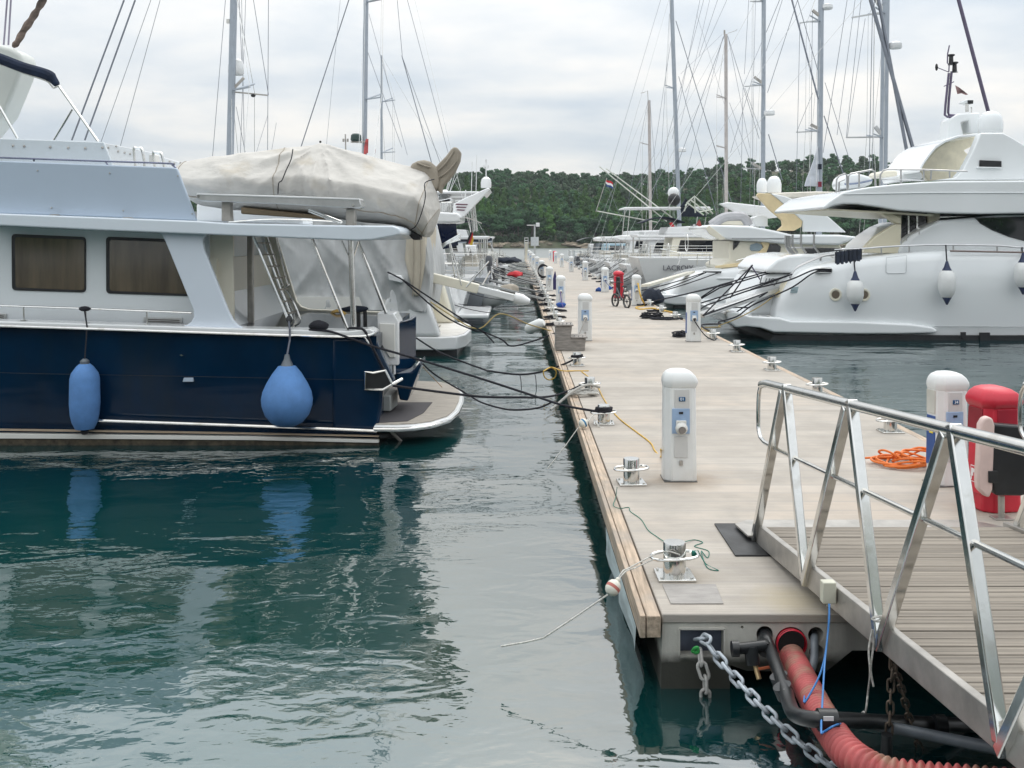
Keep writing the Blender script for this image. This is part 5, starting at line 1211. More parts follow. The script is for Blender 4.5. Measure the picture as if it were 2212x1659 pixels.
def passerelle(side, xs, y, T, z=1.0, xe=None, m=alu, wd=.34):
    xe = xe if xe is not None else (1.0 if side < 0 else 4.95)
    mb = MB(); a = Vector((xs + side * .4, y, z)); b = Vector((xe, y, .62))
    mb.bar(a + Vector((0, -wd / 2, 0)), b + Vector((0, -wd / 2, 0)), .07, .04).bar(a + Vector((0, wd / 2, 0)), b + Vector((0, wd / 2, 0)), .07, .04)
    c = (a + b) / 2; mb.bar(a, b, .025, wd)
    mb.build('gangplank', m, T)
    return a, b
def motor_yacht(side, xs, y0, beam, Lh, label, hull=white, fb=1.5, cabin=white, arch=True, fly=True, rail=True, seed=0, dome=True, bim=None, name='motor_yacht', gang=True, top=None):
    rnd = random.Random(seed); yc = y0 + beam / 2
    T = thing(name, (xs + side * Lh / 2, yc, 0), label, 'motor boat')
    P = lambda pts, y, t, n, m, b=.04, sg=2: sprof(side, xs, pts, y, t, n, m, T, b, sg)
    loft_hull(side, xs, yc, beam, Lh, fb, 'hull', hull, T, trans=.25)
    MB().box((xs - side * .45, yc, .33), (1.1, beam * .86, .16)).build('swim_platform', white, T, bevel=.06, seg=3)
    MB().box((xs + side * (Lh * .5), yc, .04), (Lh * .86, beam * .985, .16)).build('boot_top', black, T)
    ch = fb + 1.35; c0 = Lh * .2; c1 = Lh * .62
    P([(c0, fb - .1), (c0 + .25, ch), (c1 - .3, ch), (c1 + 1.2, fb + .05)], y0 + .45, beam - .9, 'cabin', cabin, .08, 3)
    P([(c0 + .5, fb + .45), (c0 + .7, ch - .18), (c1 - .35, ch - .2), (c1 + .45, fb + .45)], y0 + .425, beam - .85, 'window_band', glass, .03)
    if fly:
        P([(c0 - 1.9, ch - .02), (c0 - 2.0, ch + .14), (c1 - .2, ch + .2), (c1 + .25, ch - .02)], y0 + .3, beam - .6, 'flybridge_deck', white, .05, 3)
        P([(c0 - .2, ch + .15), (c0 - .05, ch + .62), (c1 - 1.7, ch + .8), (c1 - .6, ch + .2)], y0 + .4, beam - .8, 'flybridge_coaming', white, .07, 3)
        P([(c1 - 2.2, ch + .76), (c1 - 2.6, ch + 1.15), (c1 - 2.55, ch + 1.15), (c1 - 1.7, ch + .76)], y0 + .6, beam - 1.2, 'windscreen', glass, .01)
        for y in (y0 + .55, y0 + beam - .55):
            MB().tube([(xs + side * (c0 - 1.8), y, fb), (xs + side * (c0 - 1.8), y, ch)], .035, 8).build('deck_post', steel, T)
    zt = ch + (.7 if fly else .1)
    if arch:
        s0 = c0 + .6
        for y in (y0 + .5, y0 + beam - .66):
            P([(s0, zt), (s0 + 1.1, zt), (s0 + .1, zt + 1.15), (s0 - .7, zt + 1.3), (s0 - .75, zt + 1.12)], y, .16, 'arch_leg', white, .04)
        P([(s0 + .15, zt + 1.1), (s0 - .75, zt + 1.32), (s0 - .8, zt + 1.14), (s0, zt + .98)], y0 + .5, beam - 1, 'arch_top', white, .04)
        if dome:
            MB().lathe([(.26, 0), (.3, .1), (.29, .28), (.2, .45), (.08, .53), (0, .54)], (xs + side * (s0 - .3), yc + rnd.uniform(-.6, .6), zt + 1.25), 18).build('radar_dome', white, T)
        mb = MB()
        for k in range(2):
            y = yc + rnd.uniform(-1, 1); mb = MB().tube([(xs + side * (s0 - .2), y, zt + 1.2), (xs + side * (s0 - .9), y, zt + 1.2 + rnd.uniform(1.5, 3))], .012, 5); mb.build('whip_antenna', white, T)
    if top:
        P([(c0 - 1.6, zt + 1.5), (c0 - 1.5, zt + 1.62), (c1 - 1.8, zt + 1.66), (c1 - 1.7, zt + 1.5)], y0 + .5, beam - 1, 'hardtop', top, .05, 3)
        for s_ in (c0 - 1.3, c1 - 2.2):
            for y in (y0 + .6, y0 + beam - .6): MB().tube([(xs + side * s_, y, zt - .3), (xs + side * (s_ + .2), y, zt + 1.52)], .03, 6).build('hardtop_post', steel, T)
    if bim:
        mb = MB(); a = [Vector((xs + side * (c0 - 1.6 + 2.6 * k / 8), y0 + .4, ch + (.9 if fly else .25) + .35 * math.sin(math.pi * k / 8))) for k in range(9)]
        b = [p + Vector((0, beam - .8, 0)) for p in a]; mb.v = a + b; mb.f = [(i, i + 1, i + 10, i + 9) for i in range(8)]
        o = mb.build('bimini', bim, T); sm = o.modifiers.new('thickness', 'SOLIDIFY'); sm.thickness = .05
    if rail:
        mb = MB(); pts = [(xs + side * s_, y0 + .1 + .02 * s_, fb + .03 * s_ / 4) for s_ in (0, 1.2, 2.4, 3.6, 5, 6.5, 8)]
        rails(mb, pts, .62); pts = [(xs + side * .05, y0 + .1 + k * (beam - .2) / 4, fb) for k in range(5)]
        rails(mb, pts, .62).build('guard_rail', steel, T)
    P([(.1, .4), (.35, fb), (.9, fb), (.9, .4)], y0 + .25, beam - .5, 'cockpit_coaming', white, .06, 3)
    P([(1.0, fb - .1), (1.0, fb + .35), (1.8, fb + .3), (1.8, fb - .1)], y0 + .7, beam - 1.4, 'seat', mat('seat cushion', (.45, .42, .36), .7), .08, 3)
    if gang: passerelle(side, xs, yc + rnd.uniform(-.9, .9), T, fb * .75)
    return T
def sail_boat(side, xs, yc, beam, Lh, label, mast, d, mw=.2, top=None, spread=(), lines=(), hull=white, fb=1.2, boom=True, cover=whitepvc, rake=0.0, name='sailing_boat', stern=True, gang=True, mastm=None, backstay=True):
    T = thing(name, (xs + side * Lh / 2, yc, 0), label, 'sailing boat')
    loft_hull(side, xs, yc, beam, Lh, fb, 'hull', hull, T, trans=-.3)
    MB().box((xs + side * (Lh * .5), yc, .02), (Lh * .8, beam * .97, .14)).build('boot_top', darkcanvas, T)
    sprof(side, xs, [(Lh * .3, fb - .1), (Lh * .33, fb + .5), (Lh * .55, fb + .42), (Lh * .68, fb)], yc - beam * .32, beam * .64, 'coachroof', white, T, .08, 3)
    sprof(side, xs, [(Lh * .36, fb + .15), (Lh * .37, fb + .35), (Lh * .54, fb + .3), (Lh * .57, fb + .15)], yc - beam * .325, beam * .65, 'port_lights', glass, T, .02)
    sprof(side, xs, [(Lh * .26, fb + .3), (Lh * .28, fb + 1.1), (Lh * .31, fb + 1.15), (Lh * .37, fb + .4)], yc - beam * .3, beam * .6, 'spray_hood', darkcanvas, T, .12, 3)
    mm = mastm or mat('mast grey', (.36, .40, .45), .35, .35, var=.03)
    (bx, by), (tx, ty) = mast
    # the mast stands in its own depth; its foot is carried down to the deck
    a = U(bx, by, d); b = U(tx, ty, d); dr = (a - b).normalized(); foot = a + dr * ((a.z - fb - .3) / max(.2, -dr.z))
    MB().tube([foot, b], [mw / 2, mw / 2 * .96], 12, flat=1.0).build('mast', mm, T)
    def on(y): t = (y - by) / (ty - by); return a.lerp(b, t)
    hw = min(1.15, beam * .32)
    for sy in spread:
        p = on(sy)
        for s2 in (-1, 1):
            q = p + Vector((side * -.18, s2 * hw * .55, .08))
            q = p + Vector((-.95 if s2 < 0 else -.5, s2 * hw, .1 if s2 < 0 else .25)); 
            if side < 0: q = p + Vector((1.0 if s2 < 0 else .6, s2 * hw, -.04 if s2 < 0 else .42))
            MB().bar(p, q, .045, .1).build('spreader', mm, T)
    # shrouds run over the spreader tips to the chain plates
    tipz = [on(sy) for sy in spread]
    for s2 in (-1, 1):
        off = Vector(((-.95 if s2 < 0 else -.5) if side > 0 else (1.0 if s2 < 0 else .6), s2 * hw, .1))
        pts = [b] + [p + off for p in sorted(tipz, key=lambda v: -v.z)] + [Vector((foot.x + off.x * 1.0, yc + s2 * beam * .46, fb))]
        MB().tube(pts, .011, 5).build('shroud', steel, T)
        if tipz: MB().tube([on(spread[-1] - 4), Vector((foot.x + off.x * .8, yc + s2 * beam * .4, fb))], .009, 5).build('lower_shroud', steel, T)
    if backstay: MB().tube([b, (xs, yc, fb)], .010, 5).build('backstay', steel, T)
    for (p, q, r, dd) in lines:
        MB().tube([U(*p, dd), U(*q, dd)], r, 6).build('stay', mat('stay wire', (.22, .24, .28), .4, .5), T)
    if boom:
        bz = fb + 1.35; e = Vector((xs + side * Lh * .06, yc, bz + .25)); g_ = Vector((foot.x, yc, bz))
        MB().tube([g_, e], .08, 8).build('boom', mm, T)
        MB().tube(curve([g_ + Vector((0, 0, .6)), g_.lerp(e, .3) + Vector((0, 0, .33)), g_.lerp(e, .75) + Vector((0, 0, .2)), e + Vector((0, 0, .1))], 5), [.1] + [.2] * 13 + [.16, .1], 10).build('sail_cover', cover, T)
    if stern:
        mb = MB(); pts = [(xs + side * s_, yc - beam * .45, fb) for s_ in (0, 1.4, 2.8, 4.4, 6)]
        rails(mb, pts, .6); rails(mb, [(xs, yc - beam * .42 + k * beam * .84 / 4, fb) for k in range(5)], .65).build('guard_rail', steel, T)
        w_ = MB().tube([Vector((xs + side * 2.2, yc + .45 * math.cos(a_), fb + .75 + .45 * math.sin(a_))) for a_ in [i * math.pi / 8 for i in range(16)]], .018, 6, closed=True)
        w_.build('steering_wheel', steel, T)
    if gang: passerelle(side, xs, yc, T, fb)
    return T
def moor(side, xs, y0, beam, seed=0, n=3, fb=1.2, dark=True, group='mooring lines of the %s row of boats'):
    rnd = random.Random(seed)
    edge = 1.155 if side < 0 else 4.8
    for k in range(n):
        y = y0 + beam * (.12 + .76 * (k / max(1, n - 1))); ya = y + rnd.uniform(-2.2, 2.2)
        bs = LB if side < 0 else RB; ya = min(bs, key=lambda q: abs(q - ya)) + rnd.uniform(-.08, .08)
        p = sag((xs + side * .3, y, fb + rnd.uniform(-.2, .3)), (edge + side * .02, ya, .66), rnd.uniform(.03, .3))
        o = MB().tube(p, .0135, 6).build('mooring_line', ropeblack if dark else ropewhite)
        tag(o, '%s mooring line running from a far %s row stern to the pier' % ('dark' if dark else 'pale', 'left' if side < 0 else 'right'), 'mooring line', group % ('left' if side < 0 else 'right'))
# ---------------------------------------------------------------- ropes of the blue boat
def rope(pts, r, label, m=ropeblack, n=8, cat='mooring line', name='mooring_line'):
    o = MB().tube(curve(pts, n), r * .74, 8).build(name, m); return tag(o, label, cat)
yb = YB
b3 = Vector((1.155, 13.68, .665)); b4 = Vector((1.155, 16.35, .665)); b5 = Vector((1.155, 19.9, .665))
rope([U(*q5l(1050, 315), yb + .1), U(*q5l(1160, 320), yb), U(*q5l(1205, 370), yb - .04), U(*q5l(1250, 470), yb - .02), U(*q5l(1340, 650), yb + .02), U(*q5l(1385, 730), yb + .05)], .026, 'black rope led over the stern corner of the blue boat into its fairlead')
rope([U(*q5l(700, 330), yb), U(*q5l(870, 340), yb - .04), U(*q5l(1040, 395), yb - .06), U(*q5l(1250, 470), yb - .12), U(*q5l(1650, 585), yb - .3), U(*q7(20, 765), yb - .4), U(*q7(480, 915), 14.1), U(*q7(720, 990), 13.9), b3 + Vector((-.1, 0, 0))], .022, 'long black rope from the blue boat gunwale to the third bollard')
rope([U(*q5l(1430, 815), yb), U(*q5l(1650, 845), yb), U(*q5l(1960, 885), yb), U(*q7(0, 912), yb + .2), U(*q7(350, 918), 15.2), U(*q7(560, 912), 15.8), U(*q7(700, 880), 16.2), b4 + Vector((-.08, -.06, 0))], .024, 'black rope from the fairlead of the blue boat to the fourth bollard')
rope([U(*q5l(1660, 590), yb + 1.5), U(*q5l(1800, 720), yb + 1.3), U(*q5l(2080, 890), yb + .9), U(*q7(0, 965), yb + .4), U(*q7(200, 1020), yb + .2), U(*q7(350, 1025), yb), U(*q7(500, 1005), yb - .1), U(*q7(600, 960), yb - .3)], .018, 'slack black rope drooping close to the water below the other lines')
rope([U(*q5l(1635, 400), 22), U(*q5l(1850, 530), 21.7), U(*q5l(2212, 670), 21.2), U(*q7(80, 690), 20.9), U(*q7(330, 718), 20.5), U(*q7(550, 685), 20.2), U(*q7(760, 605), 19.95), b5 + Vector((-.05, 0, 0))], .026, 'thick black rope sagging from the cream boat to the fifth bollard')
rope([U(*q5l(1640, 590), 17.5), U(*q5l(1720, 680), 17.3), U(*q5l(1860, 830), 17)], .008, 'thin brown cord trailing over the stern of the blue boat', mat('brown cord', (.3, .17, .08), .8))
for (x, y0, y1) in ((335, 718, 1110), (465, 705, 1110)):
    o = MB().tube(curve([U(*q7(x - 12, y0), 20.4), U(*q7(x, y0 + 60), 20.3), U(*q7(x + 4, 900), 20.2), U(*q7(x, 985), 20.2)], 5), .008, 5).build('thin_cord', ropeblack); tag(o, 'thin cord hanging from a rope into the water between boat and pier', 'cord', 'thin cords hanging into the water')
def wrap(c, label, seed, m=ropeblack, n=4, r=.018):
    mb = MB(); rnd = random.Random(seed)
    for k in range(n):
        mb.tube([Vector(c) + Vector(((.098 + .01 * rnd.random()) * math.cos(a), (.098 + .01 * rnd.random()) * math.sin(a), .012 * k + .01 * math.sin(a + k))) for a in [i * math.pi / 8 for i in range(16)]], r, 6, closed=True)
    tag(mb.build('rope_turns', m), label, 'rope')
wrap((1.155, 13.68, .675), 'turns of dark rope round the third left bollard', 1)
wrap((1.155, 19.9, .675), 'turns of dark rope round the fifth left bollard', 2, n=3)
heap((1.02, 16.1, .52), .2, 'rope_heap', 'bleached white rope heaped under the ring of the fourth bollard', mat('bleached rope', (.42, .41, .38), .85, bump=.004, bs=120), 50, .018, .1)
rope([(1.3, 16.2, .62), (1.1, 16.05, .68), (.86, 15.9, .6), (.6, 15.7, .42), (.5, 15.6, .36)], .028, 'bleached splice of rope leading off the fourth bollard over the edge', mat('bleached rope', (.42, .41, .38), .85))

# ---------------------------------------------------------------- cream boat under its winter cover
def qm(x, y): return (899.7 + x * .1488, 466.3 + y * .1488)
def covered_boat():
    T = thing('motor_yacht', (-8, 27.8, 0), 'cream motor boat wrapped in grey tarpaulin behind the blue boat', 'motor boat')
    Y = 25.6; beam = 4.6
    loft_hull(-1, -2.6, Y + beam / 2, beam, 14, 1.5, 'hull', offwhite, T, trans=.25)
    def zc(p, d): return U(*p, d)
    out = [(-2.65, Y + .05), (-1.9, Y + .05), (-1.55, Y + .2), (-1.36, Y + .9), (-1.28, Y + 2.3), (-1.36, Y + 3.7), (-1.55, Y + 4.4), (-1.9, Y + 4.55), (-2.65, Y + 4.55)]
    MB().poly([(x, y, .16) for x, y in out], (0, 0, .34)).build('swim_platform', white, T, bevel=.04, seg=3)
    MB().poly([(-2.62 + (x + 2.62) * .95, Y + 2.3 + (y - Y - 2.3) * .95, .5) for x, y in out], (0, 0, .012)).build('platform_pad', mat('pad off white', (.72, .70, .66), .5), T, bevel=.004)
    MB().box((-2.1, Y + 2.3, .06), (1.1, 4.2, .22)).build('antifouling', black, T)
    sprof(-1, -2.3, [(-.35, .5), (.1, 1.75), (.9, 1.9), (1.4, .5)], Y + .05, .5, 'stern_quarter', white, T, .1, 4)
    sprof(-1, -2.3, [(-.45, .5), (-.05, 1.9), (.6, 2.1), (1.4, .5)], Y + 4.05, .5, 'stern_quarter', palecream, T, .1, 4)
    sprof(-1, -2.3, [(.1, .5), (.25, 1.5), (.8, 1.5), (.9, .5)], Y + .5, 3.6, 'transom_face', palecream, T, .06, 3)
    MB().box((-2.2, Y + 2.9, .53), (.05, .5, .02)).build('step_tread', teak, T)
    # tarpaulin: an irregular draped box with deep folds
    pts = [(-2.35, 3.1), (-2.25, 2.3), (-2.45, 1.75), (-2.55, 1.35)]
    mb = MB(); nx = 110; nz = 60
    def P(u, v):      # u along the boat, v from the roof down
        x = -2.5 - u * 6.5 + .28 * math.sin(v * 2.5); z = 3.45 + .25 * u - v * (2.3 + .1 * u)
        y = Y - .0 + .08 * v
        tri = lambda v: abs((v % 1.0) - .5) * 2
        w_ = noise.noise((x * .6, z * .5, 3))
        f = .10 * tri(x * .55 + z * .28 + .8 * w_) ** 3 + .07 * tri(x * 1.15 - z * .42 + .9 * noise.noise((x, z * .6, 8))) ** 3 + .05 * tri(x * 2.1 + z * .8 + noise.noise((x * .9, z, 1))) ** 3 * min(1, v * 2) + .06 * noise.noise((x * .8, z * .9, 5))
        return Vector((x, y - f, z))
    for i in range(nx + 1):
        for j in range(nz + 1): mb.v.append(P(i / nx, j / nz))
    for i in range(nx):
        for j in range(nz): a = i * (nz + 1) + j; mb.f.append((a, a + nz + 1, a + nz + 2, a + 1))
    o = len(mb.v)       # end curtain across the stern
    ny = 30
    for i in range(ny + 1):
        for j in range(nz + 1):
            v = j / nz; y = Y + .08 * v + i / ny * 4.2; p = P(0, v); f = .1 * noise.noise((y * 1.7, v * 1.4, 5)) + .05 * math.sin(y * 7 + v)
            mb.v.append(Vector((p.x + f, y if i else p.y, p.z)))
    for i in range(ny):
        for j in range(nz): a = o + i * (nz + 1) + j; mb.f.append((a, a + 1, a + nz + 2, a + nz + 1))
    o = len(mb.v); mb.v += [P(0, 0), P(1, 0), P(1, 0) + Vector((0, 4.3, 0)), P(0, 0) + Vector((0, 4.3, 0))]; mb.f.append((o, o + 1, o + 2, o + 3))
    mb.build('tarpaulin', greycanvas, T, ang=80)
    MB().poly([U(*p, Y - .3) for p in ((838, 592), (866, 595), (872, 604), (868, 612), (840, 606))], (0, .5, 0)).build('davit_block', white, T, bevel=.03)
    rows = [U(880, 480, Y - .14), U(918, 488, Y - .14), U(918, 560, Y - .14), U(914, 594, Y - .14), U(905, 640, Y - .1), U(893, 640, Y - .1), U(874, 560, Y - .14)]
    MB().poly(rows, (0, 3.6, 0)).build('cover_flap', mat('tan curtain canvas', (.52, .47, .38), .85, var=.05, vs=2, bump=.03, bs=4, stretch=(3, 1, .5)), T, bevel=.05, seg=3)
    for x in (893, 908): MB().tube([U(x, 500, Y - .17), U(x + 1, 560, Y - .17), U(x - 2, 640, Y - .15)], .012, 6).build('cover_zip', taupe, T)
    # lifting gangplank reaching out over the water
    a = U(*qm(90, 860), Y + 1.2); b = U(*qm(900, 1060), Y + 1.2); c = U(*qm(1420, 1190), Y + 1.2)
    MB().bar(a, b, .24, .42).build('passerelle', palecream, T, bevel=.02); MB().bar(b - (b - a) * .1, c, .18, .34).build('passerelle_tip', white, T, bevel=.02)
    e = c + (c - b).normalized() * .42; MB().tube([c, c.lerp(e, .5), e], [.15, .15, .07], 12).build('end_roller', white, T)
    for p, q in (((490, 400), (655, 1010)), ((1050, 660), (720, 1035)), ((1070, 800), (960, 1000))):
        MB().tube([U(*qm(*p), Y + 1.0), U(*qm(*q), Y + 1.0)], .02, 8).build('hoist_strut', steel, T)
    MB().tube([U(*qm(85, 920), Y + .3), U(*qm(60, 1290), Y + .3)], .05, 8).build('brass_post', mat('brass tube', (.35, .22, .08), .35, .8), T)
covered_boat()
rope([U(838, 588, 25.3), U(869, 604, 25), U(*q5l(1680, 0), 25.0), U(*q5l(2140, 300), 25), U(*q7(160, 410), 25.5), U(*q7(250, 470), 25.8), U(*q7(430, 430), 26.2), U(*q7(640, 355), 26.6)], .028, 'black rope from the covered boat sagging towards the wooden steps')
rope([U(869, 604, 25.2), U(*q5l(1870, 200), 25.5), U(*q5l(2130, 330), 26), U(*q7(0, 345), 26.3), U(*q7(100, 440), 26.6)], .026, 'second black rope from the covered boat dropping toward the water')
rope([U(*qm(0, 1100), 26), U(*qm(400, 1380), 26), U(*qm(880, 1640), 26), U(*q7(150, 190), 26.2), U(*q7(400, 280), 26.8), U(*q7(620, 345), 27.5)], .022, 'yellowish rope from the covered boat stern to the pier edge', mat('tan rope', (.40, .30, .12), .8))

# ---------------------------------------------------------------- the row of sterns beyond
m3 = motor_yacht(-1, -2.0, 34.2, 4.8, 15, 'white flybridge yacht with sloping radar arch and dark blue windscreen', seed=3, arch=False, gang=False)
def arch3():
    d = 37.0; T = m3
    prism_part([(980, 440), (1004, 428), (1054, 405.5), (1059, 408), (1035, 434), (1003, 468), (985, 474), (978, 460)], d, .25, 'radar_arch', white, T, .03)
    prism_part([(980, 440), (1004, 428), (1054, 405.5), (1059, 408), (1035, 434), (1003, 468), (985, 474), (978, 460)], d + 3, .25, 'radar_arch', white, T, .03)
    prism_part([(1040, 412), (1054, 405.5), (1059, 408), (1046, 423)], d + .25, 2.75, 'arch_top', white, T, .02)
    st = mat('burgundy stripe', (.10, .02, .05), .4)
    for k in range(3): prism_part([(985 + k * 1, 440 + k * 6), (1011 - k * 3, 441 + k * 6), (1009 - k * 3, 443 + k * 6), (984 + k, 442.4 + k * 6)], d - .02, .03, 'arch_stripe', st, T, .001)
    z = lambda y: EYE - (y - CY) / F * d
    c = U(1050, 406, d + 1.2); MB().lathe([(.19, 0), (.2, .05), (.2, .2), (.17, .33), (.08, .41), (0, .43)], c, 18).build('radar_dome', white, T)
    c2 = c + Vector((0, 0, .42)); MB().tube([c2, c2 + Vector((0, 0, .58))], .02, 6).box(c2 + Vector((0, 0, .6)), (.07, .07, .1)).box(c2 + Vector((-.08, 0, .38)), (.06, .06, .12)).box(c2 + Vector((.08, 0, .38)), (.06, .06, .12)).tube([c2 + Vector((-.08, 0, .32)), c2 + Vector((.08, 0, .32))], .012, 5).build('light_mast', white, T)
    for x, y0, y1 in ((1018, 428, 350), (1028, 424, 335), (1004, 440, 410)): MB().tube([U(x, y0, d + 1), U(x + 2, y1, d + 1)], .02 if y1 > 400 else .012, 6).build('whip_antenna', white, T)
    prism_part([(948, 458), (988, 460), (993, 466), (993, 478), (980, 481), (944, 480)], d - 2.2, 3.5, 'hardtop', white, T, .06, 3)
    prism_part([(944, 483), (985, 483), (990, 530), (952, 540)], d - 2.1, .06, 'aft_window', mat('navy blue glass', (.004, .009, .03), .1), T, .01)
    prism_part([(936, 486), (944, 484), (958, 545), (952, 590), (905, 590), (920, 540)], d - 2.25, .12, 'side_plate', white, T, .03)
    mb = MB()
    for k in range(6): mb.tube([U(953 + k * 4, 437, d - 1.5), U(953 + k * 4, 458, d - 1.5)], .014, 5)
    mb.tube([U(952, 437, d - 1.5), U(976, 437, d - 1.5)], .018, 6).build('aft_rail', steel, T)
arch3()
def bundle():
    T = thing('folded_gangplank', U(960, 520, 30), 'folded bundle of steel gangplank tubes raised above the covered boat', 'gangplank')
    for k in range(7):
        o = k * 2.2
        MB().tube([U(*qm(118, 560 + k * 14), 30), U(*qm(450, 370 + k * 6), 30), U(*qm(640, 262 + k * 14), 30)], .022, 6).build('tube', steel, T)
    MB().tube([U(*qm(480, 400), 30), U(*qm(560, 900), 30)], .025, 6).build('support', steel, T)
bundle()
sail_boat(-1, -1.6, 44.2, 4.4, 15, 'grey hulled sailing boat stern to the pier beyond the covered boat', ((787, 335), (795, -420)), 50, .26, spread=(215, 5, -180), hull=mat('grey hull', (.30, .32, .35), .25, var=.02), fb=1.35, cover=taupe,
          lines=(((760, -20), (650, 318), .024, 46), ((660, 318), (800, -10), .0, 46)) [:1] + (((735, 0), (705, 315), .008, 52), ((880, 0), (968, 330), .011, 48), ((868, 120), (938, 372), .02, 47), ((868, 120), (958, 372), .012, 47), ((858, 0), (869, 120), .012, 47), ((790, 100), (868, 318), .012, 50), ((797, 30), (880, 335), .01, 51)))
def mast_gear_left():
    d = 49.6; T = [o for o in bpy.data.objects if o.get('label', '').startswith('grey hulled sailing boat')][0]
    MB().lathe([(.22, 0), (.27, .06), (.25, .28), (.18, .36), (0, .37)], U(769, 305, d), 16).build('radar', mat('dark green radome', (.02, .05, .045), .4), T)
    prism_part([(757, 305.5), (787, 304.5), (787, 308), (757, 307.5)], d - .1, .3, 'radar_bracket', dullsteel, T, .005)
    MB().tube([U(747, 332, d - 3), U(746, 290, d - 3)], .03, 6).box(U(742, 303, d - 3), (.08, .08, .14)).box(U(751, 303, d - 3), (.08, .08, .14)).build('light_mast', dullsteel, T)
    f = MB().poly([U(790, 300, d - .3), U(796, 300, d - .3), U(795, 330, d - .3), U(785, 336, d - .3), U(787, 315, d - .3)], (0, .02, 0)).build('flag', mat('red white flag', (.42, .08, .08), .8, var=.5, vs=3), T)
mast_gear_left()
sail_boat(-1, -2.2, 39.7, 4.6, 18, 'big sailing boat with a thick grey mast and white radar dome, behind the flybridge', ((497, 335), (506, -40)), 40, .30, top=None, spread=(195,), hull=white, fb=1.5, stern=True, gang=True, backstay=False,
          lines=(((268, 0), (155, 303), .034, 38), ((292, 0), (183, 303), .034, 38), ((326, 0), (210, 330), .012, 42), ((346, 0), (256, 330), .012, 42), ((487, 0), (459, 340), .012, 42), ((538, -60), (580, 205), .012, 39), ((580, -10), (578, 340), .012, 39), ((522, 0), (528, 340), .01, 41), ((531, -10), (519, 340), .01, 41), ((510, 230), (532, 340), .01, 41), ((515, -40), (523, 150), .012, 41), ((578, 250), (552, 335), .008, 45), ((597, 265), (586, 330), .008, 45)))
def mast_gear_big():
    d = 40; T = [o for o in bpy.data.objects if o.get('label', '').startswith('big sailing boat with a thick grey mast')][0]
    MB().lathe([(.26, 0), (.31, .08), (.31, .35), (.26, .55), (.13, .66), (0, .68)], U(510, 162, d + .3), 18).build('satellite_dome', white, T)
    MB().bar(U(499, 197, d), U(527, 168, d), .09, .1).build('spreader', dullsteel, T); MB().bar(U(508, 199, d), U(578, 206, d), .05, .08).build('spreader', dullsteel, T)
    MB().ball(U(547, 206, d), (.1, .08, .08), 8).build('deck_light', black, T); MB().box(U(493, 46, d), (.12, .1, .16)).build('deck_light', offwhite, T)
mast_gear_big()
# furled awning tied to the aerials of the blue boat
o = MB().tube(curve([U(28, 102, YB + 1.5), U(38, 90, YB + 1.5), U(52, 65, YB + 1.5), U(68, 42, YB + 1.5), U(84, 16, YB + 1.5), U(100, -12, YB + 1.5)], 6), [.02, .03, .04, .05, .055, .05, .045, .05, .055, .06, .055, .05, .05, .055, .06, .065, .06, .055, .05, .055, .06, .06, .05, .04, .05, .06, .06, .06, .05, .05, .05][:31], 8).build('furled_awning', mat('brown striped canvas', (.16, .12, .10), .85, var=.5, vs=4, stretch=(1, 1, 2.5)))
tag(o, 'furled brown awning tied up at the top left above the blue boat', 'awning')
lst = [('m', 49, 4.2, 12, 'white motor boat with open cockpit, first beyond the grey sailing boat', dict(seed=5, arch=True, top=white)),
       ('m', 54, 4.2, 12, 'white flybridge boat with cream bimini in the left row', dict(seed=6, bim=canvas, top=white)),
       ('m', 59.5, 4.4, 13, 'white motor boat with an arch of aerials in the left row', dict(seed=7, top=white)),
       ('s', 65, 3.9, 12, 'sailing boat with dark sail cover in the left row', dict()),
       ('m', 70, 4.2, 12, 'white flybridge boat with blue bimini in the left row', dict(seed=8, bim=darkcanvas, arch=False)),
       ('m', 76, 4, 11, 'small white motor boat far down the left row', dict(seed=9, fly=False, arch=False)),
       ('m', 82, 4, 11, 'low white motor boat near the end of the left row', dict(seed=10, fly=False, arch=False)),
       ('m', 89, 4, 11, 'grey open boat near the far end of the left row', dict(seed=11, fly=False, arch=False, hull=darkgrey, cabin=darkgrey)),
       ('m', 97, 4, 10, 'tiny dark inflatable boat at the far end of the left row', dict(seed=12, fly=False, arch=False, hull=black, cabin=darkgrey))]
for i, (k, y, bm_, Lh, lb, kw) in enumerate(lst):
    xs = -1.0 - .25 * (i % 3)
    if k == 'm': motor_yacht(-1, xs, y, bm_, Lh, lb, fb=1.6 if i < 5 else 1.05, **kw)
    else: sail_boat(-1, xs, y + bm_ / 2, bm_, Lh, lb, ((CX - 9.0 / 67 * F, 470), (CX - 9.0 / 67 * F, 120)), 67, .16, spread=(330, 220), cover=darkcanvas)
    moor(-1, xs, y, bm_, i, 4, 1.3, i % 2 == 0); moor(-1, xs, y + .5, bm_, i + 50, 3, 1.2, i % 2 == 1)
moor(-1, -1.6, 42, 4.4, 31, 5, 1.2); moor(-1, -2, 34.2, 4.8, 32, 3, .8); moor(-1, -2.2, 37.5, 4.6, 33, 4, 1.3)
for i, (y, r_) in enumerate(((29.6, .17), (43, .34))):
    q_ = .5 if i == 0 else 1; c = Vector((.5 if i == 0 else -1.0, y, .42)); t = thing('fender', c, ['fat white fender floating against the pier edge by the wooden steps', 'round white fender at the stern of the grey sailing boat'][i], 'fender')
    MB().lathe([(0, -.62 * q_), (r_ * .6, -.6 * q_), (r_, -.4 * q_), (r_, .4 * q_), (r_ * .6, .6 * q_), (0, .62 * q_)], c, 18, axis=(.75, -.3, .35)).build('fender_body', whitepvc, t)
    MB().tube([c + Vector((.1, 0, .2)), (1.1, y + .3, .62)], .02, 6).build('lanyard', ropeblack, t)
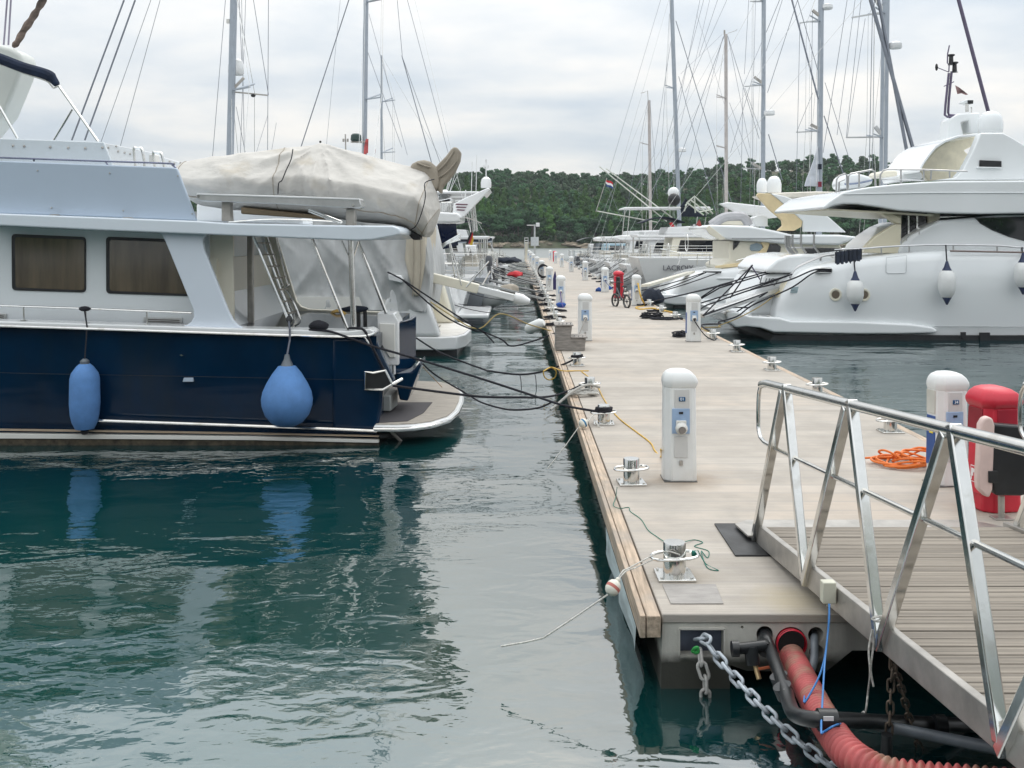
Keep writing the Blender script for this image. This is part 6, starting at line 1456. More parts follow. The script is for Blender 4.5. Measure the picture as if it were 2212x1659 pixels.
# pile with ladder, light mast with its box, at the far end
t = thing('ladder_pile', (2.9, 118, 0), 'pale pile with a ladder head standing beyond the far end of the left row', 'pile')
cx_ = (1137 - CX) / F * 118
MB().box((cx_, 118, 1.1), (.42, .4, 2.8)).build('pile', palecream, t, bevel=.03)
mb = MB(); 
for s_ in (-.2, .2): mb.tube([(cx_ + s_, 117.7, 1.0), (cx_ + s_, 117.7, 3.05)], .045, 6)
for z in (2.4, 2.7, 3.0): mb.tube([(cx_ - .2, 117.7, z), (cx_ + .2, 117.7, z)], .04, 6)
mb.build('ladder', alu, t)
t = thing('light_mast', ((1157 - CX) / F * 116, 116, .5), 'tall grey light mast with a white box at the far end of the pier', 'light mast')
x = (1155 - CX) / F * 116
MB().tube([(x, 116, .5), (x, 116, 3 + (514 - 485) / F * 116)], .1, 10).build('pole', alu, t)
MB().box((x, 115.8, 2.6), (.9, .4, 1.0)).build('cabinet', mat('cabinet grey', (.5, .53, .55), .5), t, bevel=.03)
MB().tube([(x - .9, 116, 4.45), (x + .3, 116, 4.45)], .05, 6).build('arm', alu, t); MB().box((x + .35, 116, 4.5), (.42, .4, .45)).build('lamp_head', white, t, bevel=.04)

for i, (x, y, z) in enumerate(((-1.3, 50.2, .75), (-1.2, 55.5, .8), (-.9, 61, .7), (-1.2, 66.2, .8), (-1.0, 71.5, .7), (-1.3, 45.6, 1.7))):
    mb = MB().lathe([(0, 0), (.15, .02), (.2, .12), (.2, .38), (.14, .5), (0, .52)], (x, y, z), 10, sx=.8).tube([(x, y, z), (x + .05, y, z - .7)], [.1, .05], 6)
    tag(mb.build('outboard_motor', darkgrey if i % 2 else black), 'dark outboard motor tilted at a stern far down the left row', 'outboard motor', 'outboard motors of the left row')
lump(U(1113, 592, 52), (.42, .3, .13), 'red_cover', mat('red cover', (.55, .02, .03), .6), 'bright red cover among the crowded sterns of the left row', 'cover', 3, .8, 5)
lump(U(1096, 562, 60), (.8, .5, .16), 'black_cover', darkcanvas, 'black cover among the crowded sterns far down the left row', 'cover', 4, .9, 4)
t = lump(U(1100, 628, 42), (.42, .4, .3), 'beige_cover', taupe, 'beige cover over an outboard beyond the grey sailing boat', 'cover', 6, .3, 3)
# ---------------------------------------------------------------- the big white yacht on the right
def qr(x, y): return (1553.7 + x * .2977, 384.0 + y * .2977)
def qt(x, y): return (1663.4 + x * .248, 192.0 + y * .248)
def qu(x, y): return (1810.4 + x * .1815, y * .1815)
def qb(x, y): return (1426.4 + x * .1488, 329.2 + y * .1488)
def qh(x, y): return (1261.8 + x * .1984, 548.6 + y * .1984)
Y1 = 29.8
def big_yacht():
    T = thing('motor_yacht', (17, Y1 + 3, 0), 'big white three deck motor yacht with white fenders on the right of the pier', 'motor boat')
    yc = Y1 + 3.0; hb = 3.0
    gel = mat('yacht white', (.78, .805, .815), .16, var=.012, vs=.5, coat=.5)
    crm = mat('yacht cream', (.70, .65, .50), .3, var=.015, vs=.8)
    # shell: stations follow the sheer line
    stn = [(432, 1000, .86), (440, 950, .89), (455, 905, .91), (480, 850, .93), (510, 790, .95), (545, 735, .965), (590, 695, .975), (640, 667, .985), (700, 646, .99), (760, 630, 1), (900, 600, 1), (1100, 572, 1), (1400, 541, 1), (1660, 529, 1), (2100, 528, 1), (2600, 520, .97), (3200, 505, .86), (3800, 480, .65), (4400, 450, .35), (4800, 430, .04)]
    rings = []
    for x, y, k in stn:
        p = U(*qr(x, y), Y1); b = hb * k; zt = p.z; x0 = p.x
        pr = [(b * .6, -.6), (b * .95, -.05), (b * .985, .5), (b, zt * .55), (b * .992, zt - min(.3, zt * .2)), (b * .96, zt - .06), (b * .90, zt)]
        rings.append([Vector((x0, yc - h, z)) for h, z in pr] + [Vector((x0, yc + h, z)) for h, z in pr[::-1]])
    MB().loft(rings).build('hull', gel, T, ang=50)
    lo = [(48, 978), (118, 968), (215, 1003), (440, 1015), (520, 1038), (1000, 1043), (1400, 1062), (1540, 1082), (1590, 1108), (1570, 1128), (1300, 1134), (1000, 1134), (395, 1122), (300, 1090), (200, 1080), (120, 1088), (60, 1040)]
    MB().prism([qr(*p) for p in lo], Y1 - .12, 6.2).build('swim_platform', gel, T, bevel=.09, seg=4)
    a = U(*qr(390, 1118), Y1 - .02); MB().poly([(a.x, Y1 - .05, .15), (a.x + 16, Y1 - .05, .13), (a.x + 16, Y1 - .05, -.3), (a.x - .3, Y1 - .05, -.3)], (0, 5.9, 0)).build('boot_top', black, T)
    # transom with curved garage and stairs
    MB().prism([qr(*p) for p in ((212, 1000), (240, 900), (290, 775), (338, 695), (600, 690), (640, 1010))], Y1 + 1.1, 3.8).build('transom', gel, T, bevel=.16, seg=4)
    MB().prism([qr(*p) for p in ((340, 690), (352, 655), (420, 590), (500, 563), (640, 552), (800, 560), (860, 600), (700, 690))], Y1 + .9, 4.2).build('aft_bulwark', gel, T, bevel=.2, seg=4)
    MB().prism([qr(*p) for p in ((425, 1000), (435, 870), (470, 780), (560, 690), (640, 690), (640, 1010))], Y1 + .5, .5).build('stair_wall', crm, T, bevel=.04)
    text_mesh('Lusy', .34, 'name_lettering', mat('grey lettering', (.16, .17, .18), .4), T, U(*qr(358, 742), Y1 + 1.06), (R(90), R(-58) * 0, 0), .008, .3)
    mb = MB()
    for x in (150, 215, 285, 345): mb.tube(curve([U(*qr(x, 1005), Y1), U(*qr(x + 10, 1000), Y1), U(*qr(x + 50, 1022), Y1), U(*qr(x + 62, 1030), Y1)], 3), .012, 5)
    mb.build('platform_rail', steel, T)
    # deck houses
    MB().prism([qr(*p) for p in ((1045, 545), (1060, 500), (1130, 428), (1270, 340), (1322, 335), (1318, 490), (1300, 548))], Y1 + .5, .25).build('cockpit_wing', crm, T, bevel=.03, seg=3)
    MB().prism([qr(*p) for p in ((1296, 550), (1318, 490), (1400, 420), (1512, 345), (1600, 310), (1860, 288), (2010, 270), (2700, 258), (3300, 300), (3700, 420), (3800, 548))], Y1 + .42, 5.1).build('deck_house', gel, T, bevel=.1, seg=3)
    MB().prism([qr(*p) for p in ((1858, 290), (2700, 266), (3000, 300), (3100, 420), (2700, 500), (2340, 482), (2212, 458), (2100, 428), (1980, 380), (1895, 332))], Y1 + .39, .1).build('side_window', glass, T, bevel=.02)
    MB().prism([qr(*p) for p in ((1325, 262), (1516, 250), (1514, 344), (1400, 418), (1326, 482))], Y1 + 1.0, .06).build('cockpit_door', glass, T)
    for x in (1372, 1434): MB().bar(U(*qr(x, 262), Y1 + .97), U(*qr(x, 440 - (x - 1372) * .7), Y1 + .97), .05, .05).build('door_frame', steel, T)
    MB().prism([qr(*p) for p in ((1172, 232), (1205, 232), (1322, 290), (1322, 335), (1284, 332), (1185, 262))], Y1 + .55, .3).build('deck_support', crm, T, bevel=.03)
    MB().prism([qr(*p) for p in ((1200, 215), (1600, 255), (1600, 300), (1520, 345), (1516, 256), (1322, 268), (1322, 335), (1240, 260))], Y1 + .9, .1).build('support_shade', crm, T)
    up = [(752, 214), (790, 178), (832, 148), (900, 103), (1000, 82), (1100, 66), (1300, 44), (1500, 30), (1650, 24), (2212, 20), (2800, 22), (3200, 120), (3300, 240), (2700, 262), (2212, 259), (1900, 263), (1600, 257), (1300, 238), (1150, 212), (1000, 192), (900, 190), (840, 200), (772, 229)]
    MB().prism([qr(*p) for p in up], Y1 + .1, 5.8).build('upper_deck', gel, T, bevel=.12, seg=4)
    MB().prism([qr(*p) for p in ((900, 118), (1500, 108), (2212, 108), (2800, 112), (2800, 114), (2212, 111), (1500, 111), (900, 122))], Y1 + .075, .1).build('deck_crease', gel, T, bevel=.01)
    a = U(*qr(775, 226), Y1); b = U(*qr(1590, 256), Y1)
    MB().poly([(a.x + .2, Y1 + .35, a.z + .02), (b.x, Y1 + .35, b.z - .03), (b.x, Y1 + 5.6, b.z - .03), (a.x + .2, Y1 + 5.6, a.z + .06)], (0, 0, -.05)).build('soffit', crm, T)
    # mast fin, cream arch, domes
    MB().prism([qt(*p) for p in ((1835, 384), (2032, 384), (2110, 425), (2400, 600), (2700, 790), (1430, 796), (1620, 772), (1685, 700), (1770, 540))], Y1 + .9, .35).build('arch_fin', gel, T, bevel=.08, seg=3)
    MB().prism([qt(*p) for p in ((1835, 384), (2032, 384), (2110, 425), (2400, 600), (2700, 790), (1430, 796), (1620, 772), (1685, 700), (1770, 540))], Y1 + 4.8, .35).build('arch_fin', gel, T, bevel=.08, seg=3)
    MB().prism([qt(*p) for p in ((1300, 712), (1345, 640), (1450, 522), (1520, 470), (1640, 428), (1815, 410), (1778, 492), (1690, 535), (1742, 582), (1660, 740), (1600, 790), (1380, 800))], Y1 + 3.2, .3).build('arch_inner', mat('yacht warm cream', (.76, .70, .54), .3), T, bevel=.04)
    oc = [(1296, 706), (1338, 630), (1400, 545), (1440, 497), (1520, 447), (1640, 404), (1815, 388)]
    MB().prism([qt(*p) for p in oc + [(x + 8, y + 20) for x, y in oc[::-1]]], Y1 + 1.3, 3.0).build('arch_roof', gel, T, bevel=.02)
    MB().prism([qt(*p) for p in ((1550, 440), (1560, 265), (1640, 215), (1830, 206), (1850, 386), (1742, 390), (1732, 272), (1662, 290), (1692, 420))], Y1 + 2.6, .7).build('mast_base', gel, T, bevel=.05, seg=3)
    def dome(cx, y0, y1, hw, d, n='satellite_dome'):
        c = U(cx, y1, d); k = d / F; h = (y1 - y0) * k; r = hw * k
        MB().lathe([(r * .93, 0), (r * .98, h * .08), (r, h * .2), (r, h * .45), (r * .9, h * .7), (r * .68, h * .88), (r * .35, h * .98), (0, h)], c, 24).build(n, gel, T)
    dome(qt(1920, 0)[0], qt(0, 193)[1], qt(0, 382)[1], 25.5, Y1 + 2); dome(qt(1592, 0)[0], qt(0, 285)[1], qt(0, 462)[1], 24, Y1 + 4)
    dk = mat('dark pole', (.13, .11, .17), .35, .5)
    d = Y1 + 2.8
    MB().tube([U(*qu(*p), d) for p in ((1440, 1390), (1300, 1390), (1270, 1370), (1278, 1250), (1318, 870))], .04, 8).tube([U(*qu(*p), d) for p in ((1400, 1375), (1320, 1368), (1310, 1340), (1318, 1200), (1352, 850))], .04, 8).build('light_mast', dk, T)
    for x, y in ((1345, 712), (1386, 802)):
        MB().lathe([(.11, -.16), (.075, -.13), (.065, .1), (.12, .14), (.11, .17), (0, .17)], U(*qu(x, y), d), 12).build('signal_lamp', black, T)
    MB().tube([U(*qu(1318, 860), d), U(*qu(1322, 770), d), U(*qu(1300, 750), d), U(*qu(1304, 640), d), U(*qu(1325, 540), d)], .022, 6).tube([U(*qu(1310, 855), d), U(*qu(1185, 805), d)], .015, 5).tube([U(*qu(1258, 1028), d), U(*qu(1380, 972), d)], .015, 5).build('mast_arms', dk, T)
    MB().ball(U(*qu(1172, 800), d), (.05, .05, .12), 8).build('wind_sensor', black, T)
    s = MB().prism([qu(*p) for p in ((1478, 1215), (1500, 1195), (1540, 1185), (1612, 1190), (1610, 1235), (1540, 1240), (1480, 1228))], d, .3).build('searchlight', gel, T, bevel=.02)
    MB().prism([qu(*p) for p in ((1545, 1192), (1610, 1192), (1608, 1233), (1545, 1236))], d - .02, .05).build('lens', black, s)
    MB().tube([U(*qu(1535, 1240), d), U(*qu(1535, 1330), d)], .06, 8).tube(curve([U(*qu(1550, 1270), d), U(*qu(1585, 1275), d), U(*qu(1585, 1340), d)], 4), .02, 6).build('searchlight_post', steel, T)
    MB().prism([qu(*p) for p in ((1395, 1015), (1440, 1040), (1500, 1085), (1548, 1125), (1520, 1130), (1470, 1110), (1420, 1120))], d, .01).build('flag', mat('faded ensign', (.20, .12, .12), .8, var=.5, vs=3, stretch=(1, 1, 3)), T)
    MB().prism([qt(*p) for p in ((1830, 620), (2018, 628), (2018, 680), (1830, 676))], Y1 + .84, .12).build('vent_grille', black, T, bevel=.01)
    MB().prism([qt(*p) for p in ((1810, 678), (2022, 681), (2020, 692), (1806, 688))], Y1 + .8, .16).build('vent_ledge', gel, T, bevel=.01)
    # upper deck rails and what stands behind them
    st = mat('rail steel', (.5, .5, .5), .3, .9); d = Y1 + .5; mb = MB()
    for pp in (((575, 905), (580, 790), (600, 760), (655, 738), (668, 750), (672, 880)), ((600, 900), (603, 810), (650, 790)), ((680, 878), (684, 760), (700, 740), (890, 704), (912, 720), (915, 845)), ((955, 838), (962, 745), (985, 712), (1020, 702), (1340, 704), (1720, 718)), ((960, 786), (1340, 800)), ((1140, 700), (1140, 825)), ((1340, 704), (1338, 805)), ((1405, 705), (1400, 790)), ((776, 724), (776, 860)), ((1565, 712), (1565, 775))):
        mb.tube([U(*qt(*p), d) for p in pp], .026, 6)
    mb.build('upper_rail', st, T)
    MB().prism([qt(*p) for p in ((640, 820), (660, 770), (690, 740), (760, 735), (860, 760), (900, 790), (890, 830), (820, 860), (700, 875), (655, 860))], Y1 + 2.2, 1.3).build('deck_tender', gel, T, bevel=.12, seg=4)
    MB().tube(curve([U(*qt(650, 830), Y1 + 2.1), U(*qt(760, 822), Y1 + 2.1), U(*qt(890, 795), Y1 + 2.1)], 4), .035, 6).build('tender_band', mat('tender band', (.2, .24, .34), .5), T)
    MB().prism([qt(*p) for p in ((965, 745), (990, 712), (1100, 710), (1118, 730), (1110, 760), (985, 764))], Y1 + 1.8, 1.2).build('helm_seat', palecream, T, bevel=.08, seg=3)
    MB().prism([qt(*p) for p in ((1120, 740), (1200, 715), (1330, 720), (1340, 790), (1130, 810))], Y1 + 2.6, 1.6).build('fly_console', gel, T, bevel=.1, seg=3)
    # main deck rail
    d = Y1 + .22; mb = MB()
    rl = [(560, 1402), (800, 1392), (970, 1378), (1210, 1366), (1530, 1358), (1990, 1366), (2212, 1382), (2800, 1385)]
    mb.tube(curve([U(*qt(*p), d) for p in rl], 4), .03, 6)
    for x, y0, y1 in ((970, 1378, 1442), (1212, 1366, 1425), (1596, 1360, 1410), (1978, 1366, 1420), (2190, 1380, 1430)): mb.tube([U(*qt(x, y0), d), U(*qt(x, y1), d)], .024, 6)
    mb.tube(curve([U(*qt(*p), d) for p in ((1140, 1350), (1150, 1310), (1200, 1280), (1470, 1150))], 4), .028, 6)
    for x, y in ((1190, 1282), (1300, 1228)): mb.tube([U(*qt(x, y), d), U(*qt(x, y + 40), d)], .02, 5)
    mb.build('main_rail', st, T)
    MB().tube([U(*qt(1570, 1412), Y1 + .03), U(*qt(2212, 1425), Y1 + .03), U(*qt(3000, 1428), Y1 + .03)], .03, 6).build('rubbing_strake', mat('brown strake', (.2, .15, .13), .5), T)
    mb = MB()
    for x, y in ((135, 1275), (155, 1278), (172, 1280), (197, 1270), (270, 1268), (383, 1270)):
        mb.tube(curve([U(*qt(x, y), Y1 + 1.6), U(*qt(x - 1, y + 80), Y1 + 1.6), U(*qt(x + 12, y + 115), Y1 + 1.6), U(*qt(x + 45, y + 160), Y1 + 1.6)], 4), .035, 6)
    mb.tube([U(*qt(160, 1385), Y1 + 1.6), U(*qt(400, 1380), Y1 + 1.6)], .03, 6); mb.build('rod_rack', st, T)
    mb = MB().tube(curve([U(*qt(*p), Y1 + .4) for p in ((170, 1650), (230, 1560), (400, 1480), (480, 1450), (560, 1440))], 5), .035, 6).tube(curve([U(*qt(*p), Y1 + .4) for p in ((440, 1500), (455, 1460), (560, 1445))], 4), .03, 6)
    mb.build('stair_rail', st, T)
    MB().tube([U(*qr(1560, 1077), Y1 - .005), U(*qr(2212, 1081), Y1 - .005), U(*qr(3000, 1081), Y1 - .005)], .012, 5).build('hull_seam', mat('hatch seam', (.5, .52, .53), .5), T)
    MB().box(U(*qr(1770, 1142), Y1 - .06), (.14, .06, .18)).build('discharge_port', black, T); MB().box(U(*qr(1925, 1160), Y1 - .06), (.3, .06, .3)).build('intake_grille', black, T)
    # portholes, fairlead, hatch line, flag sticker
    for x, y in ((843, 848), (1050, 850)):
        c = U(*qr(x, y), Y1); p = MB().lathe([(.19, 0), (.185, .05), (.14, .05), (.13, .02), (0, .02)], c + Vector((0, .02, 0)), 20, axis=(0, -1, 0), sx=.95).build('porthole', palecream, T)
        MB().lathe([(.115, .035), (0, .036)], c + Vector((0, .02, 0)), 16, axis=(0, -1, 0)).build('porthole_glass', mat('porthole brown', (.16, .13, .10), .2), p)
    f = MB().prism([qr(*p) for p in ((700, 668), (730, 652), (815, 650), (826, 668), (815, 692), (700, 690))], Y1 - .02, .1).build('fairlead', steel, T, bevel=.03, seg=3)
    MB().prism([qr(*p) for p in ((708, 672), (735, 659), (810, 658), (818, 668), (808, 684), (708, 684))], Y1 - .03, .1).build('slot', black, f, bevel=.01)
    rr = [(1212, 580), (1360, 562), (1357, 680), (1345, 692), (1222, 694), (1210, 682)]
    MB().tube([U(*qr(*p), Y1 + .0) for p in rr], .008, 5, closed=True).build('hatch_line', mat('hatch seam', (.5, .52, .53), .5), T)
    MB().prism([qr(*p) for p in ((525, 795), (580, 790), (565, 838), (515, 836))], Y1 + .1, .02).build('sticker', mat('striped sticker', (.35, .45, .48), .5, var=.4, vs=9, stretch=(.2, 1, 5)), T)
    a = U(*qr(560, 762), Y1 + 1.6); b = Vector((5.2, 29.3, .75))
    MB().bar(a, b, .14, .5).build('passerelle', alu, T, bevel=.02)
    for p, q in (((230, 635), (345, 815)), ((437, 600), (430, 780)), ((437, 600), (530, 690))): MB().tube([U(*qr(*p), Y1 + 1.4), U(*qr(*q), Y1 + 1.4)], .022, 6).build('hoist_strut', dk, T)
    return T
big_yacht()
o = MB(); n = 30; rnd = random.Random(4); tp = [U(*qt(565 + 225 * i / n, 1420 - 25 * i / n + 6 * math.sin(i * 2.1)), Y1 + .15) for i in range(n + 1)]
o.v = tp + [p + Vector((0, .05 * math.sin(i * 1.3), -1.25 + .25 * math.sin(i * .8) + rnd.uniform(-.1, .1))) for i, p in enumerate(tp)]; o.f = [(i, i + 1, i + n + 2, i + n + 1) for i in range(n)]
for v in o.v[n + 1:]: v.z += .0
o = o.build('dark_towels', darkcanvas); o.modifiers.new('thickness', 'SOLIDIFY').thickness = .04; tag(o, 'row of black cloths drying over the stern rail of the big white yacht', 'cloth')
def white_fender(x, yt, yb_, hw, y_rail, label, d=Y1 - .35):
    c = U(*qr(x, yb_), d); k = d / F * .2977; h = (yb_ - yt) * k; r = hw * k; t = thing('fender', c, label, 'fender')
    MB().lathe([(r * .55, 0), (r * .85, h * .14), (r, h * .36), (r, h * .66), (r * .86, h * .88), (r * .5, h), (0, h)], c, 22).build('fender_body', whitepvc, t)
    nb = mat('navy end', (.008, .02, .07), .4)
    MB().lathe([(r * .58, 0), (r * .35, -.1), (r * .12, -.22), (0, -.24)], c + Vector((0, 0, h * .02)), 16).build('lower_end', nb, t)
    MB().lathe([(r * .56, 0), (r * .34, .1), (r * .15, .26), (0, .28)], c + Vector((0, 0, h * .985)), 16).build('upper_end', nb, t)
    MB().tube([c + Vector((0, 0, h + .2)), U(*qr(x - 5, y_rail + 60), Y1 - .1), U(*qr(x - 8, y_rail), Y1 + .2)], .02, 6).build('lanyard', ropeblack, t)
white_fender(986, 742, 914, 60, 580, 'white fender with navy ends hanging between the portholes of the big yacht')
white_fender(1652, 670, 868, 62, 490, 'white fender with navy ends hanging mid length on the big yacht')
white_fender(2205, 612, 794, 62, 505, 'white fender with navy ends cut by the right edge of the picture')
def rrope(pts, r, label): return rope(pts, r, label)
e1 = Vector((4.8, 28, .66)); e2 = Vector((4.8, 31, .66)); e0 = Vector((4.8, 25, .66))
rrope([U(*qr(815, 665), Y1 - .1), U(*qr(690, 668), Y1 - .2), U(*qr(500, 745), Y1 - .4), U(*qr(240, 810), Y1 - .5), U(*qr(0, 893), Y1 - .6), U(*qh(1280, 590), 29), e1], .03, 'upper black mooring rope from the fairlead of the big yacht')
rrope([U(*qr(815, 682), Y1 - .1), U(*qr(690, 688), Y1 - .2), U(*qr(520, 800), Y1 - .3), U(*qr(250, 920), Y1 - .4), U(*qr(130, 1005), Y1 - .6), U(*qr(0, 1045), Y1 - .8), U(*qh(1480, 760), 28), U(*qh(1280, 775), 27), e0], .03, 'lower black mooring rope from the fairlead, sagging above the water')
rope([U(*qr(440, 820), Y1), U(*qr(300, 930), Y1 - .3), U(*qr(120, 1025), Y1 - .6), U(*qr(0, 1072), Y1 - .8), U(*qh(1480, 795), 28), U(*qh(1270, 805), 27), e0 + Vector((0, .1, 0))], .022, 'tan rope sagging beside the lower rope of the big yacht', mat('tan rope', (.40, .30, .12), .8))
for i, (a, b, c_) in enumerate((((0, 780), (350, 680), e2), ((0, 800), (365, 690), e2), ((240, 635), (80, 870), e1), ((0, 940), (220, 942), e1), ((350, 830), (100, 990), e1), ((530, 700), (230, 810), e2))):
    tag(MB().tube([U(*qr(*b), Y1 + 1.2), U(*qr(*a), Y1 + .2), c_ + Vector((.3, 0, .2))], .022, 6).build('mooring_line', ropeblack), 'black line among the crossed ropes off the stern of the big yacht', 'mooring line', 'crossed ropes off the big yacht')

# ---------------------------------------------------------------- cream and white flybridge yacht behind it
Y2 = 43.5
def second_yacht():
    T = thing('motor_yacht', (15, Y2 + 2.4, 0), 'white flybridge yacht with cream radar arch and two white domes', 'motor boat')
    gel = mat('yacht white', (.80, .805, .80), .16); crm = mat('arch cream', (.74, .60, .36), .35, var=.03)
    st = [(905, 480, .88), (930, 455, .9), (980, 390, .92), (1030, 335, .94), (1085, 292, .96), (1180, 232, .98), (1300, 202, 1), (1500, 172, 1), (1830, 128, 1), (2100, 112, 1), (2600, 90, 1), (3300, 70, .85), (4000, 50, .5), (4500, 30, .05)]
    yc = Y2 + 2.4; rings = []
    for x, y, k in st:
        p = U(*qh(x, y), Y2); b = 2.4 * k; zt = p.z
        pr = [(b * .6, -.5), (b * .95, 0), (b * .99, .5), (b, zt * .6), (b * .99, zt - min(.2, zt * .2)), (b * .92, zt)]
        rings.append([Vector((p.x, yc - h, z)) for h, z in pr] + [Vector((p.x, yc + h, z)) for h, z in pr[::-1]])
    MB().loft(rings).build('hull', gel, T, ang=50)
    MB().prism([qh(*p) for p in ((815, 445), (850, 435), (1100, 450), (1300, 492), (1830, 478), (2200, 490), (2200, 560), (1000, 560), (870, 545), (830, 490))], Y2 - .1, 4.9).build('swim_platform', gel, T, bevel=.09, seg=3)
    a = U(*qh(930, 560), Y2); MB().box((a.x + 8, yc, .1), (15.6, 4.6, .3)).build('boot_top', black, T)
    MB().prism([qh(*p) for p in ((1440, 268), (1480, 258), (1960, 262), (1960, 276), (1480, 276))], Y2 - .03, .1).build('rub_strake', gel, T, bevel=.02)
    MB().prism([qb(*p) for p in ((1000, 1282), (2600, 1330), (2800, 1660), (2000, 1640), (1500, 1640), (900, 1700), (880, 1640), (1000, 1560))], Y2 + .5, 3.8).build('cabin', palecream, T, bevel=.06, seg=3)
    for pp, m_ in ((((1310, 1340), (1400, 1312), (1480, 1340), (1490, 1400), (1440, 1430), (1320, 1430), (1300, 1400)), mat('pale reflecting glass', (.25, .33, .38), .08)), (((1590, 1330), (1700, 1330), (1752, 1370), (1745, 1430), (1660, 1560), (1500, 1610), (1500, 1560)), glass), (((1060, 1290), (1160, 1290), (1120, 1360), (1060, 1420)), glass), (((2050, 1380), (2600, 1390), (2700, 1480), (2100, 1470)), glass)):
        MB().prism([qb(*p) for p in pp], Y2 + .46, .1).build('cabin_window', m_, T, bevel=.01)
    MB().prism([qb(*p) for p in ((1460, 1300), (1580, 1300), (1590, 1330), (1500, 1560), (1380, 1620), (1200, 1655), (800, 1680), (800, 1650), (1170, 1600), (1330, 1540), (1420, 1460), (1500, 1380))], Y2 + .4, .14).build('cream_pillar', crm, T, bevel=.02)
    MB().prism([qb(*p) for p in ((640, 1092), (690, 1050), (1280, 1066), (1500, 1102), (1700, 1142), (1900, 1190), (2600, 1195), (2900, 1230), (2600, 1345), (1800, 1330), (1500, 1300), (1060, 1278), (940, 1262), (720, 1175), (680, 1130))], Y2 + .2, 4.4).build('flybridge', gel, T, bevel=.09, seg=3)
    MB().prism([qb(*p) for p in ((1040, 1240), (2060, 1240), (2060, 1254), (1040, 1256))], Y2 + .17, .08).build('fly_stripe', mat('grey stripe', (.35, .36, .37), .5), T)
    MB().prism([qb(*p) for p in ((660, 1100), (710, 1062), (800, 1130), (950, 1255), (870, 1275), (720, 1190))], Y2 + .15, .1).build('fly_end', palecream, T, bevel=.01)
    MB().prism([qb(*p) for p in ((1398, 622), (1425, 590), (1600, 598), (1712, 680), (1900, 850), (2066, 992), (2050, 1080), (1940, 1140), (1695, 1136), (1775, 1065), (1765, 985), (1580, 830), (1450, 690))], Y2 + .6, .2).build('arch_cream', crm, T, bevel=.03, seg=3)
    MB().prism([qb(*p) for p in ((1598, 594), (1800, 632), (2000, 705), (2212, 790), (2450, 940), (2700, 1160), (2080, 1152), (2070, 1000), (1716, 682))], Y2 + .55, .25).build('arch_fin', gel, T, bevel=.04, seg=3)
    MB().prism([qb(*p) for p in ((1598, 594), (1800, 632), (2212, 790), (2700, 1160), (2080, 1152), (2070, 1000), (1716, 682))], Y2 + 4.0, .25).build('arch_fin', gel, T, bevel=.04, seg=3)
    MB().prism([qt(*p) for p in ((0, 912), (110, 903), (400, 893), (570, 896), (560, 930), (540, 952), (160, 950), (60, 940))], Y2 + .6, 3.6).build('arch_roof', mat('arch top cream white', (.80, .75, .66), .3), T, bevel=.05, seg=3)
    for cx_, w_, yt, d in ((1478, 80, 372, Y2 + 3), (1652, 104, 342, Y2 + 1.6)):
        p0 = qb(cx_, 582); k = d / F; r = w_ * .1488 * k; h = (582 - yt) * .1488 * k
        MB().lathe([(r * .95, 0), (r, h * .1), (r, h * .5), (r * .88, h * .74), (r * .62, h * .92), (r * .3, h * .99), (0, h)], U(*p0, d), 22).build('satellite_dome', gel, T)
    MB().tube(curve([U(*qb(*p), Y2 + 1.2) for p in ((740, 1062), (850, 985), (950, 940), (1080, 928), (1180, 935), (1240, 985), (1275, 1062))], 5), .22, 10).build('tender_tube', mat('tender grey', (.42, .42, .44), .5), T)
    MB().prism([qb(*p) for p in ((830, 1050), (960, 985), (1180, 985), (1220, 1060))], Y2 + 1.1, 1.4).build('tender_hull', palecream, T, bevel=.05)
    MB().prism([qb(*p) for p in ((1350, 990), (1350, 950), (1420, 915), (1500, 912), (1560, 940), (1560, 1060), (1590, 1075), (1380, 1075))], Y2 + 1.3, 1.0).build('fly_locker', gel, T, bevel=.06, seg=3)
    MB().tube([U(*qb(2040, 1240), Y2), U(*qb(2040, 1241), Y2)], .01, 4).build('stud', steel, T)
    mb = MB()
    for pp in (((0, 1400), (300, 1460), (720, 1475)), ((400, 1555), (720, 1555)), ((1100, 1570), (1400, 1490), (1500, 1480)), ((320, 1460), (250, 1640)), ((540, 1470), (530, 1640)), ((720, 1475), (715, 1640))): mb.tube([U(*qb(*p), Y2 + .4) for p in pp], .02, 5)
    mb.tube([U(*qh(1890, 130), Y2), U(*qh(2212, 40), Y2)], .02, 5); mb.build('guard_rail', steel, T)
    MB().prism([qh(*p) for p in ((1290, 200), (1300, 188), (1500, 188), (1490, 208))], Y2 - .02, .06).build('fairlead', black, T, bevel=.01)
    a = U(*qh(1160, 200), Y2 + 1.4); MB().bar(a, (4.95, 39.5, 1.15), .1, .4).build('passerelle', palecream, T)
    return T
second_yacht()
for i, (a, e) in enumerate((((1480, 196), 40.3), ((1330, 200), 40.3), ((1960, 200), 37.2), ((1990, 210), 37.2), ((1300, 205), 43.4))):
    tag(MB().tube(sag(U(*qh(*a), Y2 - .1), (4.82, e, .66), .06), .022, 6).build('mooring_line', ropeblack), 'dark mooring line off the stern of the cream arched yacht', 'mooring line', 'mooring lines of the cream arched yacht')
MB_ = lump(U(1411, 642, 39.2), (.42, .35, .32), 'black_bundle', darkcanvas, 'big black rubber bundle hanging at the stern platform of the cream arched yacht', 'bundle', 5, .3, 4)
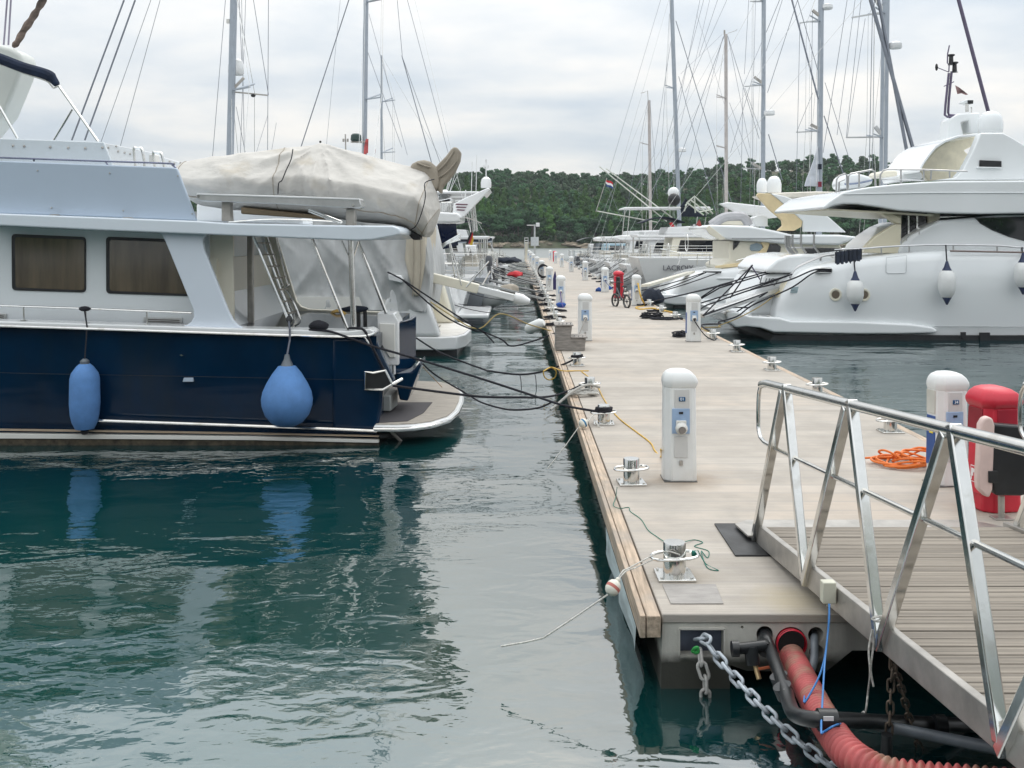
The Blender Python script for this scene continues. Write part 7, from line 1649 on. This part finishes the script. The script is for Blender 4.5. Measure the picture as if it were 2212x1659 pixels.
sb = sail_boat(1, 6.6, 53, 5.2, 25, 'large grey white sailing yacht with its name on the stern and two furled foresails', ((1908, 380), (1914, -60)), 53, .42, spread=(298, 30), hull=mat('pale grey hull', (.55, .56, .56), .25, var=.015, vs=.6), fb=2.0, boom=False, gang=True,
     lines=(((1878, -10), (1985, 365), .10, 50), ((1896, -10), (1966, 365), .09, 50), ((1860, 0), (1828, 298), .014, 53), ((1847, 0), (1808, 292), .013, 53), ((1869, 40), (1830, 298), .012, 53), ((1885, 0), (1877, 400), .02, 53), ((1889, 0), (1884, 400), .012, 53)))
text_mesh('LACROIX', .36, 'name_lettering', mat('dark lettering', (.10, .10, .12), .5), sb, Vector((7.95, 50.42, 1.5)), (R(90), 0, 0), .02)
MB().lathe([(.3, 0), (.34, .08), (.32, .28), (.2, .36), (0, .36)], U(1934, 105, 53), 16).build('radar', white, sb)
for a, b in (((1908, 296), (1829, 297)), ((1909, 26), (1840, 38))): MB().bar(U(*a, 53), U(*b, 53), .07, .1).build('spreader', alu, sb)
for a, b in (((1908, 295), (1890, 273)), ((1910, 26), (1890, -4))): MB().bar(U(*a, 53), U(*b, 53), .16, .2).build('spreader', alu, sb)
MB().tube([U(2068, -10, 48), U(2135, 242, 48)], .09, 8).build('forestay', mat('dark pole', (.13, .11, .17)), sb)
s2 = sail_boat(1, 6.4, 58.2, 4.6, 20, 'white sailing yacht with a grey mast carrying flags, right of the cream arch', ((1770, 400), (1774, -40)), 58, .34, spread=(285, 47), fb=1.5, boom=False,
     lines=(((1708, -10), (1768, 215), .05, 57), ((1720, -10), (1766, 150), .02, 57), ((1780, 250), (1833, 410), .03, 57), ((1830, 0), (1778, 330), .016, 57), ((1782, 178), (1835, 345), .016, 57), ((1728, 50), (1720, 410), .014, 58), ((1755, 22), (1751, 410), .014, 58), ((1756, 200), (1721, 285), .012, 58)))
MB().prism([(1739, 402), (1744, 384), (1752, 365), (1762, 335), (1768, 315), (1770, 402)], 57.7, .2).build('mast_sail', mat('grey sail', (.52, .55, .6), .7), s2, bevel=.03)
MB().lathe([(.3, 0), (.34, .06), (.32, .24), (.2, .3), (0, .3)], U(1786, 20, 58), 16).build('radar', white, s2)
for a, b in (((1770, 283), (1720, 286)), ((1772, 43), (1727, 50))): MB().bar(U(*a, 58), U(*b, 58), .06, .08).build('spreader', alu, s2)
for a, b in (((1776, 282), (1751, 269)), ((1777, 40), (1755, 22))): MB().bar(U(*a, 58), U(*b, 58), .14, .18).build('spreader', dullsteel, s2)
for y, m_ in ((360, darkcanvas), (398, mat('burgundy flag', (.2, .02, .04), .8))): MB().box(U(1771, y, 57.6), (.2, .06, .3)).build('flag', m_, s2)
motor_yacht(1, 6.2, 61.5, 4.4, 15, 'motor yacht with cream flybridge and black bimini cover in the right row', hull=offwhite, fb=1.7, cabin=palecream, seed=21, arch=False, bim=darkcanvas)
s3 = sail_boat(1, 6.3, 67.5, 4.2, 18, 'white sailing boat with white covered boom, behind the two white domes', ((1648, 440), (1650, -30)), 67.5, .30, spread=(185, 3), fb=1.4, boom=False, gang=True,
     lines=(((1618, -10), (1608, 160), .014, 67), ((1646, 90), (1605, 187), .012, 67), ((1632, 0), (1628, 165), .012, 67), ((1660, 290), (1690, 390), .03, 66), ((1726, -10), (1658, 200), .02, 66), ((1684, 0), (1655, 70), .02, 66), ((1690, 0), (1655, 110), .016, 66), ((1625, 170), (1578, 330), .014, 67), ((1609, 190), (1645, 290), .014, 67), ((1605, 190), (1600, 440), .014, 67), ((1627, 170), (1625, 400), .014, 67)))
MB().prism([(1555, 440), (1572, 436.5), (1660, 446), (1680, 470), (1660, 472), (1590, 458)], 66.8, .6).build('boom_cover', white, s3, bevel=.08, seg=3)
MB().lathe([(.3, 0), (.36, .07), (.34, .28), (.2, .34), (0, .34)], U(1662, 249, 67), 16).build('radar', white, s3)
for a, b in (((1648, 184), (1608, 187)), ((1648, 2), (1620, 3)), ((1640, 365), (1603, 363))): MB().bar(U(*a, 67.5), U(*b, 67.5), .06, .08).build('spreader', alu, s3)
for a, b in (((1651, 183), (1629, 166)), ((1648, 366), (1624, 352))): MB().bar(U(*a, 67.5), U(*b, 67.5), .15, .16).build('spreader', dullsteel, s3)
m5 = motor_yacht(1, 6.0, 71, 4.6, 15, 'white sport fishing boat with hardtop and two long outriggers in the right row', seed=22, fb=1.5, arch=False, top=white)
for a, b in (((1440, 478), (1295, 360)), ((1452, 470), (1309, 364)), ((1290, 456), (1420, 480))): MB().tube([U(*a, 72), U(*b, 72)], .045, 6).build('outrigger', mat('outrigger pale', (.6, .62, .56), .4), m5)
prism_part([(1470, 446), (1482, 428), (1484, 432), (1502, 455), (1530, 468), (1474, 468)], 71.5, .3, 'mast_cowl', darkcanvas, m5, .02)
MB().ball(U(1455, 417, 72), (.42, .42, .44), 12).build('satellite_dome', white, m5); MB().ball(U(1456, 431, 70.5), (.45, .4, .45), 12).build('dark_dome', black, m5)
mb = MB()
for pp in (((1478, 456), (1484, 438), (1500, 424), (1524, 445), (1540, 462)), ((1480, 444), (1492, 432), (1530, 462)), ((1500, 424), (1502, 460)), ((1484, 438), (1520, 465)), ((1510, 458), (1540, 452))): mb.tube([U(*p, 70) for p in pp], .05, 6)
mb.build('bimini_frame', mat('bare steel frame', (.55, .58, .5), .3, .6), m5)
s4 = sail_boat(1, 6.2, 78, 4, 17, 'sailing boat with a beige mast topped by a wind vane', ((1569, 460), (1568, 74)), 78, .27, spread=(212, 320), fb=1.3, mastm=mat('beige mast', (.5, .46, .44), .4, .2),
     lines=(((1565, 75), (1440, 420), .02, 78), ((1562, 80), (1470, 420), .014, 78), ((1572, 78), (1640, 300), .02, 77), ((1573, 80), (1620, 320), .014, 77), ((1560, 74), (1470, 160), .010, 78), ((1576, 222), (1625, 360), .014, 78), ((1512, 0), (1452, 300), .014, 76), ((1550, 0), (1510, 120), .014, 76)))
MB().tube([U(1572, 72, 78), U(1590, 66, 78), U(1592, 63, 78)], .02, 5).box(U(1565, 70, 78), (.12, .12, .35)).build('wind_vane', dullsteel, s4)
s5 = sail_boat(1, 6.2, 82, 4, 14, 'sailing boat with a leaning grey mast and a small radar, left of the beige mast', ((1466, 440), (1450, -20)), 82, .34, spread=(191,), fb=1.3, boom=False,
     lines=(((1460, 45), (1590, 470), .03, 80), ((1466, 165), (1550, 470), .022, 80), ((1446, 30), (1426, 380), .014, 82), ((1449, 90), (1413, 330), .014, 82), ((1430, -10), (1317, 370), .012, 82), ((1520, 0), (1400, 460), .016, 84), ((1570, 0), (1480, 200), .014, 82), ((1533, 0), (1470, 270), .012, 82), ((1505, 30), (1600, 340), .010, 84)))
MB().lathe([(.28, 0), (.32, .06), (.3, .26), (.2, .32), (0, .32)], U(1474, 328, 81.5), 14).build('radar', white, s5)
motor_yacht(1, 6.0, 84.5, 4.6, 16, 'white trawler yacht with a broad overhanging aft deck in the right row', seed=23, fb=1.6, arch=False)
s6 = sail_boat(1, 6.0, 91.5, 3.8, 13, 'sailing boat with a short pale mast and mast head vane in the right row', ((1405, 470), (1402, 217)), 91.5, .28, spread=(313,), fb=1.2, mastm=mat('beige mast', (.5, .46, .44)), lines=(((1400, 216), (1358, 430), .014, 91), ((1404, 216), (1420, 430), .014, 91), ((1415, 330), (1340, 470), .014, 91), ((1345, 480), (1312, 400), .014, 88)))
MB().tube([U(1400, 217, 91), U(1399, 196, 91), U(1390, 200, 91), U(1384, 201, 91)], .03, 5).build('wind_vane', dullsteel, s6)
motor_yacht(1, 5.9, 95, 4, 10, 'light blue open boat moored stern to in the far right row', hull=mat('light blue hull', (.25, .42, .52), .3), fb=1.1, fly=False, arch=False, cabin=mat('light blue cabin', (.3, .45, .53), .4), seed=24)
motor_yacht(1, 5.7, 103, 4, 10, 'dark grey tented boat near the end of the right row', hull=darkgrey, cabin=mat('grey tent', (.16, .18, .2), .8), fb=1.1, fly=False, arch=False, seed=25, bim=darkgrey)
motor_yacht(1, 5.6, 110, 4, 10, 'small white boat at the far end of the right row', fb=1.0, fly=False, arch=False, seed=26)
for i, y in enumerate((50.6, 56, 61.5, 65.5, 71, 76, 80, 84.5, 89.6, 95, 103)): moor(1, 6.2, y, 4.2, 60 + i, 4, 1.4)
for i, y in enumerate(LB[7:20]):
    heap((1.05 + .1 * (i % 3), y + .25, .5), .22 + .06 * (i % 3), 'rope_heap', 'small tangle of dark rope by a far bollard of the left edge', n=34, h=.14)['group'] = 'rope tangles along the left edge'
for i, y in enumerate(RB[7:18]):
    heap((4.6 + .1 * (i % 3), y + .25, .5), .2 + .06 * (i % 3), 'rope_heap', 'small tangle of dark rope by a far bollard of the right edge', n=34, h=.12)['group'] = 'rope tangles along the right edge'
def flag3(a, w_, h_, d, label, cols, lean=.3):
    T = thing('flag', U(*a, d), label, 'flag')
    for i, c in enumerate(cols):
        p = []; n = 6
        for k in range(n + 1): p.append((a[0] + w_ * k / n, a[1] + lean * w_ * k / n + h_ * i / len(cols) + 1.2 * math.sin(k * 1.1)))
        q = [(x, y + h_ / len(cols) * 1.02) for x, y in p[::-1]]
        MB().prism(p + q, d, .03).build('stripe', c, T)
RED = mat('flag red', (.5, .02, .03), .7); WH = mat('flag white', (.75, .75, .75), .7); BLU = mat('flag blue', (.02, .06, .2), .7); YEL = mat('flag gold', (.6, .42, .04), .7); BLK = mat('flag black', (.01, .01, .012), .7)
flag3((1309, 387), 15, 14, 88, 'small red white and blue courtesy flag in front of the wood', (RED, WH, BLU), .5)
tag(MB().tube([U(1311, 384, 88), U(1287, 458, 88)], .03, 5).build('flag_halyard', dullsteel), 'thin pole slanting down from the courtesy flag', 'pole')
o = MB().prism([(1446, 482), (1452, 480), (1459, 494), (1465, 506), (1466, 513), (1462, 520), (1456, 525), (1454, 534), (1452, 538), (1451, 528), (1456, 514), (1456, 506)], 69.5, .05).build('red_ensign', RED); tag(o, 'long red ensign hanging limp from a stern in the right row', 'flag')
o = MB().prism([(1508, 478), (1511, 474), (1516, 488), (1510, 489), (1504, 486)], 42.6, .03).build('small_ensign', mat('red white flag', (.42, .08, .08))); tag(o, 'small red and white flag by the flybridge of the cream arched yacht', 'flag')
flag3((1066, 506), 9, 0.01, 36, 'x', ()) if False else None
T = thing('ensign', U(1015, 520, 33.8), 'black red and gold ensign hanging on a stern in the left row', 'flag')
for i, (m_, pp) in enumerate(((BLK, ((1018, 500), (1020, 504), (1011, 527), (1006, 528), (1012, 511))), (RED, ((1020, 501), (1022, 506), (1016, 525), (1011, 528))), (YEL, ((1021, 506), (1023, 518), (1020, 530), (1014, 529))))):
    MB().prism(pp, 33.8 + .02 * i, .02).build('stripe', m_, T)
# ---------------------------------------------------------------- thin sea air
hm_ = bpy.data.materials.new('sea air'); hm_.use_nodes = True; n_ = hm_.node_tree.nodes; n_.remove(n_['Principled BSDF'])
pv = n_.new('ShaderNodeVolumePrincipled'); pv.inputs['Color'].default_value = (.86, .92, 1, 1); pv.inputs['Density'].default_value = .00017; pv.inputs['Anisotropy'].default_value = .2
hm_.node_tree.links.new(pv.outputs[0], n_['Material Output'].inputs['Volume'])
hz = MB().box((0, 270, 33), (1200, 900, 72)).build('haze', hm_, smooth=False); tag(hz, kind='stuff')
